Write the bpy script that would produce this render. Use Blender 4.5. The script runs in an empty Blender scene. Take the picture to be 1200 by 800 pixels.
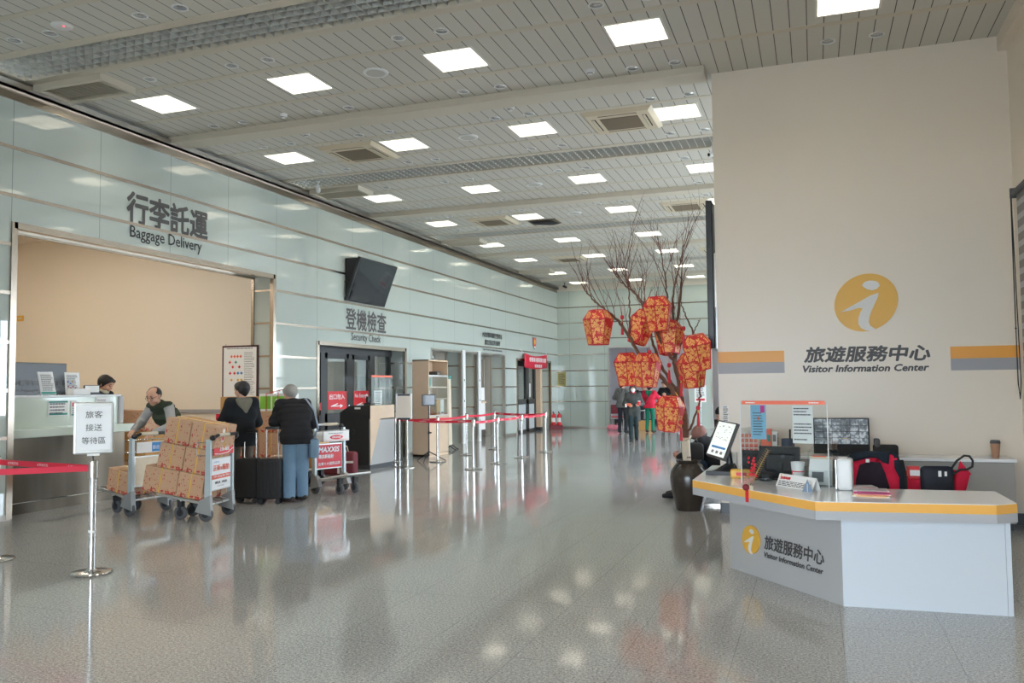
import bpy, bmesh, math, random
import numpy as np
from mathutils import Vector, Matrix, Euler
from mathutils.geometry import tessellate_polygon

PI = math.pi
SC = bpy.context.scene
COL = SC.collection
random.seed(11)

# ------------------------------------------------------------------ camera
F_PX, YAW, PITCH, ROLL, EYE = 990.535, .343237, .0545318, -.0102631, 1.6
_fw = Vector((-math.sin(YAW)*math.cos(PITCH), math.cos(YAW)*math.cos(PITCH), math.sin(PITCH)))
_r0 = Vector((math.cos(YAW), math.sin(YAW), 0))
_u0 = _r0.cross(_fw)
_rt = _r0*math.cos(ROLL) + _u0*math.sin(ROLL)
_up = _rt.cross(_fw)
cam_data = bpy.data.cameras.new('camera')
cam = bpy.data.objects.new('camera', cam_data)
COL.objects.link(cam)
M = Matrix((_rt, _up, -_fw)).transposed().to_4x4()
M.translation = (0, 0, EYE)
cam.matrix_world = M
cam_data.sensor_width = 36
cam_data.lens = F_PX*36/1200
cam_data.clip_start = .05
cam_data.clip_end = 200
SC.camera = cam

# ------------------------------------------------------------------ colour management, sky, light levels
SC.view_settings.view_transform = 'Standard'
SC.view_settings.look = 'None'
SC.view_settings.gamma = 1
SC.view_settings.use_curve_mapping = False
SC.view_settings.exposure = 0.43
SKY = (.74, .87, 1.0)
SKY_STRENGTH = 12.0
TUBE_STRENGTH = 27.0
NICHE_STRENGTH = 26.0
w = bpy.data.worlds.new('sky')
SC.world = w
w.use_nodes = True
bg = w.node_tree.nodes['Background']
bg.inputs[0].default_value = (*SKY, 1)
bg.inputs[1].default_value = SKY_STRENGTH
cy = SC.cycles
cy.max_bounces = 7
cy.diffuse_bounces = 4
cy.glossy_bounces = 4
cy.transmission_bounces = 4
cy.transparent_max_bounces = 12
cy.caustics_reflective = False
cy.caustics_refractive = False
cy.use_denoising = True
cy.sample_clamp_indirect = 6
cy.use_light_tree = True

def portal(name, loc, size, rot):
    d = bpy.data.lights.new(name, 'AREA')
    d.shape = 'RECTANGLE'; d.size, d.size_y = size
    d.cycles.is_portal = True
    o = bpy.data.objects.new(name, d); COL.objects.link(o)
    o.location = loc; o.rotation_euler = rot
# daylight openings: the glass entrance behind the camera and the windows along the right wall
portal('entrance_daylight', (-2.0, -4.1, 1.7), (7.4, 3.3), (PI/2, 0, 0))
portal('side_daylight', (2.27, 21.3, 2.3), (2.8, 17.0), (0, PI/2, 0))
portal('desk_daylight', (2.27, 7.75, 2.25), (2.3, 3.7), (0, PI/2, 0))

def at(px, py, Y=None, X=None, Z=None):
    """a point of the place seen at a photo pixel, at a known depth Y, X or height Z"""
    d = _fw + _rt*((px-600)/F_PX) - _up*((py-400)/F_PX)
    o = Vector((0, 0, EYE))
    if Y is not None: t = Y/d.y
    elif X is not None: t = X/d.x
    else: t = (Z-EYE)/d.z
    return o + d*t

# ------------------------------------------------------------------ materials
def srgb(r, g, b):
    f = lambda c: (c/255/12.92) if c/255 <= .04045 else ((c/255+.055)/1.055)**2.4
    return (f(r), f(g), f(b))

def mat(name, col, rough=.5, metal=0.0, spec=.5, emit=None, strength=1.0, trans=0.0, coat=0.0):
    m = bpy.data.materials.new(name)
    m.use_nodes = True
    b = m.node_tree.nodes['Principled BSDF']
    b.inputs['Base Color'].default_value = (*col, 1)
    b.inputs['Roughness'].default_value = rough
    b.inputs['Metallic'].default_value = metal
    b.inputs['Specular IOR Level'].default_value = spec
    b.inputs['Transmission Weight'].default_value = trans
    b.inputs['Coat Weight'].default_value = coat
    if emit:
        b.inputs['Emission Color'].default_value = (*emit, 1)
        b.inputs['Emission Strength'].default_value = strength
    return m

class NT:
    """tiny node helper"""
    def __init__(s, m):
        s.m = m; s.t = m.node_tree; s.b = s.t.nodes['Principled BSDF']
    def n(s, typ, **kw):
        nd = s.t.nodes.new(typ)
        for k, v in kw.items(): setattr(nd, k, v)
        return nd
    def link(s, a, b): s.t.links.new(a, b)
    def coord(s, which='Object'):
        return s.n('ShaderNodeTexCoord').outputs[which]
    def math(s, op, a, b=None, c=None):
        nd = s.n('ShaderNodeMath', operation=op)
        for i, v in enumerate((a, b, c)):
            if v is None: continue
            if isinstance(v, (int, float)): nd.inputs[i].default_value = v
            else: s.link(v, nd.inputs[i])
        return nd.outputs[0]
    def mix(s, fac, a, b):
        nd = s.n('ShaderNodeMix', data_type='RGBA')
        for i, v in ((0, fac), (6, a), (7, b)):
            if isinstance(v, tuple): nd.inputs[i].default_value = (*v, 1)
            elif isinstance(v, (int, float)): nd.inputs[i].default_value = v
            else: s.link(v, nd.inputs[i])
        return nd.outputs[2]
    def ramp(s, fac, stops, interp='LINEAR'):
        nd = s.n('ShaderNodeValToRGB')
        nd.color_ramp.interpolation = interp
        e = nd.color_ramp.elements
        while len(e) < len(stops): e.new(.5)
        for k, (p, c) in zip(e, stops):
            k.position = p; k.color = (*c, 1)
        s.link(fac, nd.inputs[0])
        return nd.outputs[0]
    def noise(s, vec, scale, detail=2, rough=.5):
        nd = s.n('ShaderNodeTexNoise')
        nd.inputs['Scale'].default_value = scale; nd.inputs['Detail'].default_value = detail
        nd.inputs['Roughness'].default_value = rough
        s.link(vec, nd.inputs['Vector'])
        return nd
    def xyz(s, vec):
        nd = s.n('ShaderNodeSeparateXYZ'); s.link(vec, nd.inputs[0]); return nd.outputs
    def color(s, c): s.link(c, s.b.inputs['Base Color'])
    def bump(s, h, strength=.2, dist=.01):
        nd = s.n('ShaderNodeBump'); nd.inputs['Strength'].default_value = strength; nd.inputs['Distance'].default_value = dist
        s.link(h, nd.inputs['Height']); s.link(nd.outputs[0], s.b.inputs['Normal'])

def line_mask(t, v, period, offset, width):
    """1 on thin lines every period along v"""
    a = t.math('ADD', v, -offset + period*200)
    a = t.math('MODULO', a, period)
    return t.math('LESS_THAN', a, width)

def noisy(name, col, amount=.12, scale=6, **kw):
    m = mat(name, col, **kw); t = NT(m)
    n = t.noise(t.coord(), scale, 4)
    d = tuple(max(0, c*(1-amount)) for c in col); l = tuple(min(1, c*(1+amount)) for c in col)
    t.color(t.mix(n.outputs['Fac'], d, l))
    return m

MT = {}
def build_materials():
    # back-painted glass wall panels with hairline vertical joints
    m = mat('glass_panel', srgb(209, 219, 211), rough=.018, spec=1.0); t = NT(m)
    x = t.xyz(t.coord())
    jm = t.math('MAXIMUM', line_mask(t, x[1], 1.41, 7.915, .011), 0.0)
    big = t.noise(t.coord(), .35, 2)
    base = t.mix(big.outputs['Fac'], srgb(179, 188, 181), srgb(190, 198, 191))
    t.color(t.mix(jm, base, srgb(140, 150, 145)))
    MT['glass_panel'] = m
    m = mat('glass_panel_end', srgb(184, 193, 184), rough=.035, spec=.62); t = NT(m)
    x = t.xyz(t.coord())
    t.color(t.mix(line_mask(t, x[0], 1.41, -9.1, .012), srgb(184, 193, 184), srgb(140, 150, 145)))
    MT['glass_end'] = m
    # planked ceiling
    m = mat('ceiling_planks', srgb(206, 203, 193), rough=.42, spec=.4); t = NT(m)
    x = t.xyz(t.coord())
    gm = line_mask(t, x[0], .180, .02, .010)
    n = t.noise(t.coord(), .8, 2)
    base = t.mix(n.outputs['Fac'], srgb(202, 198, 188), srgb(211, 207, 197))
    t.color(t.mix(gm, base, srgb(52, 50, 46)))
    MT['ceiling'] = m
    MT['ceil_trim'] = mat('ceiling_trim_cream', srgb(206, 197, 180), rough=.45)
    MT['grille'] = mat('eggcrate_grey', srgb(196, 195, 188), rough=.5)
    MT['dark_void'] = mat('dark_void', srgb(30, 30, 30), rough=.9)
    MT['cream_plastic'] = mat('aged_cream_plastic', srgb(212, 199, 174), rough=.5)
    MT['filter'] = mat('ac_filter_mesh', srgb(118, 104, 84), rough=.8)
    MT['white_plastic'] = mat('white_plastic', srgb(228, 228, 226), rough=.4)
    MT['tube'] = mat('fluorescent_tube', (1, 1, 1), emit=(1.0, .965, .90), strength=TUBE_STRENGTH)
    MT['niche_tube'] = mat('warm_tube', (1, 1, 1), emit=(1.0, .91, .78), strength=NICHE_STRENGTH)
    MT['reflector'] = mat('lamp_reflector', srgb(240, 238, 232), rough=.3)
    MT['louver'] = mat('lamp_louver', srgb(225, 222, 212), rough=.3)
    # polished speckled granite
    m = mat('granite_floor', (.3, .3, .3), rough=.11, spec=.5); t = NT(m)
    co = t.coord(); x = t.xyz(co)
    n1 = t.noise(co, 62, 3, .8); n2 = t.noise(co, 150, 2, .6); n3 = t.noise(co, .55, 3)
    sp = t.math('ADD', t.math('MULTIPLY', n1.outputs['Fac'], .65), t.math('MULTIPLY', n2.outputs['Fac'], .35))
    base = t.ramp(sp, [(.36, srgb(88, 87, 86)), (.45, srgb(160, 158, 155)), (.55, srgb(188, 186, 183)), (.64, srgb(230, 229, 228))])
    tint = t.mix(n3.outputs['Fac'], (.93, .92, .91), (1.06, 1.06, 1.06))
    mu = t.n('ShaderNodeMix', data_type='RGBA', blend_type='MULTIPLY'); mu.inputs[0].default_value = 1
    t.link(base, mu.inputs[6]); t.link(tint, mu.inputs[7])
    j = t.math('MAXIMUM', line_mask(t, x[0], .618, .118, .005), line_mask(t, x[1], 1.26, 6.08, .006))
    t.color(t.mix(t.math('MULTIPLY', j, .4), mu.outputs[2], srgb(84, 82, 80)))
    rr = t.noise(co, 2.2, 3)
    t.link(t.math('ADD', t.math('MULTIPLY', rr.outputs['Fac'], .08), .035), t.b.inputs['Roughness'])
    t.b.inputs['Specular IOR Level'].default_value = .38
    MT['floor'] = m
    MT['floor_trim'] = mat('outdoor_paving', srgb(190, 190, 186), rough=.8)
    MT['visitor_wall'] = noisy('visitor_wall_paint', srgb(232, 219, 202), .02, 1.5, rough=.33, spec=.45)
    MT['niche_wall'] = noisy('niche_wall_paint', srgb(228, 216, 199), .03, .8, rough=.5)
    MT['plain_wall'] = mat('plain_wall_paint', srgb(215, 214, 210), rough=.6)
    MT['lavender_wall'] = mat('back_room_paint', srgb(188, 188, 198), rough=.6)
    MT['dark_base'] = mat('dark_baseboard', srgb(48, 50, 54), rough=.4)
    # metals
    MT['steel'] = mat('brushed_steel', srgb(190, 184, 176), rough=.28, metal=1)
    MT['bronze_trim'] = mat('wall_band_metal', srgb(172, 160, 146), rough=.25, metal=1)
    MT['chrome'] = mat('chrome', srgb(212, 212, 212), rough=.16, metal=1)
    MT['alu'] = mat('cart_aluminium', srgb(205, 206, 204), rough=.35, metal=.75)
    m = mat('counter_steel', srgb(140, 134, 124), rough=.32, metal=1); t = NT(m)
    mp = t.n('ShaderNodeMapping'); mp.inputs['Scale'].default_value = (.6, 1.6, .12); t.link(t.coord(), mp.inputs['Vector'])
    n = t.noise(mp.outputs[0], 1.6, 3); t.color(t.mix(n.outputs['Fac'], srgb(62, 56, 48), srgb(128, 118, 104)))
    MT['counter_steel'] = m
    MT['black'] = mat('black_plastic', srgb(26, 26, 28), rough=.35)
    MT['matte_black'] = mat('matte_black', srgb(30, 30, 31), rough=.75)
    MT['rubber'] = mat('grey_rubber', srgb(84, 85, 87), rough=.75)
    MT['dark_rubber'] = mat('black_rubber', srgb(40, 40, 42), rough=.7)
    MT['frame_dark'] = mat('anodised_dark_frame', srgb(58, 58, 58), rough=.4, metal=.3)
    MT['letter'] = mat('dark_lettering', srgb(72, 69, 67), rough=.5)
    MT['letter_black'] = mat('black_lettering', srgb(24, 22, 22), rough=.5)
    MT['white'] = mat('white_print', srgb(240, 240, 240), rough=.5)
    MT['paper'] = mat('paper', srgb(236, 234, 230), rough=.6)
    MT['grey_print'] = mat('grey_print', srgb(120, 118, 118), rough=.6)
    MT['red'] = mat('red_print', srgb(214, 44, 52), rough=.45)
    MT['belt'] = mat('red_webbing', srgb(206, 26, 58), rough=.6)
    MT['orange'] = mat('orange_vinyl', srgb(232, 160, 62), rough=.4)
    MT['desk_orange'] = mat('desk_orange_laminate', srgb(238, 176, 84), rough=.3)
    MT['grey_vinyl'] = mat('grey_vinyl', srgb(158, 156, 158), rough=.4)
    MT['desk_grey'] = mat('desk_grey_laminate', srgb(176, 176, 178), rough=.35)
    MT['logo_yellow'] = mat('logo_yellow', srgb(226, 172, 66), rough=.4)
    MT['desk_white'] = mat('desk_white_laminate', srgb(246, 246, 246), rough=.16, spec=.5, coat=.3)
    MT['desk_panel'] = mat('desk_panel_white', srgb(204, 209, 214), rough=.3)  # the desk's white, dimmed and blued to paint in the daylight on it
    MT['desk_silver'] = mat('desk_silver_panel', srgb(190, 189, 188), rough=.36, metal=.25)
    MT['cabinet_grey'] = mat('cabinet_grey', srgb(168, 165, 160), rough=.45)
    MT['teal'] = mat('teal', srgb(52, 140, 128), rough=.5)
    MT['orange_edge'] = mat('orange_edge', srgb(232, 104, 72), rough=.4)
    MT['blue_poster'] = mat('blue_poster', srgb(128, 178, 204), rough=.5)
    MT['blue_print'] = mat('blue_print', srgb(52, 128, 190), rough=.5)
    MT['magenta'] = mat('magenta', srgb(196, 44, 128), rough=.5)
    MT['yellow_strap'] = mat('yellow_strap', srgb(230, 182, 62), rough=.4)
    MT['wood'] = noisy('pale_maple', srgb(214, 188, 160), .08, 5, rough=.45)
    MT['counter_green'] = mat('counter_pale_glass', srgb(214, 222, 208), rough=.12)
    MT['board_black'] = mat('black_board', srgb(46, 48, 48), rough=.35)
    # clear sheets
    def clear(name, tint, refl=.06, rough=.02):
        m = bpy.data.materials.new(name); m.use_nodes = True
        t = m.node_tree; t.nodes.clear()
        o = t.nodes.new('ShaderNodeOutputMaterial'); mx = t.nodes.new('ShaderNodeMixShader')
        tr = t.nodes.new('ShaderNodeBsdfTransparent'); gl = t.nodes.new('ShaderNodeBsdfGlossy')
        fr = t.nodes.new('ShaderNodeFresnel'); fr.inputs[0].default_value = 1.45
        ad = t.nodes.new('ShaderNodeMath'); ad.operation = 'MULTIPLY_ADD'; ad.inputs[1].default_value = .3; ad.inputs[2].default_value = refl
        tr.inputs[0].default_value = (*tint, 1); gl.inputs['Roughness'].default_value = rough
        t.links.new(fr.outputs[0], ad.inputs[0]); t.links.new(ad.outputs[0], mx.inputs[0])
        t.links.new(tr.outputs[0], mx.inputs[1]); t.links.new(gl.outputs[0], mx.inputs[2]); t.links.new(mx.outputs[0], o.inputs[0])
        return m
    MT['acrylic'] = clear('clear_acrylic', (.95, .965, .965), .0)
    MT['window_glass'] = clear('window_glass', (.92, .95, .95), .0)
    MT['door_glass'] = clear('door_glass', (.80, .86, .88), .01)
    # lanterns: orange silk with a red paper-cut print
    m = mat('lantern_silk', srgb(250, 176, 92), rough=.55); t = NT(m)
    co = t.coord()
    n1 = t.noise(co, 7.5, 3, .6)
    wv = t.n('ShaderNodeTexVoronoi', feature='DISTANCE_TO_EDGE'); wv.inputs['Scale'].default_value = 14
    vm = t.n('ShaderNodeMix', data_type='VECTOR'); vm.inputs[0].default_value = .22
    t.link(co, vm.inputs[4]); t.link(n1.outputs['Color'], vm.inputs[5]); t.link(vm.outputs[1], wv.inputs['Vector'])
    n2 = t.noise(co, 10, 3, .6)
    a = t.math('LESS_THAN', wv.outputs['Distance'], .05)
    b = t.math('GREATER_THAN', n2.outputs['Fac'], .535)
    c = t.math('MAXIMUM', a, b)
    t.color(t.mix(c, srgb(252, 186, 108), srgb(222, 50, 50)))
    MT['lantern'] = m
    MT['lantern_red'] = mat('lantern_red', srgb(214, 38, 52), rough=.5)
    MT['bark'] = noisy('bark', srgb(112, 82, 66), .3, 30, rough=.85)
    MT['twig'] = mat('twig_red_brown', srgb(112, 70, 62), rough=.8)
    MT['wrap'] = noisy('cream_wrapping', srgb(222, 208, 184), .1, 20, rough=.8)
    MT['jar'] = noisy('dark_glazed_jar', srgb(52, 44, 38), .25, 8, rough=.22)
    # cardboard with red print
    m = mat('cardboard', srgb(196, 152, 112), rough=.7); t = NT(m)
    x = t.xyz(t.coord())
    n = t.noise(t.coord(), 16, 2, .7); g = t.noise(t.coord(), 2.2, 2)
    mp = t.n('ShaderNodeMapping'); mp.inputs['Scale'].default_value = (44, 44, 52); t.link(t.coord(), mp.inputs['Vector'])
    n2 = t.noise(mp.outputs[0], 1.0, 1, .5)
    k = t.math('MULTIPLY', t.math('GREATER_THAN', n2.outputs['Fac'], .60), t.math('GREATER_THAN', n.outputs['Fac'], .50))
    low = t.math('LESS_THAN', x[2], .045)
    k2 = t.math('MULTIPLY', low, t.math('GREATER_THAN', n.outputs['Fac'], .5))
    kk = t.math('MULTIPLY', t.math('MAXIMUM', k, k2), t.math('LESS_THAN', x[2], .285))
    t.color(t.mix(kk, t.mix(g.outputs['Fac'], srgb(184, 144, 112), srgb(204, 166, 134)), srgb(176, 58, 46)))
    MT['cardboard'] = m
    MT['plain_card'] = noisy('plain_cardboard', srgb(196, 148, 88), .06, 3, rough=.7)
    MT['box_tape'] = mat('box_tape', srgb(232, 216, 186), rough=.4)
    # people
    MT['skin'] = mat('skin', srgb(208, 160, 134), rough=.5)
    MT['lip'] = mat('lip', srgb(160, 96, 86), rough=.5)
    MT['eye'] = mat('eye_dark', srgb(38, 28, 24), rough=.3)
    MT['hair'] = mat('black_hair', srgb(30, 27, 26), rough=.55)
    MT['grey_hair'] = noisy('grey_hair', srgb(150, 146, 140), .25, 40, rough=.6)
build_materials()

def cloth(name, col, rough=.8):
    if name not in MT: MT[name] = noisy(name, srgb(*col), .12, 14, rough=rough, spec=.25)
    return MT[name]

# ------------------------------------------------------------------ mesh helpers
class MB:
    def __init__(s): s.v = []; s.f = []
    def add(s, vs, fs):
        o = len(s.v); s.v += [tuple(v) for v in vs]; s.f += [tuple(i+o for i in f) for f in fs]; return s
    def box(s, x0, x1, y0, y1, z0, z1, m=None):
        vs = [Vector((x, y, z)) for x in (x0, x1) for y in (y0, y1) for z in (z0, z1)]
        if m is not None: vs = [m @ v for v in vs]
        return s.add(vs, [(0, 1, 3, 2), (4, 6, 7, 5), (0, 4, 5, 1), (2, 3, 7, 6), (0, 2, 6, 4), (1, 5, 7, 3)])
    def bbox(s, x0, x1, y0, y1, z0, z1, r=.01, seg=2, m=None):
        """box with rounded edges"""
        bm = bmesh.new()
        vs = [bm.verts.new((x, y, z)) for x in (x0, x1) for y in (y0, y1) for z in (z0, z1)]
        for f in ((0, 1, 3, 2), (4, 6, 7, 5), (0, 4, 5, 1), (2, 3, 7, 6), (0, 2, 6, 4), (1, 5, 7, 3)): bm.faces.new([vs[i] for i in f])
        bmesh.ops.bevel(bm, geom=bm.edges[:], offset=r, segments=seg, profile=.5, affect='EDGES')
        return s.frombm(bm, m)
    def frombm(s, bm, m=None):
        bm.verts.index_update()
        vs = [(m @ v.co if m is not None else v.co.copy()) for v in bm.verts]
        fs = [tuple(v.index for v in f.verts) for f in bm.faces]
        bm.free()
        return s.add(vs, fs)
    def cyl(s, a, b, r0, r1=None, n=12, caps=True):
        a, b = Vector(a), Vector(b); r1 = r0 if r1 is None else r1
        d = (b-a).normalized(); e = d.orthogonal().normalized(); g = d.cross(e)
        vs = []
        for p, r in ((a, r0), (b, r1)):
            for i in range(n):
                t = 2*PI*i/n; vs.append(p + e*(math.cos(t)*r) + g*(math.sin(t)*r))
        fs = [(i, (i+1) % n, n+(i+1) % n, n+i) for i in range(n)]
        if caps: fs += [tuple(range(n-1, -1, -1)), tuple(range(n, 2*n))]
        return s.add(vs, fs)
    def tube(s, pts, r, n=8, caps=True):
        pts = [Vector(p) for p in pts]; k = len(pts)
        rs = r if isinstance(r, (list, tuple)) else [r]*k
        vs = []; e = None
        for i, p in enumerate(pts):
            d = (pts[min(i+1, k-1)] - pts[max(i-1, 0)]).normalized()
            if e is None: e = d.orthogonal().normalized()
            e = (e - d*e.dot(d)).normalized(); g = d.cross(e)
            for j in range(n):
                t = 2*PI*j/n; vs.append(p + e*(math.cos(t)*rs[i]) + g*(math.sin(t)*rs[i]))
        fs = [(i*n+j, i*n+(j+1) % n, (i+1)*n+(j+1) % n, (i+1)*n+j) for i in range(k-1) for j in range(n)]
        if caps: fs += [tuple(range(n-1, -1, -1)), tuple(range((k-1)*n, k*n))]
        return s.add(vs, fs)
    def lathe(s, prof, n=24, c=(0, 0, 0), m=None, rot=0):
        vs = []; k = len(prof)
        for r, z in prof:
            for j in range(n):
                t = 2*PI*j/n + rot; v = Vector((c[0]+r*math.cos(t), c[1]+r*math.sin(t), c[2]+z)); vs.append(m @ v if m is not None else v)
        fs = [(i*n+j, i*n+(j+1) % n, (i+1)*n+(j+1) % n, (i+1)*n+j) for i in range(k-1) for j in range(n)]
        if prof[0][0] > 1e-4: fs.append(tuple(range(n-1, -1, -1)))
        if prof[-1][0] > 1e-4: fs.append(tuple(range((k-1)*n, k*n)))
        return s.add(vs, fs)
    def ball(s, c, r, n=10, m=None):
        rx, ry, rz = r if isinstance(r, tuple) else (r, r, r)
        vs = []; 
        for i in range(n//2+1):
            a = PI*i/(n//2)
            for j in range(n):
                t = 2*PI*j/n; v = Vector((rx*math.sin(a)*math.cos(t), ry*math.sin(a)*math.sin(t), -rz*math.cos(a)))
                v = (m @ v if m is not None else v) + Vector(c); vs.append(v)
        fs = [(i*n+j, i*n+(j+1) % n, (i+1)*n+(j+1) % n, (i+1)*n+j) for i in range(n//2) for j in range(n)]
        return s.add(vs, fs)
    def prism(s, poly, z0, z1, m=None):
        """polygon in xy extruded in z"""
        n = len(poly); vs = [Vector((x, y, z)) for z in (z0, z1) for x, y in poly]
        if m is not None: vs = [m @ v for v in vs]
        return s.add(vs, [tuple(range(n-1, -1, -1)), tuple(range(n, 2*n))] + [(i, (i+1) % n, n+(i+1) % n, n+i) for i in range(n)])
    def quad(s, a, b, c, d): return s.add([a, b, c, d], [(0, 1, 2, 3)])
    def sheet(s, rows, t=0.0):
        """grid of points; with t a second layer offset along the mean normal"""
        R, Cn = len(rows), len(rows[0])
        P = [[Vector(p) for p in row] for row in rows]
        fs = [(i*Cn+j, i*Cn+j+1, (i+1)*Cn+j+1, (i+1)*Cn+j) for i in range(R-1) for j in range(Cn-1)]
        if t == 0: return s.add([p for r in P for p in r], fs)
        nrm = (P[0][-1]-P[0][0]).cross(P[-1][0]-P[0][0]).normalized()*t
        o = R*Cn
        vs = [p for r in P for p in r] + [p-nrm for r in P for p in r]
        f2 = fs + [tuple(o+i for i in reversed(f)) for f in fs]
        ring = [j for j in range(Cn)] + [i*Cn+Cn-1 for i in range(1, R)] + [(R-1)*Cn+j for j in range(Cn-2, -1, -1)] + [i*Cn for i in range(R-2, 0, -1)]
        f2 += [(ring[i], o+ring[i], o+ring[(i+1) % len(ring)], ring[(i+1) % len(ring)]) for i in range(len(ring))]
        return s.add(vs, f2)
    def build(s, name, material, parent=None, smooth=False, loc=None, rot=None):
        me = bpy.data.meshes.new(name)
        me.from_pydata([tuple(v) for v in s.v], [], s.f)
        me.validate()
        bm = bmesh.new(); bm.from_mesh(me); bmesh.ops.recalc_face_normals(bm, faces=bm.faces[:]); bm.to_mesh(me); bm.free()
        me.materials.append(MT[material] if isinstance(material, str) else material)
        o = bpy.data.objects.new(name, me); COL.objects.link(o)
        if smooth:
            me.shade_smooth()
            if smooth != 'all':
                try: me.set_sharp_from_angle(angle=math.radians(40))
                except Exception: pass
        if parent is not None: o.parent = parent
        if loc is not None: o.location = loc
        if rot is not None: o.rotation_euler = rot
        return o

def tag(o, label, cat, group=None):
    o['label'] = label; o['category'] = cat
    if group: o['group'] = group
    return o
def root(name, label, cat, loc=(0, 0, 0), rz=0, group=None):
    o = bpy.data.objects.new(name, None); COL.objects.link(o)
    o.empty_display_size = .1
    o.location = loc; o.rotation_euler = (0, 0, rz)
    return tag(o, label, cat, group)
def struct(o):
    o['kind'] = 'structure'; return o
KIDS = {}
def copy_thing(o, label=None, group=None, loc=None, rot=None, parent=None, kids=None):
    """a thing with copies of its parts and their sub-parts (data shared)"""
    c = o.copy(); COL.objects.link(c)
    if parent is not None: c.parent = parent
    if label: c['label'] = label
    if group: c['group'] = group
    if loc is not None: c.location = loc
    if rot is not None: c.rotation_euler = rot
    for ch in list(o.children): copy_thing(ch, parent=c)
    return c

def text(name, body, mtl, parent, origin, xd, yd, height=None, width=None, bold=0.0, shear=0.0, depth=.002, align='L'):
    """flat lettering: origin is the lower left (or centre with align='C') of its box"""
    cu = bpy.data.curves.new(name, 'FONT')
    cu.body = body; cu.shear = shear; cu.extrude = 0; cu.resolution_u = 2
    o = bpy.data.objects.new(name, cu); COL.objects.link(o)
    bpy.context.view_layer.update()
    me = bpy.data.meshes.new_from_object(o.evaluated_get(bpy.context.evaluated_depsgraph_get()))
    bpy.data.objects.remove(o); bpy.data.curves.remove(cu)
    if bold:
        bm = bmesh.new(); bm.from_mesh(me); g = bm.verts[:]+bm.edges[:]+bm.faces[:]
        for k, (dx, dy) in enumerate(((-1, 0), (1, 0), (0, -1), (0, 1), (.7, .7), (-.7, .7), (.7, -.7), (-.7, -.7))):
            r = bmesh.ops.duplicate(bm, geom=g)
            bmesh.ops.translate(bm, verts=[v for v in r['geom'] if isinstance(v, bmesh.types.BMVert)], vec=(dx*bold, dy*bold, (k+1)*1.0))
        bm.to_mesh(me); bm.free()
    n = len(me.vertices); co = np.empty(n*3); me.vertices.foreach_get('co', co); co = co.reshape(-1, 3)
    lo, hi = co.min(0), co.max(0); sz = hi-lo
    sy = height/sz[1] if height else width/sz[0]
    sx = width/sz[0] if width else sy
    p = (co-lo)*np.array([sx, sy, 0])
    if align == 'C': p -= np.array([sz[0]*sx/2, sz[1]*sy/2, 0])
    X, Y = np.array(Vector(xd).normalized()), np.array(Vector(yd).normalized()); Zn = np.cross(X, Y)
    q = np.array(origin) + p[:, :1]*X + p[:, 1:2]*Y + Zn*(depth+.00025*co[:, 2:3])
    me.vertices.foreach_set('co', q.ravel()); me.update()
    me.name = name
    me.materials.clear(); me.materials.append(MT[mtl])
    ob = bpy.data.objects.new(name, me); COL.objects.link(ob)
    if parent is not None: ob.parent = parent
    return ob

def text_lines(name, mtl, parent, origin, xd, yd, w, h, rows, seed=1, fill=.5, depth=.0015, blank=()):
    """rows of fine illegible print as short dashes"""
    rnd = random.Random(seed); m = MB(); X, Y = Vector(xd).normalized(), Vector(yd).normalized(); N = X.cross(Y)*depth
    o = Vector(origin); rh = h/rows
    for r in range(rows):
        if r in blank: continue
        y0 = h-(r+.75)*rh; y1 = y0+rh*fill; x = 0; end = w*rnd.uniform(.7, 1)
        while x < end:
            l = min(rnd.uniform(.06, .16)*w, end-x)
            m.quad(o+X*x+Y*y0+N, o+X*(x+l)+Y*y0+N, o+X*(x+l)+Y*y1+N, o+X*x+Y*y1+N)
            x += l+.02*w
    return m.build(name, mtl, parent)

def slab_with_holes(u0, u1, v0, v1, holes, fn, m, thick=None):
    """flat cells of a rectangle without its holes; fn(u, v, w) -> point. thick adds back face and reveals"""
    us = sorted({u0, u1, *[h[0] for h in holes], *[h[1] for h in holes]}); us = [u for u in us if u0 <= u <= u1]
    vs = sorted({v0, v1, *[h[2] for h in holes], *[h[3] for h in holes]}); vs = [v for v in vs if v0 <= v <= v1]
    nu, nv = len(us)-1, len(vs)-1
    solid = [[True]*nv for _ in range(nu)]
    iu = {u: i for i, u in enumerate(us)}; iv = {v: i for i, v in enumerate(vs)}
    for a, b, c, d in holes:
        a, b, c, d = max(a, u0), min(b, u1), max(c, v0), min(d, v1)
        if a >= b or c >= d: continue
        for i in range(iu[a], iu[b]):
            for j in range(iv[c], iv[d]): solid[i][j] = False
    idx = {}
    def V(i, j, w):
        k = (i, j, w)
        if k not in idx: idx[k] = len(m.v); m.v.append(tuple(fn(us[i], vs[j], w)))
        return idx[k]
    ok = lambda i, j: 0 <= i < nu and 0 <= j < nv and solid[i][j]
    for i in range(nu):
        for j in range(nv):
            if not solid[i][j]: continue
            m.f.append((V(i, j, 0), V(i+1, j, 0), V(i+1, j+1, 0), V(i, j+1, 0)))
            if thick:
                m.f.append((V(i, j+1, thick), V(i+1, j+1, thick), V(i+1, j, thick), V(i, j, thick)))
                for di, dj, e in ((-1, 0, ((i, j), (i, j+1))), (1, 0, ((i+1, j+1), (i+1, j))), (0, -1, ((i+1, j), (i, j))), (0, 1, ((i, j+1), (i+1, j+1)))):
                    if not ok(i+di, j+dj):
                        (a, b), (c, d) = e
                        m.f.append((V(a, b, 0), V(c, d, 0), V(c, d, thick), V(a, b, thick)))
    return m
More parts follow.
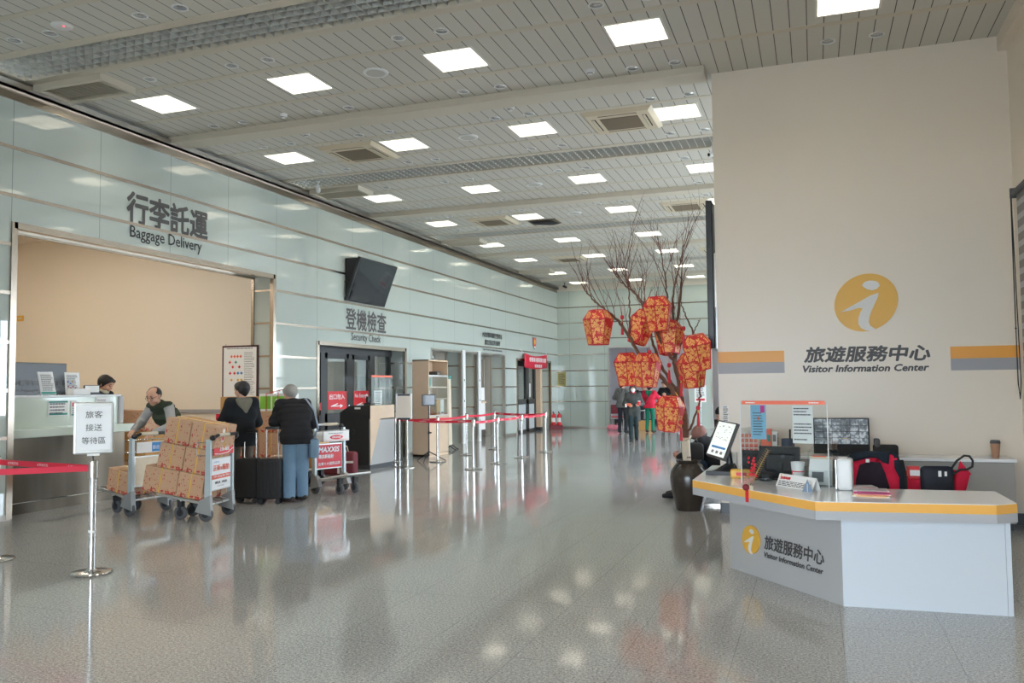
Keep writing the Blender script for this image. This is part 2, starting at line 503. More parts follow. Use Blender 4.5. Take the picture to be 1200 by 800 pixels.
# ================================================================== the hall
XL, XR, YF, YB, ZC = -9.6, 2.2, -4.0, 32.2, 5.62
PY = 10.97                                # front face of the visitor centre partition
WT = .5                                   # thickness of the left wall
OPEN = [(7.95, 13.5, 0, 3.75), (14.98, 18.95, 0, 2.57), (20.44, 22.46, 0, 2.65), (22.72, 23.66, 0, 2.65), (23.92, 26.1, 0, 2.65), (27.28, 31.25, 0, 2.57)]
BANDS = [4.74, 4.12, 3.49, 2.87, 2.24, 1.63, 1.03]

struct(MB().box(-17, XR+.3, YF-6, 38, -.1, 0).build('floor', 'floor'))

# left wall of glass panels with its openings
struct(slab_with_holes(YF, YB+.4, 0, ZC+.2, OPEN, lambda u, v, w: (XL-w, u, v), MB(), WT).build('wall_left', 'glass_panel'))
tn = [0]
def trim(m, material='bronze_trim'):
    tn[0] += 1
    return struct(m.build('trim_%d' % tn[0], material))
for z in BANDS:
    m = MB(); y = YF
    for a, b, c, d in OPEN:
        if d > z-.03:
            if a > y: m.box(XL, XL+.014, y, a, z-.022, z+.022)
            y = b
    m.box(XL, XL+.014, y, YB, z-.022, z+.022)
    for a, b, c, d in OPEN:               # bands carried round the far reveal of each opening
        if d > z+.05: m.box(XL-.44, XL-.06, b-.012, b+.0, z-.018, z+.018)
    trim(m)
m = MB().box(XL, XL+.03, YF, YB, 5.35, 5.47)
trim(m)
trim(MB().box(XL, XL+.10, YF, YB, 5.47, 5.50).box(XL+.07, XL+.10, YF, YB, 5.47, 5.57), 'steel')
m = MB(); y = YF
for a, b, c, d in OPEN:
    m.box(XL, XL+.012, y, a, 0, .07); y = b
m.box(XL, XL+.012, y, YB, 0, .07); trim(m, 'steel')
for a, b, c, d in OPEN:                   # metal surround of each opening
    wd = .085 if b-a > 3 else .06
    m = MB().box(XL-.06, XL+.022, a-wd*.4, a+wd*.6, 0, d+wd*.4).box(XL-.06, XL+.022, b-wd*.6, b+wd*.4, 0, d+wd*.4).box(XL-.06, XL+.022, a, b, d-wd*.55, d+wd*.45)
    m.box(XL-.5, XL-.44, b-.03, b+.0, 0, d).box(XL-.5, XL-.44, a, b, d-.03, d)
    trim(m, 'steel' if b-a < 3 else 'bronze_trim')

# far wall
FO = [(-7.56, -3.0, 0, 3.12)]
struct(slab_with_holes(XL-.5, XR+.3, 0, ZC+.2, FO, lambda u, v, w: (u, YB+w, v), MB(), .35).build('wall_back', 'glass_end'))
m = MB().box(-7.56, -7.52, YB-.015, YB+.05, 0, 3.16).box(-7.56, -3.0, YB-.015, YB+.05, 3.1, 3.16); trim(m, 'steel')
for z in BANDS:
    m = MB()
    if z > 3.1: m.box(XL, XR, YB-.013, YB, z-.02, z+.02)
    else: m.box(XL, -7.56, YB-.013, YB, z-.02, z+.02).box(-3.0, XR, YB-.013, YB, z-.02, z+.02)
    if z < 3.1: m.box(-7.56, -7.545, YB, YB+.35, z-.02, z+.02)
    trim(m)
trim(MB().box(XL, -7.56, YB-.012, YB, 0, .06), 'steel')
# pier of the same panels inside the far opening
m = MB().box(-4.5, -3.62, YB+.15, YB+.35, 0, 3.1); struct(m.build('wall_pier', 'glass_end'))
m = MB()
for z in BANDS[3:]: m.box(-4.5, -3.62, YB+.138, YB+.15, z-.02, z+.02)
m.box(-4.52, -4.48, YB+.13, YB+.36, 0, 3.1).box(-3.64, -3.6, YB+.13, YB+.36, 0, 3.1); trim(m, 'steel')
# room behind the far opening
struct(MB().box(-9.5, 2.3, 37.0, 37.1, 0, 4).build('wall_far_room', 'lavender_wall'))
struct(MB().box(-9.0, -8.9, YB+.35, 37, 0, 4).box(2.2, 2.3, YB+.35, 37, 0, 4).build('wall_far_room_side', 'lavender_wall'))
struct(MB().box(-9.5, 2.3, YB+.35, 37.1, 4, 4.1).build('ceiling_far_room', 'plain_wall'))
struct(MB().box(-9, 2.2, 36.96, 37, 0, .16).build('baseboard_far_room', 'dark_base'))

# right wall with windows
WIN = [(5.9, 9.6, 1.1, 3.4), (12.7, 16.6, .9, 3.7), (17.4, 21.3, .9, 3.7), (22.1, 26.0, .9, 3.7), (26.8, 30.7, .9, 3.7)]
struct(slab_with_holes(YF, YB, 0, ZC+.2, WIN, lambda u, v, w: (XR+w, u, v), MB(), .3).build('wall_right', 'visitor_wall'))
for i, (a, b, c, d) in enumerate(WIN):
    m = MB()
    for u in (a, a+(b-a)/3, a+2*(b-a)/3, b): m.box(XR+.12, XR+.18, u-.03, u+.03, c, d)
    m.box(XR+.12, XR+.18, a, b, c, c+.06).box(XR+.12, XR+.18, a, b, d-.06, d)
    struct(m.build('window_%d' % (i+1), 'alu'))
struct(MB().box(XR-.10, XR, YF, PY, 5.44, ZC).build('trim_soffit', 'visitor_wall'))
# entrance glazing behind the camera
ENT = [(-5.7, 1.7, 0.0, 3.4)]
struct(slab_with_holes(XL-.5, XR+.3, 0, ZC+.2, ENT, lambda u, v, w: (u, YF-w, v), MB(), .3).build('wall_front', 'visitor_wall'))
m = MB()
for k in range(6): m.box(-5.7+k*7.4/5-.04, -5.7+k*7.4/5+.04, YF-.2, YF-.1, 0, 3.4)
m.box(-5.7, 1.7, YF-.2, YF-.1, 2.35, 2.45).box(-5.7, 1.7, YF-.2, YF-.1, 3.3, 3.4)
struct(m.build('window_6', 'alu'))
struct(MB().box(-40, 40, YF-40, YF-.3, -.12, -.02).box(XR+.3, 40, YF-.3, 40, -.12, -.02).build('floor_outside', 'floor_trim'))

# visitor centre partition
struct(MB().box(-1.15, XR, PY, PY+.25, 0, ZC).build('wall_partition', 'visitor_wall'))
struct(MB().box(-1.16, XR, PY-.015, PY, 0, .13).box(-1.16, -1.15, PY-.015, PY+.25, 0, .13).build('baseboard_partition', 'dark_base'))
for i, (a, b) in enumerate(((-1.145, -.348), (1.493, XR-.003))):
    t = root('wall_stripe', ['orange over grey stripe on the left end of the visitor centre wall', 'orange over grey stripe on the wall beside the window blind'][i], 'stripe', (0, PY, 0))
    MB().box(a, b, -.003, 0, 1.885, 2.024).build('orange_band', 'orange', t)
    MB().box(a, b, -.003, 0, 1.747, 1.885).build('grey_band', 'grey_vinyl', t)

# baggage room behind the big opening
BX = -16.8
struct(MB().box(BX, XL-WT, 13.5, 13.6, 0, 5.0).build('wall_baggage_end', 'niche_wall'))
struct(MB().box(BX, XL-WT, 13.47, 13.5, 1.17, 1.24).build('trim_baggage_rail', 'grey_vinyl'))
struct(MB().box(BX-.1, BX, 5, 13.6, 0, 5).build('wall_baggage_side', 'niche_wall'))
struct(MB().box(BX, XL-WT, 4.9, 5.0, 0, 5).build('wall_baggage_near', 'niche_wall'))
struct(MB().box(BX-.1, XL-WT, 4.9, 13.6, 4.8, 4.9).build('ceiling_baggage', 'niche_wall'))
for y in (7.0, 9.0, 11.0):
    for x in (-14.5, -12.2):
        t = root('ceiling_light', 'long ceiling light inside the baggage room, hidden behind its lintel', 'ceiling light', (x, y, 4.8), group='baggage room ceiling lights')
        MB().box(-.6, .6, -.15, .15, -.07, 0).build('housing', 'white_plastic', t)
        MB().box(-.57, .57, -.12, .12, -.085, -.071).build('diffuser', 'niche_tube', t)
# back rooms behind the other openings
struct(MB().box(-15, XL-WT, 13.62, 13.72, 0, 3.2).box(-15, XL-WT, 32.2, 32.3, 0, 3.2).box(-15.1, -15, 13.6, 32.3, 0, 3.2).build('wall_back_rooms', 'plain_wall'))
struct(MB().box(-15, XL-WT, 19.8, 19.9, 0, 3.2).box(-15, XL-WT, 26.6, 26.7, 0, 3.2).build('wall_back_room_dividers', 'plain_wall'))
struct(MB().box(-15.1, XL-WT, 13.6, 32.3, 3.2, 3.3).build('ceiling_back_rooms', 'plain_wall'))
for y in (16.8, 23.0, 29.3):
    t = root('ceiling_light', 'ceiling light inside a back room behind the left wall openings', 'ceiling light', (-12.6, y, 3.2), group='back room ceiling lights')
    MB().box(-.3, .3, -.6, .6, -.07, 0).build('housing', 'white_plastic', t)
    MB().box(-.27, .27, -.57, .57, -.085, -.071).build('diffuser', 'tube', t)

# ------------------------------------------------------------------ ceiling and what is in it
KC = 1.058
LX = [KC*v for v in (-8.02, -5.92, -3.81, -1.70, .42)]
LROWS = [KC*u for u in [2.82, 5.66] + [v for k in range(4) for v in (8.84+6.02*k, 11.68+6.02*k)]]
GW = .6*KC
GR = [KC*(6.95+6.03*k) for k in range(4)]                 # grille starts
BEAM = [10.80+6.40*k for k in range(4)]
DX = [KC*v for v in (-8.04, -7.53, -6.33, -5.83, -4.15, -3.64, -1.95, -1.44, .24, .74)]
DROWS = [KC*u for u in [6.62, 8.05] + [v for k in range(4) for v in (9.84+6.04*k, 10.98+6.04*k, 12.62+6.04*k, 14.09+6.04*k)]]
lights = [(x, y) for y in LROWS for x in LX if not (x > 0 and y > PY) and y < 31.5]
downs = [(x, y) for y in DROWS for x in DX if not (x > 0 and y > PY) and y < 31]
downs = [d for d in downs if not any(abs(d[0]-x) < .4 and abs(d[1]-y) < .4 for x, y in lights)]
downs = [d for d in downs if not (-9.5 < d[0] < -8.3 and any(abs(d[1]-8.40-6.40*k) < .45 for k in range(4)))]
downs = [d for d in downs if not (abs(d[0]+6.17) < .2 and abs(d[1]-19.74) < .5)]
AC = [(KC*a, KC*b) for a, b in ((-6.78, 11.78), (-2.48, 11.72), (-6.80, 17.85), (-2.45, 17.85), (-6.75, 24.0), (-2.45, 23.95))]
holes = [(x-.3*KC, x+.3*KC, y-.29*KC, y+.29*KC) for x, y in lights] + [(x-.057, x+.057, y-.057, y+.057) for x, y in downs]
GX1 = {0: XR-.13, 1: -1.2, 2: 2.0, 3: 2.0}
GX0 = -9.5
holes += [(GX0, GX1[k], g, g+GW) for k, g in enumerate(GR)]
def clear_of(h, hs): return not any(h[0] < q[1] and q[0] < h[1] and h[2] < q[3] and q[2] < h[3] for q in hs)
struct(slab_with_holes(XL-.1, XR+.1, YF, YB, holes, lambda u, v, w: (u, v, ZC+w), MB()).build('ceiling', 'ceiling'))
struct(MB().box(XL-.1, XR+.1, YF, YB, ZC+.5, ZC+.52).build('ceiling_void', 'dark_void'))
# cream cross strips and dropped beams
m = MB()
for y in LROWS:
    for s in (-.55, .55): m.box(XL, XR, y+s-.045, y+s+.045, ZC-.006, ZC+.001)
for k, g in enumerate(GR):
    m.box(XL, GX1[k], g-.12, g, ZC-.012, ZC+.001).box(XL, GX1[k], g+GW, g+GW+.12, ZC-.012, ZC+.001).box(XL, GX0, g, g+GW, ZC-.012, ZC+.001)
struct(m.build('trim_ceiling_strips', 'ceil_trim'))
for i, y in enumerate(BEAM):
    x1 = -1.2 if i == 0 else XR
    struct(MB().bbox(-9.56, x1, y-.18, y+.18, ZC-.1, ZC+.02, .012).build('trim_beam_%d' % (i+1), 'ceil_trim'))
struct(MB().box(XL, XR, YB-.05, YB, 5.40, ZC).build('trim_far_ceiling', 'ceil_trim'))

ORD = ['first', 'second', 'third', 'fourth', 'fifth', 'sixth', 'seventh', 'eighth', 'ninth', 'tenth', 'eleventh', 'twelfth', 'thirteenth', 'fourteenth', 'fifteenth', 'sixteenth', 'seventeenth', 'eighteenth', 'nineteenth']
# square recessed lights
P0 = None
def make_light():
    t = root('ceiling_light', '', 'ceiling light')
    m = MB().box(-.3, -.292, -.29, .29, 0, .11).box(.292, .3, -.29, .29, 0, .11).box(-.3, .3, -.29, -.282, 0, .11).box(-.3, .3, .282, .29, 0, .11).box(-.3, .3, -.29, .29, .1, .11)
    m.build('housing', 'reflector', t)
    m = MB().box(-.315, -.29, -.305, .305, -.006, .004).box(.29, .315, -.305, .305, -.006, .004).box(-.29, .29, -.305, -.28, -.006, .004).box(-.29, .29, .28, .305, -.006, .004)
    m.build('frame', 'louver', t)
    for k in range(4): MB().cyl((-.219+.146*k, -.275, .065), (-.219+.146*k, .275, .065), .016, n=6).build('tube', 'tube', t)
    m = MB()
    for k in range(1, 4): m.box(-.292+.146*k-.002, -.292+.146*k+.002, -.282, .282, .0, .04)
    for k in range(1, 9): m.box(-.292, .292, -.282+.0627*k-.002, -.282+.0627*k+.002, .0, .035)
    m.build('louver', 'louver', t)
    return t
for i, (x, y) in enumerate(lights):
    r = LROWS.index(y); c = LX.index(x)
    if r < 2: lab = 'square ceiling light overhead on the near side of the nearest eggcrate grille'
    else: lab = 'square ceiling light, %s from the left wall in the %s lit row' % (ORD[c], ORD[r-2])
    if P0 is None: P0 = make_light(); o = P0
    else: o = copy_thing(P0)
    o['label'] = lab; o['group'] = 'square recessed ceiling lights'; o.location = (x, y, ZC); o.scale = (KC, KC, 1)
# round downlights
D0 = None
def make_down():
    t = root('downlight', '', 'downlight')
    MB().lathe([(.066, .02), (.069, -.004), (.076, -.010), (.086, -.006), (.086, .002)], 18).build('ring', 'white_plastic', t, True)
    MB().lathe([(.068, .0), (.064, .05), (.05, .1), (.02, .12), (.0001, .12)], 16).build('reflector', 'chrome', t, 'all')
    MB().ball((0, 0, .085), (.025, .025, .035), 8).build('bulb', 'white_plastic', t, 'all')
    return t
for x, y in downs:
    r = DROWS.index(y); c = DX.index(x)
    lab = 'round unlit downlight, %s from the left wall in the %s downlight row' % (ORD[c], ORD[r])
    if D0 is None: D0 = make_down(); o = D0
    else: o = copy_thing(D0)
    o['label'] = lab; o['group'] = 'round downlights'; o.location = (x, y, ZC)
# eggcrate grilles
glab = ['nearest grey eggcrate ceiling grille running across the top left', 'second eggcrate ceiling grille ending at the visitor centre wall', 'third eggcrate ceiling grille from the camera', 'fourth eggcrate ceiling grille from the camera, nearest the far wall']
for k, g in enumerate(GR):
    t = root('ceiling_grille', glab[k], 'ceiling grille', ((GX1[k]+GX0)/2, g+GW/2, ZC), group='eggcrate ceiling grilles'); t.scale = (KC, KC, 1)
    L = (GX1[k]-GX0)/2/KC; m = MB()
    for j in range(6): m.box(-L, L, -.3+.12*j-.003, -.3+.12*j+.003, .002, .085)
    nb = int(2*L/.12)
    for j in range(nb+1): m.box(-L+.12*j-.003, -L+.12*j+.003, -.3, .3, .002, .085)
    m.build('eggcrate', 'grille', t)
    MB().box(-L, -L+.02, -.3, .3, -.008, .09).box(L-.02, L, -.3, .3, -.008, .09).box(-L, L, -.3, -.29, -.01, .09).box(-L, L, .29, .3, -.01, .09).build('frame', 'ceil_trim', t)
# cream louvered air registers along the left wall
rl = ['first', 'second', 'third', 'fourth']
for k in range(4):
    t = root('air_register', 'cream slatted air register box on the ceiling by the left wall, %s from the camera' % rl[k], 'air register', (-8.93, 8.40+6.40*k, ZC), group='ceiling air registers')
    m = MB().box(-.56, -.5, -.3, .3, -.09, 0).box(.5, .56, -.3, .3, -.09, 0).box(-.5, .5, -.3, -.24, -.09, 0).box(-.5, .5, .24, .3, -.09, 0)
    m.build('frame', 'ceil_trim', t)
    m = MB()
    for j in range(14):
        mm = Matrix.Translation((0, -.225+.0346*j, -.06)) @ Matrix.Rotation(.6, 4, 'X'); m.box(-.5, .5, -.013, .013, -.002, .002, mm)
    m.build('slats', 'ceil_trim', t)
    MB().box(-.5, .5, -.24, .24, -.02, -.015).build('backing', 'ceil_trim', t)
# ceiling cassette air conditioners
al = ['left of the two nearest cassette air conditioners, before the second grille', 'cassette air conditioner nearest the visitor centre wall', 'left cassette air conditioner beyond the second ceiling grille', 'right cassette air conditioner beyond the second ceiling grille', 'left cassette air conditioner beyond the third ceiling grille', 'right cassette air conditioner beyond the third ceiling grille']
A0 = None
for k, (x, y) in enumerate(AC):
    if A0 is None:
        t = A0 = root('air_conditioner', '', 'air conditioner')
        bm = bmesh.new()
        b = [(-.5, -.5, 0), (.5, -.5, 0), (.5, .5, 0), (-.5, .5, 0)]; c = [(-.44, -.44, -.05), (.44, -.44, -.05), (.44, .44, -.05), (-.44, .44, -.05)]
        MB().add(b+c, [(0, 1, 5, 4), (1, 2, 6, 5), (2, 3, 7, 6), (3, 0, 4, 7), (4, 5, 6, 7)]).build('panel', 'cream_plastic', t)
        bm.free()
        MB().box(-.27, .27, -.27, .27, -.056, -.051).build('intake_filter', 'filter', t)
        m = MB()
        for s in (-1, 1): m.box(s*.36-.03, s*.36+.03, -.27, .27, -.0535, -.051).box(-.27, .27, s*.36-.03, s*.36+.03, -.0535, -.051)
        m.build('outlet', 'matte_black', t)
        m = MB()
        for s in (-1, 1): m.box(s*.36-.022, s*.36+.012, -.265, .265, -.06, -.0535).box(-.265, .265, s*.36-.022, s*.36+.012, -.06, -.0535)
        m.build('flap', 'cream_plastic', t)
        o = A0
    else: o = copy_thing(A0)
    o.location = (x, y, ZC); o.scale = (KC, KC, 1); o['label'] = al[k]; o['group'] = 'ceiling cassette air conditioners'
# round speakers, smoke detectors, ceiling cameras
for k, (x, y) in enumerate(((-5.15, 9.36), (-5.13, 12.35), (-5.13, 15.76), (-5.13, 18.73))):
    t = root('ceiling_speaker', 'round flat white ceiling speaker, %s from the camera between the middle light columns' % rl[k], 'speaker', (x, y, ZC), group='ceiling speakers')
    MB().lathe([(.0001, -.012), (.13, -.014), (.155, -.018), (.165, -.006), (.165, .0)], 24).build('grille', 'white_plastic', t, True)
    MB().lathe([(.0001, -.016), (.12, -.0165), (.12, -.013)], 24).build('mesh', 'grille', t, True)
sl = ['near the left wall before the first beam', 'near the left wall beyond the first beam', 'in the middle just before the first beam', 'in the middle just beyond the first beam']
for k, (x, y) in enumerate(((-7.2, 10.32), (-7.4, 11.22), (-2.58, 10.27), (-4.0, 11.22))):
    t = root('smoke_detector', 'small white smoke detector '+sl[k], 'smoke detector', (x, y, ZC), group='smoke detectors')
    MB().lathe([(.0001, -.065), (.03, -.06), (.038, -.045), (.05, -.04), (.06, -.02), (.062, 0)], 16).build('body', 'white_plastic', t, True)
    MB().lathe([(.0351, -.052), (.0395, -.046), (.0375, -.042)], 16).build('sensor_ring', 'grey_print', t, True)
t = root('exit_sensor', 'oval ceiling sensor with a red indicator beside the nearest downlight', 'sensor', (-7.68, 6.90, ZC))
MB().lathe([(.0001, -.03), (.08, -.025), (.11, -.01), (.115, 0)], 20).build('body', 'white_plastic', t, True)
MB().ball((.06, -.03, -.027), .01, 8).build('indicator', mat('red_indicator', (1, .05, .05), emit=(1, .04, .06), strength=3), t, True)
for k, (x, y, a) in enumerate(((-8.93, 13.95, .5), (-9.0, 31.3, -.6), (-1.5, 14.3, 2.4))):
    t = root('security_camera', ['white security camera hanging by the second ceiling grille near the left wall', 'dark security camera in the far left ceiling corner', 'small security camera on the ceiling beside the visitor centre wall'][k], 'security camera', (x, y, ZC), a)
    mt = 'white_plastic' if k != 1 else 'matte_black'
    MB().lathe([(.035, -.02), (.035, 0)], 12).cyl((0, 0, -.12), (0, 0, 0), .012).build('mount', mt, t, True)
    MB().cyl((0, -.08, -.13), (0, .09, -.17), .04, n=12).build('body', mt, t, True)
    MB().cyl((0, .09, -.17), (0, .095, -.171), .028, n=12).build('lens', 'black', t, True)
# hanging open access panel beside the far left cassette
t = root('access_panel', 'open ceiling access hatch with dark torn fabric beside a cassette air conditioner', 'access hatch', (-6.08, 19.45, ZC))
MB().box(-.35, .35, -.3, .3, -.012, -.004).build('dark_opening', 'filter', t)
MB().sheet([[(-.3, -.28, -.02), (0, -.26, -.06), (.25, -.2, -.03)], [(-.28, 0, -.04), (0, .02, -.08), (.3, 0, -.03)], [(.0, .25, -.02), (.15, .26, -.05), (.33, .27, -.02)]]).build('torn_fabric', 'matte_black', t, True)
# ================================================================== wall lettering and signs on the left wall
XD, ZD = (0, 1, 0), (0, 0, 1)                  # along the left wall, upwards
LW = XL+.004
t = root('wall_sign', 'large dark lettering for baggage delivery above the wide beige opening', 'sign', (0, 0, 0))
text('chinese_lettering', '行李託運', 'letter', t, (LW, 9.82, 4.115), XD, ZD, height=.50, width=1.80, bold=.030)
text('english_lettering', 'Baggage Delivery', 'letter_black', t, (LW, 9.9, 3.86), XD, ZD, height=.235, width=1.57, bold=.006)
t = root('wall_sign', 'dark lettering for the security check above the dark framed glass doors', 'sign', (0, 0, 0))
text('chinese_lettering', '登機檢查', 'letter', t, (LW, 16.08, 2.905), XD, ZD, height=.49, width=1.86, bold=.02)
text('english_lettering', 'Security Check', 'letter_black', t, (LW, 16.32, 2.63), XD, ZD, height=.225, width=1.34, bold=.004)
t = root('wall_sign', 'small dark police bureau lettering above the counter window opening', 'sign', (0, 0, 0))
text('upper_lettering', '內政部警政署航空警察局', 'letter_black', t, (LW, 24.15, 3.17), XD, ZD, height=.17, width=1.72, bold=.02)
text('lower_lettering', '臺北分局北竿分駐所', 'letter_black', t, (LW, 24.35, 2.94), XD, ZD, height=.17, width=1.35, bold=.02)
text('english_lettering', 'Taipei Precinct, Aviation Police Bureau', 'letter_black', t, (LW, 24.15, 2.74), XD, ZD, height=.095, width=1.72, bold=.012)
# police style shield emblem
t = root('wall_emblem', 'small shield shaped wall emblem above the red banner', 'emblem', (XL, 29.25, 3.22))
sh = [(-.2, .2), (.2, .2), (.2, -.05), (.1, -.16), (0, -.23), (-.1, -.16), (-.2, -.05)]
mm = Matrix(((0, 0, 1, 0), (1, 0, 0, 0), (0, 1, 0, 0), (0, 0, 0, 1)))
MB().prism(sh, 0, .02, mm).build('shield', 'grey_print', t)
MB().prism([(x*.78, y*.78+.01) for x, y in sh], .02, .026, mm).build('red_field', 'red', t)
MB().prism([(.085*math.cos(a)*1.0, .1*math.sin(a)+.03) for a in [k*PI/6 for k in range(12)]], .026, .032, mm).build('gold_badge', 'logo_yellow', t)
MB().prism([(-.09, -.13), (.09, -.13), (.06, -.165), (0, -.19), (-.06, -.165)], .026, .03, mm).build('white_tip', 'white', t)
# hanging red banner
t = root('banner', 'red hanging banner with white characters above the far dark doors', 'banner', (0, 0, 0))
rows = []
for i in range(7):
    v = i/6; row = []
    for j in range(13):
        u = j/12; y = 27.85+2.55*u; top = 2.80+.02*u-.09*math.sin(PI*u); bot = 2.30-.05*math.sin(PI*u)+.02*u
        row.append((XL+.10+.05*math.sin(PI*v)*math.sin(PI*u)+.015*math.sin(u*14), y, top+(bot-top)*v))
    rows.append(row)
MB().sheet(rows, .004).build('cloth', 'belt', t, 'all')
text('upper_lettering', '恭賀新禧萬事如意', 'white', t, (XL+.195, 28.1, 2.50), XD, ZD, height=.17, width=1.95, bold=.015)
text('lower_lettering', '航警局敬賀', 'white', t, (XL+.195, 28.7, 2.31), XD, ZD, height=.12, width=.85, bold=.015)
MB().tube([(XL+.02, 27.6, 2.92), (XL+.1, 27.85, 2.8)], .006, 5).tube([(XL+.02, 30.65, 2.92), (XL+.1, 30.4, 2.82)], .006, 5).build('cord', 'white_plastic', t)
# brass plate on the far wall
t = root('wall_plate', 'brass coloured notice plate on the far wall near the corner', 'plaque', (-9.42, YB-.012, 1.92))
MB().bbox(-.17, .17, -.015, 0, -.27, .27, .006).build('plate', mat('brass_plate', srgb(168, 156, 100), rough=.35, metal=.6), t)
text_lines('engraving', 'letter', t, (-.13, -.015, -.22), (1, 0, 0), ZD, .26, .44, 8, 4)
# TV on the left wall
def tv():
    t = root('wall_television', 'black flat television tilted down from the left wall above security lettering', 'television', (XL+.22, 16.88, 4.0))
    t.rotation_euler = (0, 0, 0)
    m = Matrix.Rotation(-.26, 4, 'Y') @ Matrix.Rotation(-.34, 4, 'Z')
    m = Matrix.Rotation(.36, 4, 'Y')
    MB().bbox(-.05, .03, -.86, .86, -.5, .5, .012, m=m).build('cabinet', 'black', t)
    o = MB().box(.03, .034, -.83, .83, -.46, .47, m).build('screen', mat('tv_screen', srgb(20, 24, 30), rough=.05, spec=.5), t)
    MB().prism([(-.205, .46), (.10, .46), (-.205, -.38)], -.82, .82, Matrix(((1, 0, 0, 0), (0, 0, 1, 0), (0, 1, 0, 0), (0, 0, 0, 1)))).build('rear_housing', 'matte_black', t)
    MB().tube([(-.2, -.86, -.05), (-.15, -.7, .0), (-.05, -.5, .05)], .012, 6).build('cable', 'black', t)
tv()

# ------------------------------------------------------------------ security check doors
DXX = XL-.42
t = root('glass_door', 'dark framed sliding glass doors with red no entry stickers under security lettering', 'door', (DXX, 0, 0))
m = MB()
m.box(-.06, .06, 14.98, 18.9, 2.4, 2.57)
for y, w_ in ((15.05, .12), (15.78, .16), (16.93, .14), (17.95, .24), (18.82, .1)): m.box(-.05, .05, y-w_/2, y+w_/2, 0, 2.45)
m.box(-.05, .05, 15.0, 18.9, 0, .1).build('frame', 'frame_dark', t)
for a, b, nm in ((15.86, 16.86, 'left_leaf'), (17.0, 17.83, 'right_leaf')):
    m = MB().box(.0, .05, a, a+.1, .1, 2.4).box(0, .05, b-.1, b, .1, 2.4).box(0, .05, a, b, 2.28, 2.4).box(0, .05, a, b, .72, 1.08).box(0, .05, a, b, .1, .24)
    m.build('door_leaf', 'frame_dark', t)
MB().box(-.045, .045, 15.0, 15.8, .78, 1.05).box(-.045, .045, 17.9, 18.85, .78, 1.05).build('mid_rail', 'frame_dark', t)
MB().box(.015, .025, 15.1, 18.8, .1, 2.42).build('glazing', 'door_glass', t)
for a, b, s in ((15.97, 16.75, '出口勿入'), (17.06, 17.74, 'No Entry')):
    p = MB().box(.0, .006, a, b, 1.16, 1.56, Matrix.Translation((.05, 0, 0))).build('sticker', 'red', t)
    text('sticker_lettering', s, 'white', p, (.057, a+.05, 1.38), XD, ZD, height=.12, width=(b-a)*(.82 if s[0] == '出' else .68), bold=.012)
    m = MB().box(.058, .06, a+.12, a+.5, 1.225, 1.245)
    m.add([(.059, a+.5, 1.19), (.059, a+.62, 1.235), (.059, a+.5, 1.28)], [(0, 1, 2)]).add([(.059, a+.14, 1.245), (.059, a+.4, 1.30), (.059, a+.4, 1.28), (.059, a+.24, 1.235)], [(0, 1, 2, 3)])
    m.build('sticker_arrow', 'white', p)
    if s[0] == 'N':
        m = MB(); m.cyl((.056, b-.09, 1.43), (.06, b-.09, 1.43), .06, n=20); m.build('sticker_symbol', 'white', p)
        MB().box(.0605, .0615, b-.13, b-.05, 1.42, 1.44).build('symbol_bar', 'red', p)
p = MB().box(.05, .056, 15.3, 15.7, 1.16, 1.32).build('small_sticker', 'red', t)
MB().box(.057, .059, 15.38, 15.6, 1.235, 1.25).build('sticker_arrow', 'white', p)
MB().cyl((.06, 16.84, 1.0), (.06, 16.84, 1.25), .012, n=8).build('door_handle', 'chrome', t, True)

# things glimpsed through the openings
t = root('counter_window', 'white fronted service counter inside the opening under police lettering', 'counter', (XL-.38, 0, 0))
MB().box(-.06, .02, 23.95, 25.25, .28, 1.12).build('front_panel', 'paper', t)
MB().box(-.5, .05, 23.95, 25.3, 1.12, 1.17).build('worktop', 'wood', t)
MB().box(-.06, .0, 23.95, 25.3, 0, .28).build('kick_plate', 'counter_steel', t)
MB().box(-.03, .0, 23.95, 24.0, 1.17, 2.6).box(-.03, 0, 25.2, 25.28, 1.17, 2.6).box(-.03, 0, 23.95, 25.28, 2.5, 2.6).build('window_frame', 'steel', t)
t = root('document_holder', 'clear document holder on the police service counter', 'document holder', (XL-.30, 24.95, 1.17))
MB().box(-.06, .06, -.16, .16, 0, .02).box(-.03, -.02, -.16, .16, .02, .46).build('stand', 'acrylic', t)
MB().box(-.02, -.012, -.14, .14, .03, .44).build('sheet', 'paper', t)
t = root('service_door', 'narrow dark edged doorway leaf between the two white posts', 'door', (XL-.4, 0, 0))
MB().box(-.04, .0, 22.76, 22.92, 0, 2.6).build('dark_jamb', 'black', t)
MB().box(-.06, -.02, 22.95, 23.28, 0, 2.6).build('panel', 'wood', t)
for i, y in enumerate((22.59, 23.79)):
    t = root('doorway_post', ['slim white metal post left of the narrow doorway', 'slim white metal post between narrow doorway and counter window'][i], 'post', (XL, y, 0))
    MB().box(.0225, .05, -.1, .1, 0, 2.7).build('post', 'white_plastic', t)
    MB().box(.05, .054, -.02, .02, .6, .66).box(.05, .054, -.02, .02, 1.2, 1.26).box(.05, .054, -.02, .02, 1.8, 1.86).build('catch', 'black', t)
t = root('glass_door', 'glass door standing open inside the opening beside the wooden bookcase', 'door', (XL-.3, 20.5, 0))
MB().box(-.02, .02, .0, .06, 0, 2.5).box(-.02, .02, .75, .8, 0, 2.5).box(-.02, .02, 0, .8, 0, .08).box(-.02, .02, 0, .8, 2.42, 2.5).build('frame', 'alu', t)
MB().box(-.005, .005, .06, .75, .08, 2.42).build('glazing', 'door_glass', t)
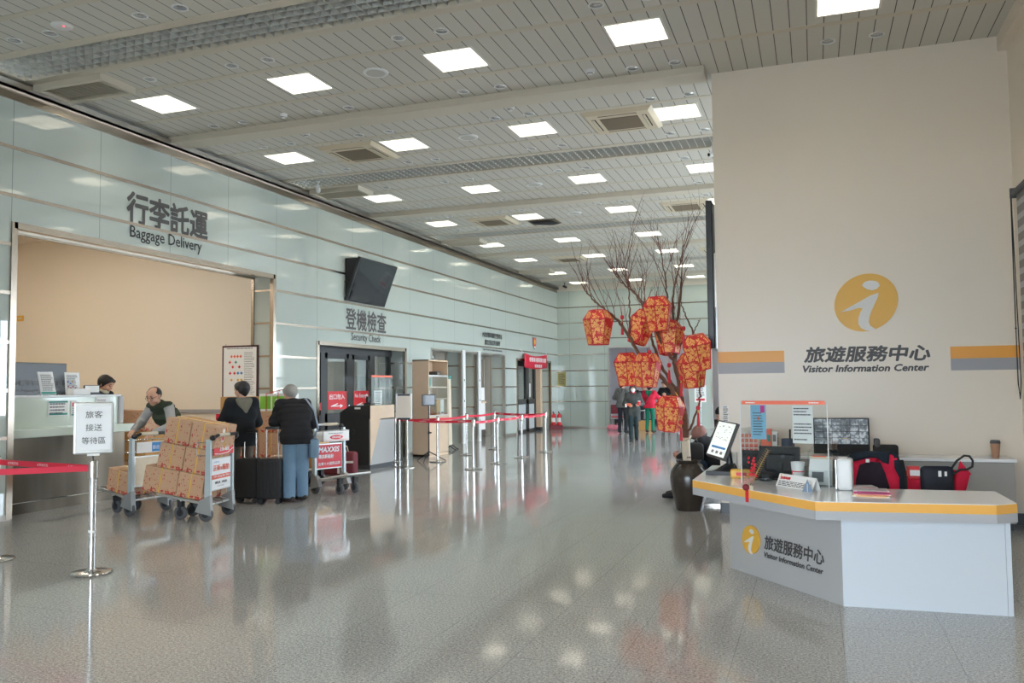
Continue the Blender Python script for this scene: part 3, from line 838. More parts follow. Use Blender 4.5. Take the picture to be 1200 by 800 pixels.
# far dark doors below the banner
t = root('glass_door', 'dark framed double doors with white lower panels below the red banner', 'door', (XL-.3, 0, 0))
m = MB().box(-.05, .05, 27.3, 30.4, 2.36, 2.57)
for y, w_ in ((27.36, .1), (28.1, .16), (29.2, .3), (30.1, .12)): m.box(-.05, .05, y-w_/2, y+w_/2, 0, 2.4)
m.box(-.05, .05, 27.3, 30.1, 1.0, 1.18).box(-.05, .05, 27.3, 30.1, 0, .08).build('frame', 'frame_dark', t)
MB().box(-.02, .02, 27.4, 30.05, .1, 1.0).build('lower_panel', mat('pale_panel', srgb(196, 204, 206), rough=.3), t)
MB().box(-.008, .008, 27.4, 30.05, 1.18, 2.36).build('glazing', 'door_glass', t)
MB().box(.01, .02, 29.5, 29.62, 1.25, 1.75).build('notice', 'paper', t)
t = root('wall_pilaster', 'cream post beside the far dark double doors', 'post', (XL-.2, 30.35, 0))
MB().box(-.1, .1, -.12, .12, 0, 2.56).build('post', 'wood', t)
MB().box(-.105, .105, -.125, .125, 0, .12).build('base', 'dark_base', t)

# ------------------------------------------------------------------ baggage counter
t = root('service_counter', 'long pale baggage counter with stainless steel base inside the beige opening', 'counter', (-9.86, 0, 0))
m = MB().box(-.62, -.03, 7.3, 10.15, .16, 1.0)
m.build('steel_base', 'counter_steel', t)
MB().box(-.6, -.05, 7.3, 10.13, 0, .15).build('plinth', 'counter_steel', t)
MB().cyl((-.02, 7.3, .15), (-.02, 10.15, .15), .012, n=8).build('foot_rail', 'chrome', t, True)
MB().bbox(-.64, .06, 7.3, 10.26, 1.0, 1.12, .012).build('ledge', 'counter_green', t)
MB().box(-.2, -.1, 7.3, 10.08, 1.12, 1.53).build('upper_panel', 'counter_green', t)
MB().bbox(-.42, -.07, 7.3, 10.12, 1.53, 1.56, .006).build('counter_top', 'white_plastic', t)
MB().bbox(-.6, -.06, 10.08, 10.17, 1.12, 1.54, .02).build('end_panel', 'cabinet_grey', t)
CFX = -9.86-.098
def paper(name, lab, loc, w_, h_, rot, lines, seed, cat='notice', head=None):
    t = root(name, lab, cat, loc); t.rotation_euler = rot
    MB().box(0, .004, -w_/2, w_/2, 0, h_).build('sheet', 'paper', t)
    text_lines('print', 'grey_print', t, (.004, -w_/2+.02, .02), XD, ZD, w_-.04, h_-.05, lines, seed)
    if head: MB().box(.004, .0055, -w_/2+.008, w_/2-.008, h_-.035, h_-.01).build('header', head, t)
    return t
paper('notice', 'white notice sheet taped to the counter front beside the clerk', (CFX+.008, 9.78, 1.22), .24, .30, (0, 0, 0), 9, 3)
t = paper('notice', 'green headed notice card on the pale counter front', (CFX+.008, 9.0, 1.27), .33, .22, (0, 0, 0), 4, 5, head='teal')
MB().box(.004, .0055, -.15, .15, .015, .04).build('footer', 'teal', t)
t = paper('notice', 'narrow red and white price card left of the white sign', (CFX+.008, 9.26, 1.27), .09, .21, (0, 0, 0), 5, 6)
MB().box(.005, .007, -.03, .03, .13, .18).build('red_block', 'red', t); MB().box(.005, .007, -.04, .04, .0, .02).build('green_edge', 'teal', t)
# notice stands on the counter top
def stand(lab, y, w_, h_, tilt, kind, seed):
    t = root('notice_stand', lab, 'notice stand', (-10.05, y, 1.56))
    m = Matrix.Rotation(tilt, 4, 'Y')
    MB().box(-.06, .06, -w_/2, w_/2, 0, .006).box(-.006, 0, -w_/2, w_/2, 0, h_, m).build('stand', 'acrylic', t)
    MB().box(.001, .004, -w_/2+.006, w_/2-.006, .01, h_-.006, m).build('sheet', 'paper', t)
    p = text_lines('print', 'grey_print', t, (.004, -w_/2+.03, .06), XD, m.to_3x3() @ Vector(ZD), w_-.06, h_-.1, 11, seed)
    if kind == 'teal': MB().box(.0045, .006, -w_/2+.01, w_/2-.01, .015, .05, m).build('footer', 'teal', t)
    else:
        for k, c in enumerate(('red', 'red', 'red', 'magenta', 'blue_print', 'blue_print', 'logo_yellow')):
            MB().box(.0045, .006, -.09+.04*(k % 4), -.065+.04*(k % 4), .11+.07*(k//4)-.03*(k % 2), .135+.07*(k//4)-.03*(k % 2), m).build('symbol', c, t)
    return t
stand('leaning white text notice in a clear stand on the baggage counter', 8.93, .26, .34, -.25, 'teal', 11)
stand('white hazard symbol notice standing on the baggage counter near clerk', 9.34, .27, .33, -.1, 'sym', 12)
t = root('display_screen', 'black terminal screen lying low on the counter beside the clerk', 'screen', (-10.0, 9.62, 1.56))
MB().bbox(-.06, .06, -.15, .15, .0, .02, .005).bbox(-.01, .01, -.14, .14, .02, .14, .004).build('casing', 'black', t); MB().box(.011, .013, -.125, .125, .035, .13).build('panel', 'paper', t)
t = root('tissue_box', 'cream box on the counter behind the white sign', 'box', (-9.98, 9.38, 1.56))
MB().bbox(-.06, .06, -.15, .15, 0, .09, .01).build('body', 'paper', t); MB().box(-.02, .02, -.06, .06, .09, .095).build('slot', 'grey_print', t)
# black board behind the counter
t = root('baggage_board', 'black baggage reminder board with pale lettering behind the counter', 'board', (-11.3, 0, 0))
MB().bbox(-.06, 0, 8.6, 10.37, .9, 2.06, .01).build('board', 'board_black', t)
MB().box(-.3, -.06, 8.7, 8.8, 0, 1.6).box(-.3, -.06, 10.15, 10.25, 0, 1.6).build('leg', 'matte_black', t)
text('chinese_lettering', '請確認您的行李已通過檢查', 'grey_print', t, (.002, 8.93, 1.70), XD, ZD, height=.10, width=1.36, bold=.004)
text('english_lettering', 'Make sure your baggage has been', 'grey_print', t, (.002, 8.93, 1.60), XD, ZD, height=.06, width=1.3)
MB().cyl((0, 9.17, 1.86), (.006, 9.17, 1.86), .03, n=14).build('knob', 'grey_print', t, True)
# poster on the end wall
t = root('wall_poster', 'framed hazardous goods poster on the beige end wall', 'poster', (-10.345, 13.5, 2.0))
MB().box(-.41, .41, -.03, -.0, -.56, .46).build('frame', mat('maroon_frame', srgb(72, 30, 34), rough=.4), t)
MB().box(-.375, .375, -.034, -.03, -.53, .425).build('sheet', 'paper', t)
for k in range(2): MB().lathe([(.012, 0), (.012, .03)], 8, (-.34+.7*k, -.015, .46)).build('hanger', 'steel', t)
text_lines('title', 'grey_print', t, (-.3, -.034, .385), (1, 0, 0), ZD, .6, .03, 1, 2)
cols = {'r': 'red', 'g': 'teal', 'b': 'blue_print', 'y': 'logo_yellow', 'o': 'orange_edge'}
for x, z, c in [(-.19, .25, 'o'), (-.12, .25, 'o'), (-.05, .25, 'o'), (.02, .25, 'o'), (-.23, .14, 'r'), (-.09, .14, 'g'), (-.16, .05, 'r'), (-.01, .05, 'r'), (-.22, -.07, 'r'), (-.12, -.07, 'r'), (-.04, -.07, 'b'), (.04, -.07, 'b'), (-.19, -.2, 'y'), (-.04, -.2, 'y'), (.04, -.2, 'y'), (-.09, -.38, 'y'), (.07, -.4, 'y')]:
    s = .032; MB().add([(x-s, -.036, z), (x, -.036, z-s), (x+s, -.036, z), (x, -.036, z+s)], [(0, 1, 2, 3)]).build('hazard_symbol', cols[c], t)
text_lines('print', 'grey_print', t, (.1, -.034, -.48), (1, 0, 0), ZD, .25, .82, 24, 3, .3)
t = root('wall_socket', 'small brass wall plate high on the beige wall', 'wall plate', at(24, 373, Y=13.5))
MB().bbox(-.1, .1, -.012, 0, -.06, .06, .004).build('plate', 'logo_yellow', t); MB().box(-.05, .05, -.016, -.011, -.02, .02).build('switch', 'cream_plastic', t)

# ------------------------------------------------------------------ stanchions and belts
def stanchion(loc, lab, grp='belt stanchions'):
    t = root('belt_stanchion', lab, 'stanchion', (loc[0], loc[1], 0), group=grp)
    MB().lathe([(.0001, 0), (.17, 0), (.175, .012), (.17, .022), (.06, .03), (.035, .045), (.0001, .045)], 32).build('base', 'chrome', t, True)
    MB().lathe([(.026, .04), (.026, .9)], 20).build('post', 'chrome', t, True)
    MB().lathe([(.0001, .84), (.034, .84), (.036, .85), (.036, .975), (.03, .985), (.0001, .985)], 20).build('head', 'steel', t, True)
    MB().lathe([(.0001, .985), (.031, .985), (.031, .995), (.0001, .997)], 20).build('cap', 'black', t, True)
    return t
def belt(par, a, b, z=.93, zb=None, sag=.02, h=.05, printed=True, hb=None):
    """red tape from stanchion a to stanchion b, a part of a's stanchion"""
    zb = z if zb is None else zb
    A, B = Vector((a[0], a[1], z)), Vector((b[0], b[1], zb)); d = (B-A).normalized()
    A, B = A+d*.035, B-d*.035; off = Vector(par.location); rows = [[], []]
    for i in range(13):
        u = i/12; p = A.lerp(B, u) - Vector((0, 0, sag*4*u*(1-u))) - off
        rows[0].append(p+Vector((0, 0, h/2))); rows[1].append(p-Vector((0, 0, h/2)))
    o = MB().sheet(rows, .002).build('belt', 'belt', par)
    if printed:
        L = (B-A).length; side = d.cross(Vector(ZD))
        if side.y > 0 : dd = -d; side = -side
        else: dd = d
        n = max(1, int(L/.42))
        for k in range(n):
            u = (k+.5)/n; c = A.lerp(B, u) - Vector((0, 0, sag*4*u*(1-u))) - off + dd.cross(Vector(ZD))*.004
            text('belt_lettering', '北竿航空站', 'paper', o, c, dd, ZD, height=h*.5, width=.16, align='C')
    return o
S1 = at(107, 672, Z=0)
t = root('sign_stanchion', 'chrome belt stanchion carrying the white framed pickup waiting sign', 'stanchion', (S1.x, S1.y, 0))
MB().lathe([(.0001, 0), (.165, 0), (.172, .012), (.165, .022), (.05, .03), (.034, .045), (.0001, .045)], 36).build('base', 'chrome', t, True)
MB().lathe([(.029, .04), (.029, .88)], 24).build('post', 'chrome', t, True)
MB().lathe([(.0001, .84), (.04, .84), (.041, .85), (.041, .985), (.034, .992), (.0001, .992)], 24).build('head', 'steel', t, True)
MB().lathe([(.031, .36), (.031, .38)], 24).build('tape', 'paper', t, True)
MB().cyl((0, 0, .99), (0, 0, 1.06), .008, n=10).build('sign_stem', 'black', t, True)
fd = Vector((-S1.x, -S1.y, 0)).normalized(); ang = math.atan2(fd.x, -fd.y)
R0 = Matrix.Rotation(ang+.04, 4, 'Z')
bd = MB().bbox(-.16, .16, -.014, .014, 1.05, 1.51, .012, m=R0).build('sign_frame', 'alu', t)
MB().box(-.137, .137, -.0165, -.014, 1.085, 1.475, R0).build('sign_sheet', 'white', bd)
MB().box(-.05, .05, -.018, .018, 1.035, 1.055, R0).build('sign_bracket', 'alu', bd)
rx = R0.to_3x3() @ Vector((1, 0, 0)); ry = R0.to_3x3() @ Vector((0, -1, 0))
for s, z, wd in (('旅客', 1.40, .135), ('接送', 1.285, .13), ('等待區', 1.17, .19)):
    text('handwriting', s, 'letter', bd, tuple(ry*.0185 + Vector((0, 0, z))), tuple(rx), ZD, height=.062, width=wd, align='C', bold=.0)
S2 = (-7.44, 6.04)
stanchion(S2, 'chrome belt stanchion whose round base shows at the left picture edge')
# the two red tapes lead away to the left from the sign stanchion
belt(t, (S1.x, S1.y), S2, .925, .935, .0, .052)
pb = at(0, 553, Z=.925)
S3 = (S1.x+(pb.x-S1.x)*1.3, S1.y+(pb.y-S1.y)*1.3)
stanchion(S3, 'chrome belt stanchion just outside the left edge, holding the plain red tape')
belt(t, (S1.x, S1.y), S3, .925, .925, .0, .052, printed=False)
FR = [(-6.37, 15.5), (-6.36, 16.84), (-6.36, 18.39), (-6.32, 20.1)]
BK = [(-7.8, 16.93), (-7.9, 18.81), (-7.94, 20.79)]
on = ['nearest', 'second nearest', 'third nearest', 'farthest']
fs = [stanchion(p, 'chrome stanchion %s in the front row before security, holding red tape' % on[i]) for i, p in enumerate(FR)]
bs = [stanchion(p, 'chrome stanchion %s in the back row near the bookcase, holding red tape' % on[i]) for i, p in enumerate(BK)]
for i in range(3): belt(fs[i], FR[i], FR[i+1])
for i in range(2): belt(bs[i], BK[i], BK[i+1])
belt(bs[2], BK[2], FR[3])
es = stanchion((-8.75, 16.75), 'chrome stanchion half hidden behind the security podium')
belt(es, (-8.75, 16.75), BK[0])
# framed board on two posts
SB = (-7.95, 15.62)
t = root('sign_stand', 'blank framed notice board on two chrome posts beside the podium', 'sign stand', (SB[0], SB[1], 0), YAW-.05)
for s in (-.09, .07):
    MB().cyl((s, 0, .02), (s, 0, 1.0), .016, n=12).build('post', 'chrome', t, True)
    MB().lathe([(.0001, 0), (.16, 0), (.16, .012), (.02, .025), (.0001, .025)], 24, (s, .1 if s < 0 else -.1, 0)).box(s-.015, s+.015, -.1 if s > 0 else 0, 0 if s > 0 else .1, .008, .024).build('base', 'steel', t, True)
MB().bbox(-.17, .17, -.02, .01, .98, 1.50, .008).build('frame', 'alu', t)
MB().box(-.15, .15, -.024, -.02, 1.01, 1.46).build('sheet', mat('blank_sheet', srgb(228, 218, 206), rough=.12), t)
for z in (.985, 1.475): MB().box(-.13, .13, -.03, .012, z-.02, z+.02).build('clip', 'black', t)
belt(t, (SB[0]+.18, SB[1]), FR[0], .95)
o = [c for c in t.children if c.name.startswith('belt')][-1]
o.matrix_parent_inverse = Matrix.Rotation(-(YAW-.05), 4, 'Z')
# security podium
t = root('security_podium', 'black and silver security podium with clear shield before the glass doors', 'podium', (0, 0, 0))
kx0, kx1, ky0, ky1 = -9.05, -8.36, 14.95, 15.98
MB().box(kx0+.02, kx1-.02, ky0+.03, ky1-.02, 0, .09).build('plinth', 'dark_base', t)
side = [(kx0, .09), (kx1-.02, .09), (kx1-.02, 1.27), (kx0+.22, 1.27), (kx0, 1.13)]
mz = Matrix(((1, 0, 0, 0), (0, 0, 1, 0), (0, 1, 0, 0), (0, 0, 0, 1)))
MB().prism(side, ky0, ky1, mz).build('body', 'matte_black', t)
MB().box(kx1-.02, kx1, ky0, ky1, .09, 1.0).build('front_panel', mat('podium_silver', srgb(166, 164, 162), rough=.3, metal=.4), t)
MB().add([(kx1, ky0, 1.27), (kx1, ky1, 1.27), (kx1+.0, ky1, .98), (kx1, ky0+.42, .98), (kx1-.018, ky0, 1.27), (kx1-.018, ky1, 1.27)], [(0, 1, 2, 3)]).add([(kx1+.005, ky0, 1.27), (kx1+.005, ky0+.42, 1.0), (kx1+.005, ky0, .09)], [(0, 1, 2)]).build('slanted_facing', 'wood', t)
MB().cyl((kx0+.3, ky0-.01, .75), (kx0+.3, ky0+.01, .75), .05, n=16).build('lock', 'black', t, True)
MB().box(kx1-.35, kx1-.22, ky0-.005, ky0+.001, 1.2, 1.24).build('label_plate', 'paper', t)
p = MB().box(kx1-.03, kx1-.022, ky0+.1, ky1-.05, 1.27, 1.86).box(kx1-.65, kx1-.03, ky0+.1, ky0+.108, 1.27, 1.86).build('shield', 'acrylic', t)
MB().box(kx1-.034, kx1-.018, ky0+.1, ky1-.05, 1.84, 1.88).build('orange_strip', 'orange_edge', p)
t = root('desk_phone', 'black phone and papers behind the clear shield on the podium', 'phone', (-8.6, 15.35, 1.27))
MB().bbox(-.08, .08, -.1, .1, 0, .05, .01).build('base', 'black', t); MB().bbox(-.03, .03, -.1, .1, .05, .18, .015).build('handset', 'black', t)
t = root('document', 'white paper sheet leaning on the podium behind the shield', 'paper', (-8.55, 15.62, 1.27))
MB().box(-.005, .005, -.16, .16, 0, .3).build('sheet', 'paper', t); text_lines('print', 'grey_print', t, (.006, -.13, .02), XD, ZD, .26, .26, 8, 22)
# tripod with a small monitor
t = root('tripod', 'black tripod stand holding a small monitor before the bookcase', 'tripod', (-8.02, 16.95, 0), .35)
MB().cyl((0, 0, .12), (0, 0, 1.22), .014, n=10).cyl((0, 0, .6), (0, 0, .66), .022, n=10).build('column', 'black', t, True)
for k in range(3):
    a = k*2*PI/3+.3; MB().tube([(0, 0, .22), (.38*math.cos(a), .38*math.sin(a), .01)], .011, 8).build('leg', 'black', t, True)
MB().cyl((.02, 0, .63), (.06, 0, .63), .015, n=8).build('knob', 'black', t, True)
mo = MB().bbox(-.15, .15, -.025, .02, 1.22, 1.47, .01).build('monitor', mat('monitor_back', srgb(72, 74, 78), rough=.35), t)
MB().box(-.13, .13, -.03, -.025, 1.245, 1.45).build('screen', mat('dull_screen', srgb(96, 100, 106), rough=.15), mo)
# bookcase
t = root('bookcase', 'tall pale wooden bookcase with glass doors against the left wall', 'bookcase', (-8.52, 18.0, 0))
D_, W_, H_ = .42, 1.12, 2.28
MB().box(-D_, 0, 0, .025, 0, H_).box(-D_, 0, W_-.025, W_, 0, H_).box(-D_, 0, 0, W_, H_-.03, H_).box(-D_, 0, 0, W_, 0, .06).box(-D_, -D_+.01, 0, W_, 0, H_).build('carcass', 'wood', t)
for z in (.95, 1.35, 1.63, 1.9): MB().box(-D_+.02, -.03, .025, W_-.025, z-.012, z+.012).build('shelf', 'wood', t)
for y in (.03, W_/2+.005): 
    d = MB().box(-.02, 0, y, y+W_/2-.035, .07, .94).build('door', 'wood', t); MB().cyl((0, y+(.45 if y < .3 else .06), .8), (.02, y+(.45 if y < .3 else .06), .8), .01, n=8).build('knob', 'steel', d)
for y in (.03, W_/2+.005): MB().box(-.012, -.004, y, y+W_/2-.035, .96, 1.9).build('glass_door', 'window_glass', t)
MB().box(-.02, 0, .02, W_-.02, 1.88, 1.92).box(-.02, 0, .02, W_-.02, .94, .97).build('door_rail', 'alu', t)
rb = random.Random(4)
for k, (z, y0, hh, c, lab) in enumerate([(.96, .1, .3, 'paper', 'stack of white papers on the lowest glazed bookcase shelf'), (1.36, .12, .2, 'white_plastic', 'white box behind glass on the middle bookcase shelf'), (.96, .68, .62, 'plain_card', 'tall brown folder behind the right bookcase glass'), (1.64, .15, .2, 'teal', 'teal box on the upper glazed bookcase shelf'), (1.91, .7, .1, 'letter', 'small dark object on the open top bookcase shelf'), (.96, .9, .5, 'paper', 'white printed document holder in right bookcase door')]):
    t2 = root('stored_box', lab, 'box', (-8.72, 18.0+y0, z)); MB().bbox(-.12, .1, 0, .2, .002, min(hh, .37 if k != 4 else .1), .008).build('body', c, t2); MB().box(.1, .103, .03, .15, .03, .07).build('label', 'grey_print', t2)
# folded banner stand
t = root('banner_stand', 'white roll banner leaning in a teal capped stand beside the bookcase', 'banner stand', (-9.0, 20.35, 0), .2)
MB().add([(0, -.2, .12), (0, .2, .12), (0, .05, 1.85), (0, -.16, 1.85), (-.03, -.2, .12), (-.03, .2, .12), (-.03, .05, 1.85), (-.03, -.16, 1.85)], [(0, 1, 2, 3), (7, 6, 5, 4), (0, 4, 5, 1), (1, 5, 6, 2), (2, 6, 7, 3), (3, 7, 4, 0)]).build('cloth', 'wrap', t)
MB().bbox(-.04, .01, -.18, .07, 1.84, 1.93, .01).build('cap', 'teal', t)
MB().cyl((-.02, -.22, .1), (-.02, -.22, 1.9), .012, n=8).build('pole', 'steel', t, True)
for s in (-.15, .15): MB().tube([(0, s, .12), (.12, s+.03, .02), (.16, s+.05, .012)], .014, 6).tube([(0, s, .12), (-.14, s, .012)], .014, 6).build('foot', 'black', t, True)
# fire extinguishers
t = root('extinguisher_stand', 'red floor stand holding two fire extinguishers in the far corner', 'stand', (-9.3, 30.95, 0), .3)
MB().bbox(-.24, .24, -.15, .15, 0, .16, .01).build('tray', mat('stand_red', srgb(120, 22, 34), rough=.4), t)
MB().box(-.22, .22, .12, .15, .16, .2).build('back_rail', 'red', t)
for k in range(2):
    e = root('fire_extinguisher', ['left red fire extinguisher in the corner floor stand', 'right red fire extinguisher in the corner floor stand'][k], 'fire extinguisher', (-9.4+.2*k, 30.92+.06*k, .161), group='corner fire extinguishers')
    MB().lathe([(.0001, 0), (.075, 0), (.08, .02), (.08, .34), (.05, .42), (.02, .44), (.02, .46), (.0001, .46)], 18).build('cylinder', 'red', e, True)
    MB().box(-.015, .015, -.06, .03, .46, .5).box(-.012, .012, -.09, .0, .5, .52).build('valve', 'black', e); MB().tube([(.0, -.03, .46), (.1, -.05, .4), (.1, -.04, .15)], .011, 6).build('hose', 'black', e, True)
    MB().lathe([(.081, .12), (.081, .28)], 18).build('label_band', 'paper', e, True)
# stand sign by the far opening
t = root('sign_stand', 'white notice with red lines on a chrome post at the far opening', 'sign stand', (-3.62, 28.83, 0))
MB().lathe([(.0001, 0), (.2, 0), (.2, .015), (.03, .03), (.0001, .03)], 24).build('base', 'chrome', t, True); MB().cyl((0, 0, .02), (0, 0, 1.1), .02, n=10).build('post', 'chrome', t, True)
MB().box(-.19, .19, -.03, -.01, 1.05, 1.62).build('board', 'paper', t); text_lines('print', 'grey_print', t, (-.14, -.031, 1.2), (1, 0, 0), ZD, .28, .36, 7, 9); MB().box(-.14, .14, -.033, -.031, 1.1, 1.17).build('red_line', 'red', t)
# ================================================================== people: bodies and clothes grown from one skeleton
def surface_net(D, org, h):
    nx, ny, nz = D.shape
    ins = D < 0
    cs = [ins[i:nx-1+i, j:ny-1+j, k:nz-1+k] for i in (0, 1) for j in (0, 1) for k in (0, 1)]
    s = sum(c.astype(np.int8) for c in cs)
    I, J, K = np.nonzero((s > 0) & (s < 8))
    if len(I) == 0: return [], []
    vid = -np.ones((nx-1, ny-1, nz-1), int); vid[I, J, K] = np.arange(len(I))
    P = np.zeros((len(I), 3)); n = np.zeros(len(I))
    off = [(i, j, k) for i in (0, 1) for j in (0, 1) for k in (0, 1)]
    for a in range(8):
        for b in range(a+1, 8):
            if sum(abs(off[a][q]-off[b][q]) for q in range(3)) != 1: continue
            oa, ob = off[a], off[b]
            va = D[I+oa[0], J+oa[1], K+oa[2]]; vb = D[I+ob[0], J+ob[1], K+ob[2]]
            c = (va < 0) != (vb < 0)
            t = np.where(c, va/np.where(c, va-vb, 1), 0)
            for q in range(3): P[:, q] += np.where(c, oa[q]+t*(ob[q]-oa[q]), 0)
            n += c
    P = (P/n[:, None] + np.stack([I, J, K], 1))*h + org
    F = []
    for ax in range(3):
        sl0 = [slice(1, -1)]*3; sl0[ax] = slice(0, -1); sl1 = [slice(1, -1)]*3; sl1[ax] = slice(1, None)
        A, B = ins[tuple(sl0)], ins[tuple(sl1)]
        ii = np.stack(np.nonzero(A != B), 1)
        if len(ii) == 0: continue
        fl = A[ii[:, 0], ii[:, 1], ii[:, 2]]
        base = ii + np.array([0 if q == ax else 1 for q in range(3)])
        u, v = [q for q in range(3) if q != ax]
        if ax == 1: u, v = v, u
        def cell(du, dv):
            c = base.copy(); c[:, u] -= du; c[:, v] -= dv
            return vid[c[:, 0], c[:, 1], c[:, 2]]
        q4 = np.stack([cell(1, 1), cell(0, 1), cell(0, 0), cell(1, 0)], 1)
        q4[~fl] = q4[~fl][:, ::-1]
        F.append(q4[(q4 >= 0).all(1)])
    return P, np.concatenate(F)

class Blob:
    """smooth union of tapered capsules, cut by planes"""
    def __init__(s, h=.014, k=.03): s.p = []; s.h = h; s.k = k; s.cut = []; s.ridge = None; s.sub = []
    def cap(s, a, b, ra, rb=None, k=None):
        s.p.append((np.array(a, float), np.array(b, float), ra, ra if rb is None else rb, s.k if k is None else k)); return s
    def plane(s, n, c): s.cut.append((np.array(n, float), c)); return s
    def mesh(s):
        lo = np.min([np.minimum(a-ra, b-rb) for a, b, ra, rb, k in s.p], 0) - 3*s.h
        hi = np.max([np.maximum(a+ra, b+rb) for a, b, ra, rb, k in s.p], 0) + 3*s.h
        n = np.ceil((hi-lo)/s.h).astype(int)+1
        ax = [lo[q]+s.h*np.arange(n[q]) for q in range(3)]
        D = np.full(n, .3)
        def sub(a, b, ra, rb, k, pad):
            l = np.minimum(a-ra, b-rb)-pad; u = np.maximum(a+ra, b+rb)+pad
            i0 = np.clip(((l-lo)/s.h).astype(int), 0, n-1); i1 = np.clip(np.ceil((u-lo)/s.h).astype(int)+1, 1, n)
            X = ax[0][i0[0]:i1[0]][:, None, None]; Y = ax[1][i0[1]:i1[1]][None, :, None]; Z = ax[2][i0[2]:i1[2]][None, None, :]
            d = b-a; L = d@d
            t = np.clip(((X-a[0])*d[0]+(Y-a[1])*d[1]+(Z-a[2])*d[2])/(L if L > 1e-9 else 1), 0, 1)
            q = np.sqrt((X-a[0]-t*d[0])**2+(Y-a[1]-t*d[1])**2+(Z-a[2]-t*d[2])**2)-(ra+(rb-ra)*t)
            return (slice(i0[0], i1[0]), slice(i0[1], i1[1]), slice(i0[2], i1[2])), q
        for a, b, ra, rb, k in s.p:
            sl, q = sub(a, b, ra, rb, k, 2*k+2*s.h)
            e = D[sl]
            if k > 0:
                hh = np.clip(.5+.5*(e-q)/k, 0, 1); D[sl] = e*(1-hh)+q*hh-k*hh*(1-hh)
            else: D[sl] = np.minimum(e, q)
        for a, b, ra, rb in s.sub:
            sl, q = sub(np.array(a, float), np.array(b, float), ra, rb, 0, .05)
            D[sl] = np.maximum(D[sl], -q)
        X, Y, Z = np.meshgrid(*ax, indexing='ij', sparse=True)
        if s.ridge: D = D + s.ridge(X, Y, Z)
        for nn, c in s.cut: D = np.maximum(D, nn[0]*X+nn[1]*Y+nn[2]*Z-c)
        return surface_net(D, lo, s.h)
    def into(s, mb):
        P, F = s.mesh()
        if len(P): mb.add([tuple(p) for p in P], [tuple(int(i) for i in f) for f in F])
        return mb

def V3(*a): return np.array(a, float)
def rotm(yaw=0, pitch=0, roll=0):
    return np.array((Matrix.Rotation(yaw, 3, 'Z') @ Matrix.Rotation(pitch, 3, 'X') @ Matrix.Rotation(roll, 3, 'Y')))

def hand(mb, wrist, dr, palm_n, side, curl=.5, h=.0055, sc=1.0):
    """palm, four unequal bent fingers and a thumb from the side of the palm; dr along the fingers, palm_n out of the palm"""
    d = V3(*dr); d /= np.linalg.norm(d); n = V3(*palm_n); n = n-d*(n@d); n /= np.linalg.norm(n); x = np.cross(d, n)*side
    b = Blob(h, .010)
    w = V3(*wrist)
    P = lambda u, v, q: w + (x*u + d*v + n*q)*sc
    b.cap(w-d*.05, w+d*.01, .026*sc, .024*sc)
    for u in (-.027, -.009, .009, .027): b.cap(P(u*.75, .01, 0), P(u, .085, 0), .0165*sc, .0135*sc)
    for u, l, r in ((-.031, .058, .0078), (-.0105, .074, .0086), (.0105, .08, .0088), (.031, .070, .0086)):
        a = P(u, .088, 0); c = curl*.9
        m1 = a + (d*math.cos(c)+n*math.sin(c))*l*.5*sc; m2 = m1 + (d*math.cos(2.1*c)+n*math.sin(2.1*c))*l*.5*sc
        b.cap(a, m1, r*sc*1.05, r*sc, .004); b.cap(m1, m2, r*sc, r*.85*sc, .004)
    a = P(.032, .028, .006); m1 = P(.058, .058, .02); m2 = P(.060, .09, .032)
    b.cap(a, m1, .0135*sc, .0105*sc, .006); b.cap(m1, m2, .0105*sc, .0085*sc, .004)
    b.into(mb)

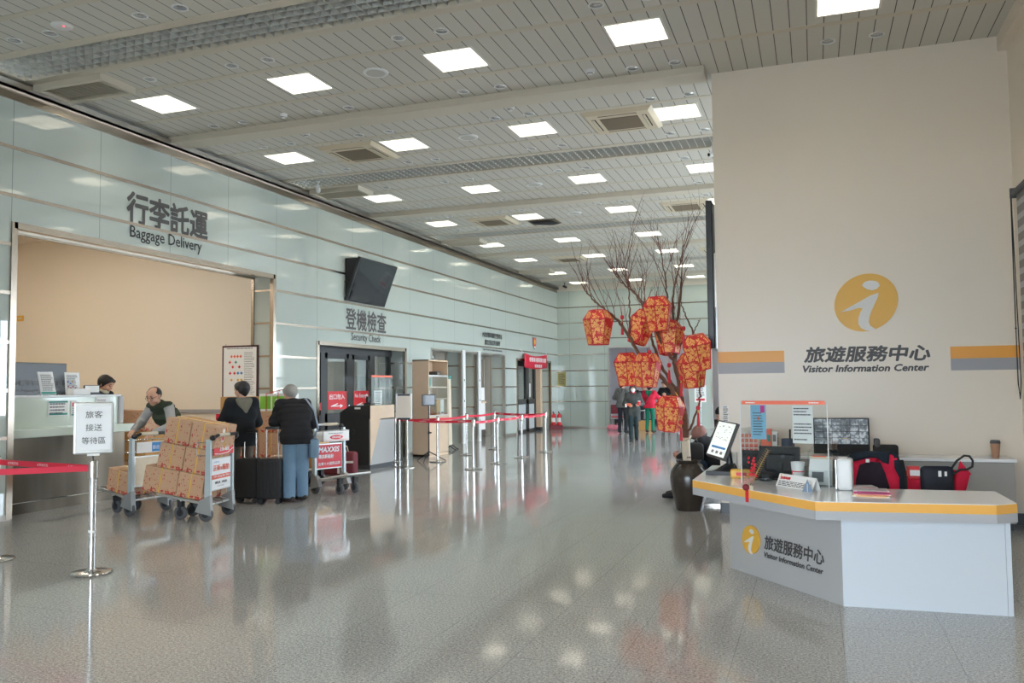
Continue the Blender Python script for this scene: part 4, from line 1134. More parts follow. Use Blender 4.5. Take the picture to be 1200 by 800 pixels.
def person(label, loc, rz, H=1.70, pose=None, top=('coat', (40, 40, 42)), hem=None, legs=('trousers', (60, 60, 66)), shoes=(36, 34, 34),
           hair='short', hair_col='hair', hat=None, mask=False, glasses=False, ridges=False, puffy=0.0, vest=None, hood=None, scarf=None, vox=.016, cat='person', skin='skin', hands=True, collar=True, baggy=0.0):
    s = H/1.70
    p = dict(hip=V3(0, 0, .92), chest=V3(0, .01, 1.24), neck=V3(0, 0, 1.44), head=V3(0, .025, 1.575), hyaw=0, hpitch=0.0, hroll=0, tyaw=0,
             elL=V3(-.25, -.03, 1.13), wrL=V3(-.26, .07, .90), elR=V3(.25, -.03, 1.13), wrR=V3(.26, .07, .90),
             knL=V3(-.10, .03, .49), anL=V3(-.11, -.02, .085), knR=V3(.10, .03, .49), anR=V3(.11, -.02, .085), toeL=V3(-.03, .2, -.05), toeR=V3(.03, .2, -.05),
             dhL=None, dhR=None, curlL=.5, curlR=.5, pnL=None, pnR=None)
    for k, v in (pose or {}).items(): p[k] = V3(*v) if isinstance(v, (tuple, list)) else v
    for k in p:
        if isinstance(p[k], np.ndarray) and not k.startswith(('toe', 'dh', 'pn')): p[k] = p[k]*s
    t = root('person', label, cat, loc, rz)
    side = V3(math.cos(p['tyaw']), math.sin(p['tyaw']), 0); hs = V3(1, 0, 0)
    up = p['neck']-p['chest']; up /= np.linalg.norm(up)
    shc = p['chest']*.22+p['neck']*.78
    shL, shR = shc-side*.165*s, shc+side*.165*s
    hpL, hpR = p['hip']-hs*.085*s, p['hip']+hs*.085*s
    waist = p['hip']*.55+p['chest']*.45
    R = rotm(p['hyaw'], p['hpitch'], p['hroll'])
    hc = p['head']
    Hd = lambda x, y, z: hc + R @ (V3(x, y, z)*s)
    # ---- body: one surface
    mb = MB(); b = Blob(vox, .035)
    b.cap(hpL, hpR, .095*s).cap(p['hip'], waist, .105*s, .10*s).cap(waist, p['chest'], .10*s, .11*s).cap(p['chest']-side*.07*s, p['chest']+side*.07*s, .095*s)
    b.cap(shL, shR, .058*s).cap(p['neck']-up*.05, hc+R @ V3(0, -.01, -.04), .052*s, .05*s)
    for q in 'LR':
        sh = shL if q == 'L' else shR; hp = hpL if q == 'L' else hpR
        b.cap(sh, p['el'+q], .047*s, .038*s).cap(p['el'+q], p['wr'+q], .037*s, .026*s)
        b.cap(hp, p['kn'+q], .075*s, .05*s).cap(p['kn'+q], p['an'+q], .05*s, .034*s).cap(p['an'+q], p['an'+q]+p['toe'+q]*.6, .034*s, .026*s)
    b.into(mb)
    b = Blob(.0085 if vox < .015 else .012, .02)
    b.cap(p['neck'], hc+R @ V3(0, -.012, -.05), .05*s, .05*s)
    b.cap(Hd(0, -.025, .028), Hd(0, .012, .03), .088*s, .080*s).cap(Hd(0, .02, -.01), Hd(0, .045, -.085), .068*s, .036*s)
    for e in (-1, 1):
        b.cap(Hd(e*.03, .065, -.03), Hd(e*.045, .03, -.055), .03*s, .028*s)
        b.cap(Hd(e*.084, -.012, .015), Hd(e*.08, -.012, -.03), .016*s, .011*s, .006)
    b.cap(Hd(0, .09, .03), Hd(0, .112, -.022), .008*s, .015*s, .01).cap(Hd(0, .087, -.058), Hd(0, .084, -.064), .018*s, .016*s, .012)
    b.cap(Hd(-.04, .078, .035), Hd(.04, .078, .035), .013*s, .013*s, .012)
    b.into(mb)
    if hands:
        for q, sg in (('L', -1), ('R', 1)):
            d = p['dh'+q] if p['dh'+q] is not None else p['wr'+q]-p['el'+q]
            pn = p['pn'+q] if p['pn'+q] is not None else V3(-sg, .3, 0)
            hand(mb, p['wr'+q], d, pn, 1 if (np.cross(V3(*d), V3(*pn))@V3(0, 1, .3)) > 0 else -1, p['curl'+q], .0065 if vox > .015 else .0055, s*.95)
    mb.build('body', skin, t, 'all')
    for e in (-1, 1):
        MB().ball(tuple(Hd(e*.033, .088, .012)), .0095*s, 8).build('eye', 'eye', t, 'all')
        MB().tube([tuple(Hd(e*.05, .084, .038)), tuple(Hd(e*.033, .094, .042)), tuple(Hd(e*.016, .094, .037))], .0045*s, 5).build('eyebrow', hair_col, t, 'all')
    if not mask: MB().tube([tuple(Hd(-.026, .086, -.06)), tuple(Hd(0, .098, -.058)), tuple(Hd(.026, .086, -.06))], [.003*s, .006*s, .003*s], 6).build('mouth', 'lip', t, 'all')
    if mask:
        b = Blob(.011, .02); b.cap(Hd(0, .055, -.02), Hd(0, .062, -.075), .07*s, .048*s); b.plane(-(R @ V3(0, .9, 0)), -(R @ V3(0, .9, 0))@Hd(0, .035, 0)); b.plane(R @ V3(0, 0, 1), (R @ V3(0, 0, 1))@Hd(0, 0, -.008))
        b.into(MB()); m_ = MB(); b.into(m_); m_.build('face_mask', 'white', t, 'all')
    if glasses:
        m_ = MB()
        for e in (-1, 1): m_.tube([tuple(Hd(e*.034+.024*math.cos(a), .1, .008+.019*math.sin(a))) for a in [k*2*PI/12 for k in range(13)]], .0028*s, 5); m_.tube([tuple(Hd(e*.058, .098, .012)), tuple(Hd(e*.085, -.01, .015))], .0028*s, 5)
        m_.tube([tuple(Hd(-.01, .104, .012)), tuple(Hd(.01, .104, .012))], .0028*s, 5); m_.build('glasses', 'black', t, 'all')
    # ---- hair
    if hair:
        b = Blob(.0105, .02)
        g = .016 if hair != 'balding' else .010
        b.cap(Hd(0, -.028, .03), Hd(0, .012, .034), (.088+g)*s, (.080+g)*s)
        if hair in ('short', 'balding'): b.cap(Hd(0, -.06, -.03), Hd(0, -.05, -.055), .055*s, .045*s)
        if hair == 'bob': b.cap(Hd(-.07, -.03, -.06), Hd(-.06, .0, .0), .04*s, .05*s).cap(Hd(.07, -.03, -.06), Hd(.06, .0, .0), .04*s, .05*s).cap(Hd(0, -.06, -.08), Hd(0, -.05, 0), .06*s, .08*s).cap(Hd(-.05, .06, .075), Hd(.05, .06, .075), .03*s)
        if hair == 'fringe': b.cap(Hd(-.05, .065, .07), Hd(.05, .065, .07), .033*s).cap(Hd(0, -.06, -.03), Hd(0, -.05, -.05), .055*s, .045*s)
        nn = R @ V3(0, .80, -.60)
        lim = {'short': .012, 'balding': -.012, 'bob': .06, 'fringe': .030}[hair]*s
        b.plane(nn, nn@hc+lim)
        if hair == 'bob':
            f = R @ V3(0, 1, 0); b.plane(f*.75+(R @ V3(0, 0, -1))*.45, (f*.75+(R @ V3(0, 0, -1))*.45)@hc+.052*s)
        if hair == 'balding': b.sub.append((Hd(0, .01, .13), Hd(0, .05, .07), .078*s, .075*s))
        m_ = MB(); b.into(m_); m_.build('hair', hair_col, t, 'all')
    if hat:
        b = Blob(.012, .02); b.cap(Hd(0, -.03, .045), Hd(0, .01, .05), .108*s, .10*s)
        nn = R @ V3(0, .35, -.94); b.plane(nn, nn@hc-.012*s)
        m_ = MB(); b.into(m_); m_.build('knitted_hat', cloth(hat[0], hat[1]), t, 'all')
    # ---- upper garment
    pf = puffy; hemz = hem*s if hem else .86*s
    b = Blob(vox, .04)
    b.cap(p['chest']-side*.075*s, p['chest']+side*.075*s, (.118+pf)*s).cap(waist-hs*.05*s, waist+hs*.05*s, (.115+pf)*s).cap(waist, p['chest'], (.12+pf)*s)
    b.cap(hpL, hpR, (.115+pf*.8)*s)
    b.cap(shL, shR, (.066+pf*.4)*s).cap(shc-up*.05, p['neck']+up*.012, .075*s, (.066 if collar else .055)*s)
    if hemz < p['hip'][2]-.06:
        b.cap(hpL, hpL*V3(1, 1, 0)*1.1+V3(0, 0, hemz), .115*s, .12*s).cap(hpR, hpR*V3(1, 1, 0)*1.1+V3(0, 0, hemz), .115*s, .12*s)
    arms = vest is None
    def sleeves(bb, add=0):
        for q in 'LR':
            sh = shL if q == 'L' else shR; e = p['el'+q]; w_ = p['wr'+q]
            bb.cap(sh, e, (.06+pf*.7+add)*s, (.052+pf*.6+add)*s).cap(e, e+(w_-e)*.93, (.052+pf*.6+add)*s, (.042+pf*.4+add)*s)
    if arms: sleeves(b)
    if not pose or not pose.get('seated'): b.plane((0, 0, -1), -hemz)
    nn = R @ V3(0, 0, 1)
    b.plane(up, up@(p['neck']+up*(.035 if collar else .0)*s))
    if ridges:
        a0, b0 = p['hip'], p['chest']
        dv = (b0-a0)/np.linalg.norm(b0-a0)
        b.ridge = lambda X, Y, Z: .013*(np.abs(np.sin(((X-a0[0])*dv[0]+(Y-a0[1])*dv[1]+(Z-a0[2])*dv[2])*PI/.095))**.6*-1+.5)
    m_ = MB(); b.into(m_); gar = m_.build('jacket' if top[0] != 'shirt' else 'shirt', cloth(top[0]+'_'+'_'.join(map(str, top[1])), top[1]), t, 'all')
    if vest:
        b = Blob(vox, .03); sleeves(b, 0); b.cap(shL, shR, .06*s); m_ = MB(); b.into(m_); m_.build('sleeves', cloth('sleeve_'+'_'.join(map(str, vest)), vest), t, 'all')
    if hood:
        b = Blob(.012, .03); bk = -up*0
        back = V3(-math.sin(p['tyaw'])*-1, -math.cos(p['tyaw']), 0)
        b.cap(p['neck']-side*.075*s+back*.065*s-up*.015, p['neck']+side*.075*s+back*.065*s-up*.015, .05*s)
        b.cap(p['neck']-side*.055*s+back*.10*s-up*.06, p['neck']+back*.125*s-up*.17*s, .045*s, .03*s).cap(p['neck']+side*.055*s+back*.10*s-up*.06, p['neck']+back*.125*s-up*.17*s, .045*s, .03*s)
        b.sub.append((hc, p['neck']-up*.1, .085*s, .07*s))
        m_ = MB(); b.into(m_); m_.build('hood', cloth('hood_'+'_'.join(map(str, hood)), hood), t, 'all')
    if scarf:
        b = Blob(.012, .02)
        for k in range(10):
            a0, a1 = 2*PI*k/10, 2*PI*(k+1)/10; c = p['neck']+up*.012
            f = V3(0, 1, 0); b.cap(c+side*.06*math.cos(a0)*s+f*.06*math.sin(a0)*s, c+side*.06*math.cos(a1)*s+f*.06*math.sin(a1)*s, .03*s)
        m_ = MB(); b.into(m_); m_.build('scarf', cloth('scarf_'+'_'.join(map(str, scarf)), scarf), t, 'all')
    # ---- trousers and shoes
    b = Blob(vox, .035)
    b.cap(hpL, hpR, .108*s)
    b.cap(p['hip'], waist, .108*s, .10*s)
    for q in 'LR':
        hp = hpL if q == 'L' else hpR
        b.cap(hp, p['kn'+q], (.088+baggy*.6)*s, (.066+baggy)*s).cap(p['kn'+q], p['an'+q]+V3(0, 0, .0), (.064+baggy)*s, (.056+baggy)*s)
    if not (pose and pose.get('lift')): b.plane((0, 0, -1), -((pose or {}).get('hemcut', .045)))
    m_ = MB(); b.into(m_); m_.build('trousers', cloth(legs[0]+'_'+'_'.join(map(str, legs[1])), legs[1]), t, 'all')
    for q in 'LR':
        a = p['an'+q]; d = p['toe'+q]*s
        b = Blob(.0105, .02); b.cap(a-V3(0, 0, .03)*s-d*V3(1, 1, 1)*.22, a+d*.35-V3(0, 0, .012)*s, .04*s, .044*s).cap(a+d*.35-V3(0, 0, .012)*s, a+d*.85+V3(0, 0, .0), .044*s, .034*s).cap(a, a-V3(0, 0, .03)*s, .042*s)
        if not (pose and pose.get('lift')): b.plane((0, 0, -1), -.0)
        m_ = MB(); b.into(m_); m_.build('shoe', cloth('shoe_'+'_'.join(map(str, shoes)), shoes, .5), t, 'all')
    return t

# clerk behind the baggage counter, in profile
c = at(120, 448, X=-10.95)
person('young clerk with short black hair looking down behind the baggage counter', (-10.95, c.y-.02, 0), -1.35, 1.88, dict(head=(0, .07, 1.56), hpitch=-.45, neck=(0, .02, 1.44), elL=(-.24, .12, 1.15), wrL=(-.14, .36, 1.1), elR=(.24, .12, 1.15), wrR=(.14, .36, 1.1)),
       top=('coat', (38, 40, 44)), hair='fringe', collar=True, scarf=(210, 202, 176), vox=.014)
# man in quilted vest bending over the trolley
person('balding man in glasses and dark green vest bending over the rear trolley', (-8.82, 10.02, 0), PI-.10, 1.76,
       dict(hip=(0, -.06, .91), chest=(0, .16, 1.20), neck=(0, .30, 1.37), head=(.0, .385, 1.475), hpitch=-.38, hyaw=.22, elL=(-.30, .34, 1.08), wrL=(-.21, .58, .98), elR=(.29, .33, 1.12), wrR=(.13, .60, 1.02), dhL=(.1, .8, -.35), dhR=(-.4, .7, -.35), pnL=(0, -.3, -1), pnR=(0, -.3, -1), curlL=.35, curlR=.3),
       top=('vest', (58, 66, 52)), vest=(168, 166, 164), hair='balding', glasses=True, legs=('trousers', (70, 68, 66)), shoes=(190, 190, 190), ridges=True, puffy=.012, hem=.88, vox=.013)
# man in dark parka with a grey hood
c = at(281, 466, Y=10.3)
person('man in black parka with grey hood, standing with his back turned', (c.x+.04, 10.30, 0), 1.05, 1.73,
       dict(hyaw=.45, hpitch=-.12, elL=(-.25, .10, 1.12), wrL=(-.15, .31, 1.05), elR=(.26, .06, 1.11), wrR=(.15, .28, 1.04)),
       top=('parka', (34, 37, 41)), hood=(124, 120, 106), legs=('trousers', (112, 102, 92)), shoes=(50, 46, 44), hair='short', puffy=.028, hem=.78, vox=.013)
# man in jeans and black puffer jacket
person('grey haired man in black puffer jacket and blue jeans looking down', (-7.03, 10.42, 0), .82, 1.72,
       dict(hip=(0, -.03, .93), chest=(0, .07, 1.22), neck=(-.01, .17, 1.41), head=(-.03, .245, 1.525), hpitch=-.42, hyaw=.35, elL=(-.25, .22, 1.13), wrL=(-.13, .42, 1.07), elR=(.27, .17, 1.10), wrR=(.12, .38, 1.04), knL=(-.09, .0, .49), anL=(-.10, -.05, .085), knR=(.09, .03, .49), anR=(.10, .03, .085), toeL=(-.10, .24, -.05), toeR=(-.08, .25, -.05), hemcut=.075),
       top=('puffer', (33, 32, 34)), legs=('jeans', (104, 130, 152)), shoes=(48, 44, 42), hair='short', hair_col='grey_hair', ridges=True, puffy=.042, hem=.82, vox=.013, baggy=.027)
t = root('shoulder_bag', 'pale blue shoulder bag hanging at the side of the man in jeans', 'bag', (-7.03, 10.42, 0), .82)
MB().bbox(.17, .30, -.17, .12, .62, .90, .04, 3).build('pouch', cloth('denim_bag', (110, 134, 154)), t, 'all')
MB().tube([(.235, -.02, .88), (.29, -.13, 1.05), (.24, -.1, 1.3), (.15, .06, 1.475), (.12, .2, 1.42)], .012, 6).build('strap', cloth('bag_strap', (150, 160, 178)), t, 'all')

# people in and before the far opening
c = at(742, 518, Z=0)
person('woman in dark grey coat and white face mask walking with a cup', (c.x, c.y+.1, 0), PI+.18, 1.66,
       dict(elL=(-.27, .02, 1.12), wrL=(-.17, .26, 1.10), elR=(.26, .03, 1.12), wrR=(.12, .27, 1.08), knL=(-.08, .10, .50), anL=(-.08, -.02, .12), knR=(.08, .12, .49), anR=(.07, .22, .09), curlL=.8, curlR=.8),
       top=('wool', (70, 72, 70)), hem=.62, legs=('trousers', (36, 52, 54)), hair='bob', mask=True, scarf=(176, 44, 52), puffy=.02, vox=.02)
for k, (dx, lab, col) in enumerate(((.17, 'red paper cup held by the walking woman in the mask', 'red'), (-.12, 'orange snack packet held by the walking woman in the mask', 'orange_edge'))):
    rz = PI+.18; lx, ly = -dx, .36
    t = root('drink_cup' if k == 0 else 'snack_packet', lab, 'cup' if k == 0 else 'packet', (c.x+lx*math.cos(rz)-ly*math.sin(rz), c.y+.1+lx*math.sin(rz)+ly*math.cos(rz), 1.06))
    if k == 0:
        MB().lathe([(.0001, 0), (.034, 0), (.044, .11), (.0001, .11)], 14).build('cup', col, t, True); MB().lathe([(.0001, .11), (.046, .11), (.044, .125), (.0001, .127)], 14).build('lid', 'white', t, True)
    else:
        MB().bbox(-.06, .06, -.02, .02, -.02, .06, .012).build('packet', col, t); MB().bbox(-.1, -.06, -.03, .03, -.05, .05, .01).build('napkin', 'white', t)
c = at(730, 507.5, Z=0)
person('man in grey hooded jacket and dark trousers standing with his back turned', (c.x, c.y, 0), -.2, 1.78, dict(elL=(-.3, .04, 1.15), wrL=(-.16, .26, 1.1), elR=(.3, .06, 1.15), wrR=(.14, .27, 1.1), hyaw=-.5), top=('fleece', (100, 100, 98)), hood=(92, 92, 90), legs=('trousers', (38, 40, 46)), puffy=.03, hem=.84, vox=.022)
c = at(762, 507, Z=0)
person('person in red jacket and green trousers with a black crossbody strap', (c.x, c.y, 0), -.15, 1.68, dict(elL=(-.29, .02, 1.12), wrL=(-.2, .24, 1.05), elR=(.31, .1, 1.17), wrR=(.3, .36, 1.2)), top=('redcoat', (204, 40, 66)), hood=(28, 110, 84), legs=('trousers', (24, 116, 90)), shoes=(60, 44, 40), hair='short', hat=('greyhat', (128, 126, 124)), puffy=.03, hem=.86, vox=.02)
t = root('crossbody_strap', 'black crossbody bag worn over the red jacket', 'bag', (c.x, c.y, 0), -.15)
MB().tube([(.13, -.05, 1.43), (.06, -.175, 1.3), (-.1, -.175, 1.08), (-.2, -.09, .92)], .016, 6).build('strap', 'matte_black', t, 'all'); MB().bbox(-.31, -.22, -.1, .1, .78, .95, .02).build('pouch', 'matte_black', t)
c = at(780, 505, Z=0)
c = at(780, 480, Y=31.65)
person('young man in black shirt facing out, reaching across the far table', (c.x, 31.65, 0), PI-.25, 1.80, dict(elL=(-.3, .15, 1.2), wrL=(-.2, .4, 1.22), elR=(.29, .1, 1.15), wrR=(.15, .36, 1.1), hyaw=-.4, hpitch=-.15), top=('shirt', (30, 31, 34)), legs=('trousers', (34, 34, 38)), shoes=(220, 220, 220), hair='fringe', hem=.86, vox=.02)
c = at(795, 506, Z=0)
person('person in mustard yellow top with dark hair bending behind the low lantern', (c.x, 30.3, 0), .7, 1.68, dict(chest=(0, .10, 1.2), neck=(0, .2, 1.37), head=(0, .27, 1.48), hpitch=-.4, elL=(-.28, .25, 1.15), wrL=(-.2, .5, 1.15), elR=(.28, .22, 1.12), wrR=(.18, .48, 1.08)), top=('mustard', (224, 168, 62)), legs=('trousers', (40, 40, 46)), shoes=(222, 200, 206), hair='bob', hem=.88, vox=.02)
c = at(754, 462, Y=31.4)
person('person in pink scarf with a dark coat partly hidden at the far table', (c.x, 31.6, 0), PI+.1, 1.66, dict(hyaw=.3, elL=(-.27, .05, 1.12), wrL=(-.15, .3, 1.05), elR=(.27, .05, 1.12), wrR=(.15, .3, 1.05)), top=('coat', (46, 42, 48)), scarf=(206, 64, 104), hair='short', vox=.022)
c = at(745, 455, Y=31.8)
person('person in dark clothes and white mask standing behind the walking woman', (c.x-.1, 32.0, 0), PI-.5, 1.70, dict(elL=(-.27, .05, 1.12), wrL=(-.15, .3, 1.05), elR=(.27, .05, 1.12), wrR=(.15, .3, 1.05)), top=('coat', (52, 54, 60)), mask=True, hair='short', vox=.022)
# slumped traveller on a seat behind the big jar
person('traveller in rose brown knitted hat slumped forward on a seat behind the jar', (-1.30, 12.2, 0), 1.50, 1.70,
       dict(seated=True, hip=(0, .02, .52), chest=(0, .18, .73), neck=(0, .25, .82), head=(.03, .26, .885), hpitch=-.85, hyaw=.9, elL=(-.26, .36, .62), wrL=(-.08, .54, .60), elR=(.26, .36, .64), wrR=(.08, .56, .62), knL=(-.12, .45, .50), anL=(-.12, .58, .09), knR=(.12, .45, .50), anR=(.13, .60, .09)),
       top=('coat', (30, 31, 34)), legs=('jeans', (58, 78, 98)), shoes=(28, 28, 30), hair='short', hat=('rosehat', (150, 112, 104)), puffy=.03, vox=.014)
person('seated traveller in black coat and black cap beside the visitor centre wall end', (-1.18, 13.1, 0), 1.3, 1.70,
       dict(seated=True, hip=(0, .02, .52), chest=(0, .06, .84), neck=(0, .10, 1.03), head=(0, .14, 1.15), hpitch=-.3, elL=(-.26, .2, .75), wrL=(-.1, .42, .66), elR=(.26, .2, .75), wrR=(.1, .42, .66), knL=(-.12, .45, .50), anL=(-.12, .40, .09), knR=(.12, .45, .50), anR=(.12, .42, .09)),
       top=('coat', (28, 30, 36)), legs=('trousers', (30, 32, 38)), hair='short', hat=('blackcap', (26, 28, 32)), puffy=.04, vox=.02)
t = root('bench', 'dark row bench behind the visitor centre wall where travellers sit', 'bench', (-1.15, 12.6, 0))
MB().bbox(-.42, .1, -1.2, 1.3, .36, .42, .015).build('seat', 'black', t); MB().bbox(.1, .16, -1.2, 1.3, .42, .85, .015).build('backrest', 'black', t)
for y in (-1.0, 1.1): MB().box(-.36, -.32, y-.02, y+.02, 0, .36).box(.04, .08, y-.02, y+.02, 0, .36).box(-.4, .12, y-.03, y+.03, 0, .03).build('leg', 'steel', t)
t = root('backpack', 'black backpack on the lap of the slumped traveller', 'backpack', (-1.60, 11.85, .56), .4)
MB().bbox(-.13, .13, -.1, .1, 0, .26, .05, 3).build('body', 'matte_black', t, 'all'); MB().tube([(-.05, 0, .25), (-.04, 0, .32), (.04, 0, .32), (.05, 0, .25)], .01, 6).build('handle', 'black', t, 'all')
# furniture beyond the far opening
t = root('folding_table', 'white topped table behind the people in the far room', 'table', (-5.75, 30.95, 0))
MB().bbox(-.7, .7, -.28, .28, .70, .74, .01).build('table_top', 'white_plastic', t)
for x in (-.62, .62):
    for y in (-.24, .24): MB().box(x-.02, x+.02, y-.02, y+.02, 0, .7).build('leg', 'steel', t)
t = root('carton', 'brown carton under the far white table', 'carton', (-5.85, 30.9, 0)); MB().bbox(-.25, .25, -.2, .2, .002, .35, .008).build('body', 'plain_card', t); MB().box(-.25, .25, -.03, .03, .35, .353).build('tape', 'box_tape', t)
c = at(722, 502, Z=0)
t = root('chair', 'red backed chair with white legs behind the grey jacket man', 'chair', (c.x, c.y+.3, 0), .4)
MB().bbox(-.22, .22, -.22, .22, .42, .46, .015).build('seat', 'red', t); MB().bbox(-.22, .22, .19, .23, .55, .9, .015).build('backrest', mat('maroon_seat', srgb(126, 26, 44), rough=.5), t)
for x, y in ((-.19, -.19), (.19, -.19), (-.19, .2), (.19, .2)): MB().cyl((x, y, 0), (x, y, .55 if y > 0 else .43), .014, n=8).build('leg', 'white_plastic', t, True)
c = at(718, 504, Z=0)
t = root('plastic_bag', 'crumpled pink plastic bag lying on the floor at the far opening', 'bag', (c.x, c.y, 0))
b = Blob(.02, .05); rr = random.Random(3)
for k in range(7): a = V3(rr.uniform(-.18, .18), rr.uniform(-.12, .12), rr.uniform(.05, .14)); b.cap(a, a+V3(.05, 0, .02), .07)
b.plane((0, 0, -1), 0); m_ = MB(); b.into(m_); m_.build('bag', cloth('pinkbag', (222, 130, 146)), t, 'all'); MB().tube([(.1, 0, .15), (.16, .03, .26), (.2, 0, .14)], .012, 6).build('handle', cloth('pinkbag', (222, 130, 146)), t, 'all')
# unseen lamps added to brighten the far room
for x in (-6.2, -3.6, -1.0):
    t = root('ceiling_light', 'unseen ceiling light added to brighten the lavender far room', 'ceiling light', (x, 34.6, 4.0), group='added far room lights')
    MB().box(-.6, .6, -.15, .15, -.07, 0).build('housing', 'white_plastic', t); MB().box(-.57, .57, -.12, .12, -.085, -.071).build('diffuser', 'tube', t)
# ================================================================== trolleys, boxes, luggage
TILT = .17
def trolley(label, loc, ang, panel):
    """airport trolley; local +x points from handle to nose, y across"""
    t = root('luggage_trolley', label, 'trolley', loc, ang, 'luggage trolleys')
    P = lambda x, z: (x*math.cos(TILT), .2+x*math.sin(TILT)+z)     # along the inclined deck
    m = MB()
    for y in (-.27, -.09, .09, .27): m.tube([(P(0, 0)[0], y, P(0, 0)[1]), (P(.72, 0)[0], y*.8, P(.72, 0)[1])], .018, 8)
    m.tube([(P(.72, 0)[0], -.216, P(.72, 0)[1]), (P(.75, 0)[0], 0, P(.75, 0)[1]), (P(.72, 0)[0], .216, P(.72, 0)[1])], .018, 8)
    for x in (.02, .38): m.tube([(P(x, -.01)[0], -.27, P(x, -.01)[1]), (P(x, -.01)[0], .27, P(x, -.01)[1])], .015, 8)
    m.build('deck', 'alu', t, True)
    for s in (-1, 1):
        MB().add([(-.03, s*.29-.02, .14), (.05, s*.29-.02, .14), (.03, s*.29-.02, 1.0), (-.03, s*.29-.02, 1.0), (-.03, s*.29+.02, .14), (.05, s*.29+.02, .14), (.03, s*.29+.02, 1.0), (-.03, s*.29+.02, 1.0)], [(0, 1, 2, 3), (4, 5, 6, 7), (0, 1, 5, 4), (1, 2, 6, 5), (2, 3, 7, 6), (3, 0, 4, 7)]).build('upright', mat('upright_blue_grey', srgb(172, 188, 192), rough=.4, metal=.4) if 'upright_m' not in MT else MT['upright_m'], t)
        MB().add([(-.05, s*.29-.035, .07), (.16, s*.29-.035, .12), (.1, s*.29-.035, .26), (-.03, s*.29-.035, .32), (-.05, s*.29+.035, .07), (.16, s*.29+.035, .12), (.1, s*.29+.035, .26), (-.03, s*.29+.035, .32)], [(0, 1, 2, 3), (4, 5, 6, 7), (0, 1, 5, 4), (1, 2, 6, 5), (2, 3, 7, 6), (3, 0, 4, 7)]).build('wheel_bracket', 'bracket_grey', t)
    # handle with its black brake bar
    MB().tube([(-.06, -.29, 1.02), (-.10, -.25, 1.05), (-.10, .25, 1.05), (-.06, .29, 1.02)], .02, 10).build('handle_bar', 'black' if panel != 'maxxis' else 'alu', t, True)
    MB().ball((-.05, -.29, 1.02), (.05, .05, .045), 12).build('handle_end', 'black', t, 'all'); MB().ball((-.05, .29, 1.02), (.04, .04, .035), 12).build('handle_end', 'black', t, 'all')
    MB().tube([(-.10, -.02, 1.05), (-.10, .24, 1.05)], .023, 10).build('grip', 'cream_plastic', t, True)
    # wire basket
    m = MB(); 
    for z in (.80, .96): m.tube([(.02, -.26, z), (.17, -.26, z), (.17, .26, z), (.02, .26, z)], .007, 5)
    for k in range(7): y = -.26+.52*k/6; m.tube([(.17, y, .80), (.17, y, .96)], .005, 5)
    for k in range(7): y = -.26+.52*k/6; m.tube([(.02, y, .80), (.17, y, .80)], .005, 5)
    m.build('wire_basket', 'chrome', t, True)
    # advertising panels between the uprights and on the basket
    big = MB().bbox(-.012, .012, -.265, .265, .36, .76, .006).build('advert_panel', 'alu', t)
    small = MB().box(-.05, -.04, -.25, .25, .80, .94).build('basket_panel', 'red' if panel == 'tyre' else 'paper', t)
    for sx in ((-1, 1) if panel == 'maxxis' else (-1,)):
        xx = sx*.0135
        bx = -.0515 if sx < 0 else .182
        if sx > 0: 
            p2 = MB().box(.175, .181, -.25, .25, .80, .95).build('basket_panel', 'paper', t)
        yd = (0, -sx*-1*1.0 if sx > 0 else -1, 0)
        yd = (0, 1, 0) if sx > 0 else (0, -1, 0)
        o = lambda u, z, dx=0: (xx+sx*dx, (u if sx > 0 else -u), z)
        q = lambda u, z: (bx+sx*.001, (u if sx > 0 else -u), z)
        if panel == 'tyre':
            f = MB().box(xx-.0006, xx+.0006, -.24, .24, .375, .745).build('poster', 'white', big)
            MB().box(xx-.0014, xx+.0014, -.24, .24, .50, .555).build('orange_band', 'orange_edge', f)
            text('small_title', '正新橡膠工業', 'blue_print', f, o(-.2, .70, .001), yd, ZD, height=.022)
            text('title', '正新e輪胎', 'orange_edge', f, o(-.21, .60, .001), yd, ZD, height=.078, width=.42, bold=.02)
            text('band_lettering', 'CST Cheng Shin Tires', 'white', f, o(-.2, .515, .002), yd, ZD, height=.03, width=.4, bold=.02)
            text('lower_lettering', '國際品質．全球信賴', 'letter', f, o(-.16, .44, .001), yd, ZD, height=.032, width=.3, bold=.015)
            text('fine_lettering', 'www.cst.com.tw', 'grey_print', f, o(-.1, .405, .001), yd, ZD, height=.014)
            text('lettering', '正新e輪胎', 'white', small, q(-.12, .845), yd, ZD, height=.05, width=.25, bold=.02)
            MB().tube([(bx-.001, .24, .82), (bx-.001, .1, .808), (bx-.001, -.1, .818), (bx-.001, -.24, .87)], .005, 5).build('swoosh', 'white', small)
            text_lines('fine_print', 'white', small, q(-.13, .905), yd, ZD, .3, .025, 2, 3)
        elif panel == 'maxxis':
            f = MB().box(xx-.0006, xx+.0006, -.245, .245, .38, .74).build('poster', mat('poster_red', srgb(206, 32, 46), rough=.4), big)
            text('brand_lettering', 'MAXXIS', 'white', f, o(-.22, .62, .001), yd, ZD, height=.085, width=.42, bold=.03, shear=.2)
            text('chinese_lettering', '瑪吉斯輪胎', 'white', f, o(-.22, .525, .001), yd, ZD, height=.065, width=.3, bold=.02, shear=.15)
            text('lower_lettering', '台灣十大國際品牌', 'white', f, o(-.22, .42, .001), yd, ZD, height=.05, width=.43, bold=.01)
            hst = p2 if sx > 0 else small
            MB().ball((bx, 0, .86), (.001, .13, .035), 20).build('logo_ellipse', 'lantern_red', hst, 'all')
            text('logo_lettering', 'MAXXIS', 'white', hst, q(-.09, .845), yd, ZD, height=.03, width=.18, bold=.03, shear=.2, depth=.0035)
            text_lines('fine_print', 'grey_print', hst, q(-.16, .91), yd, ZD, .32, .02, 1, 5)
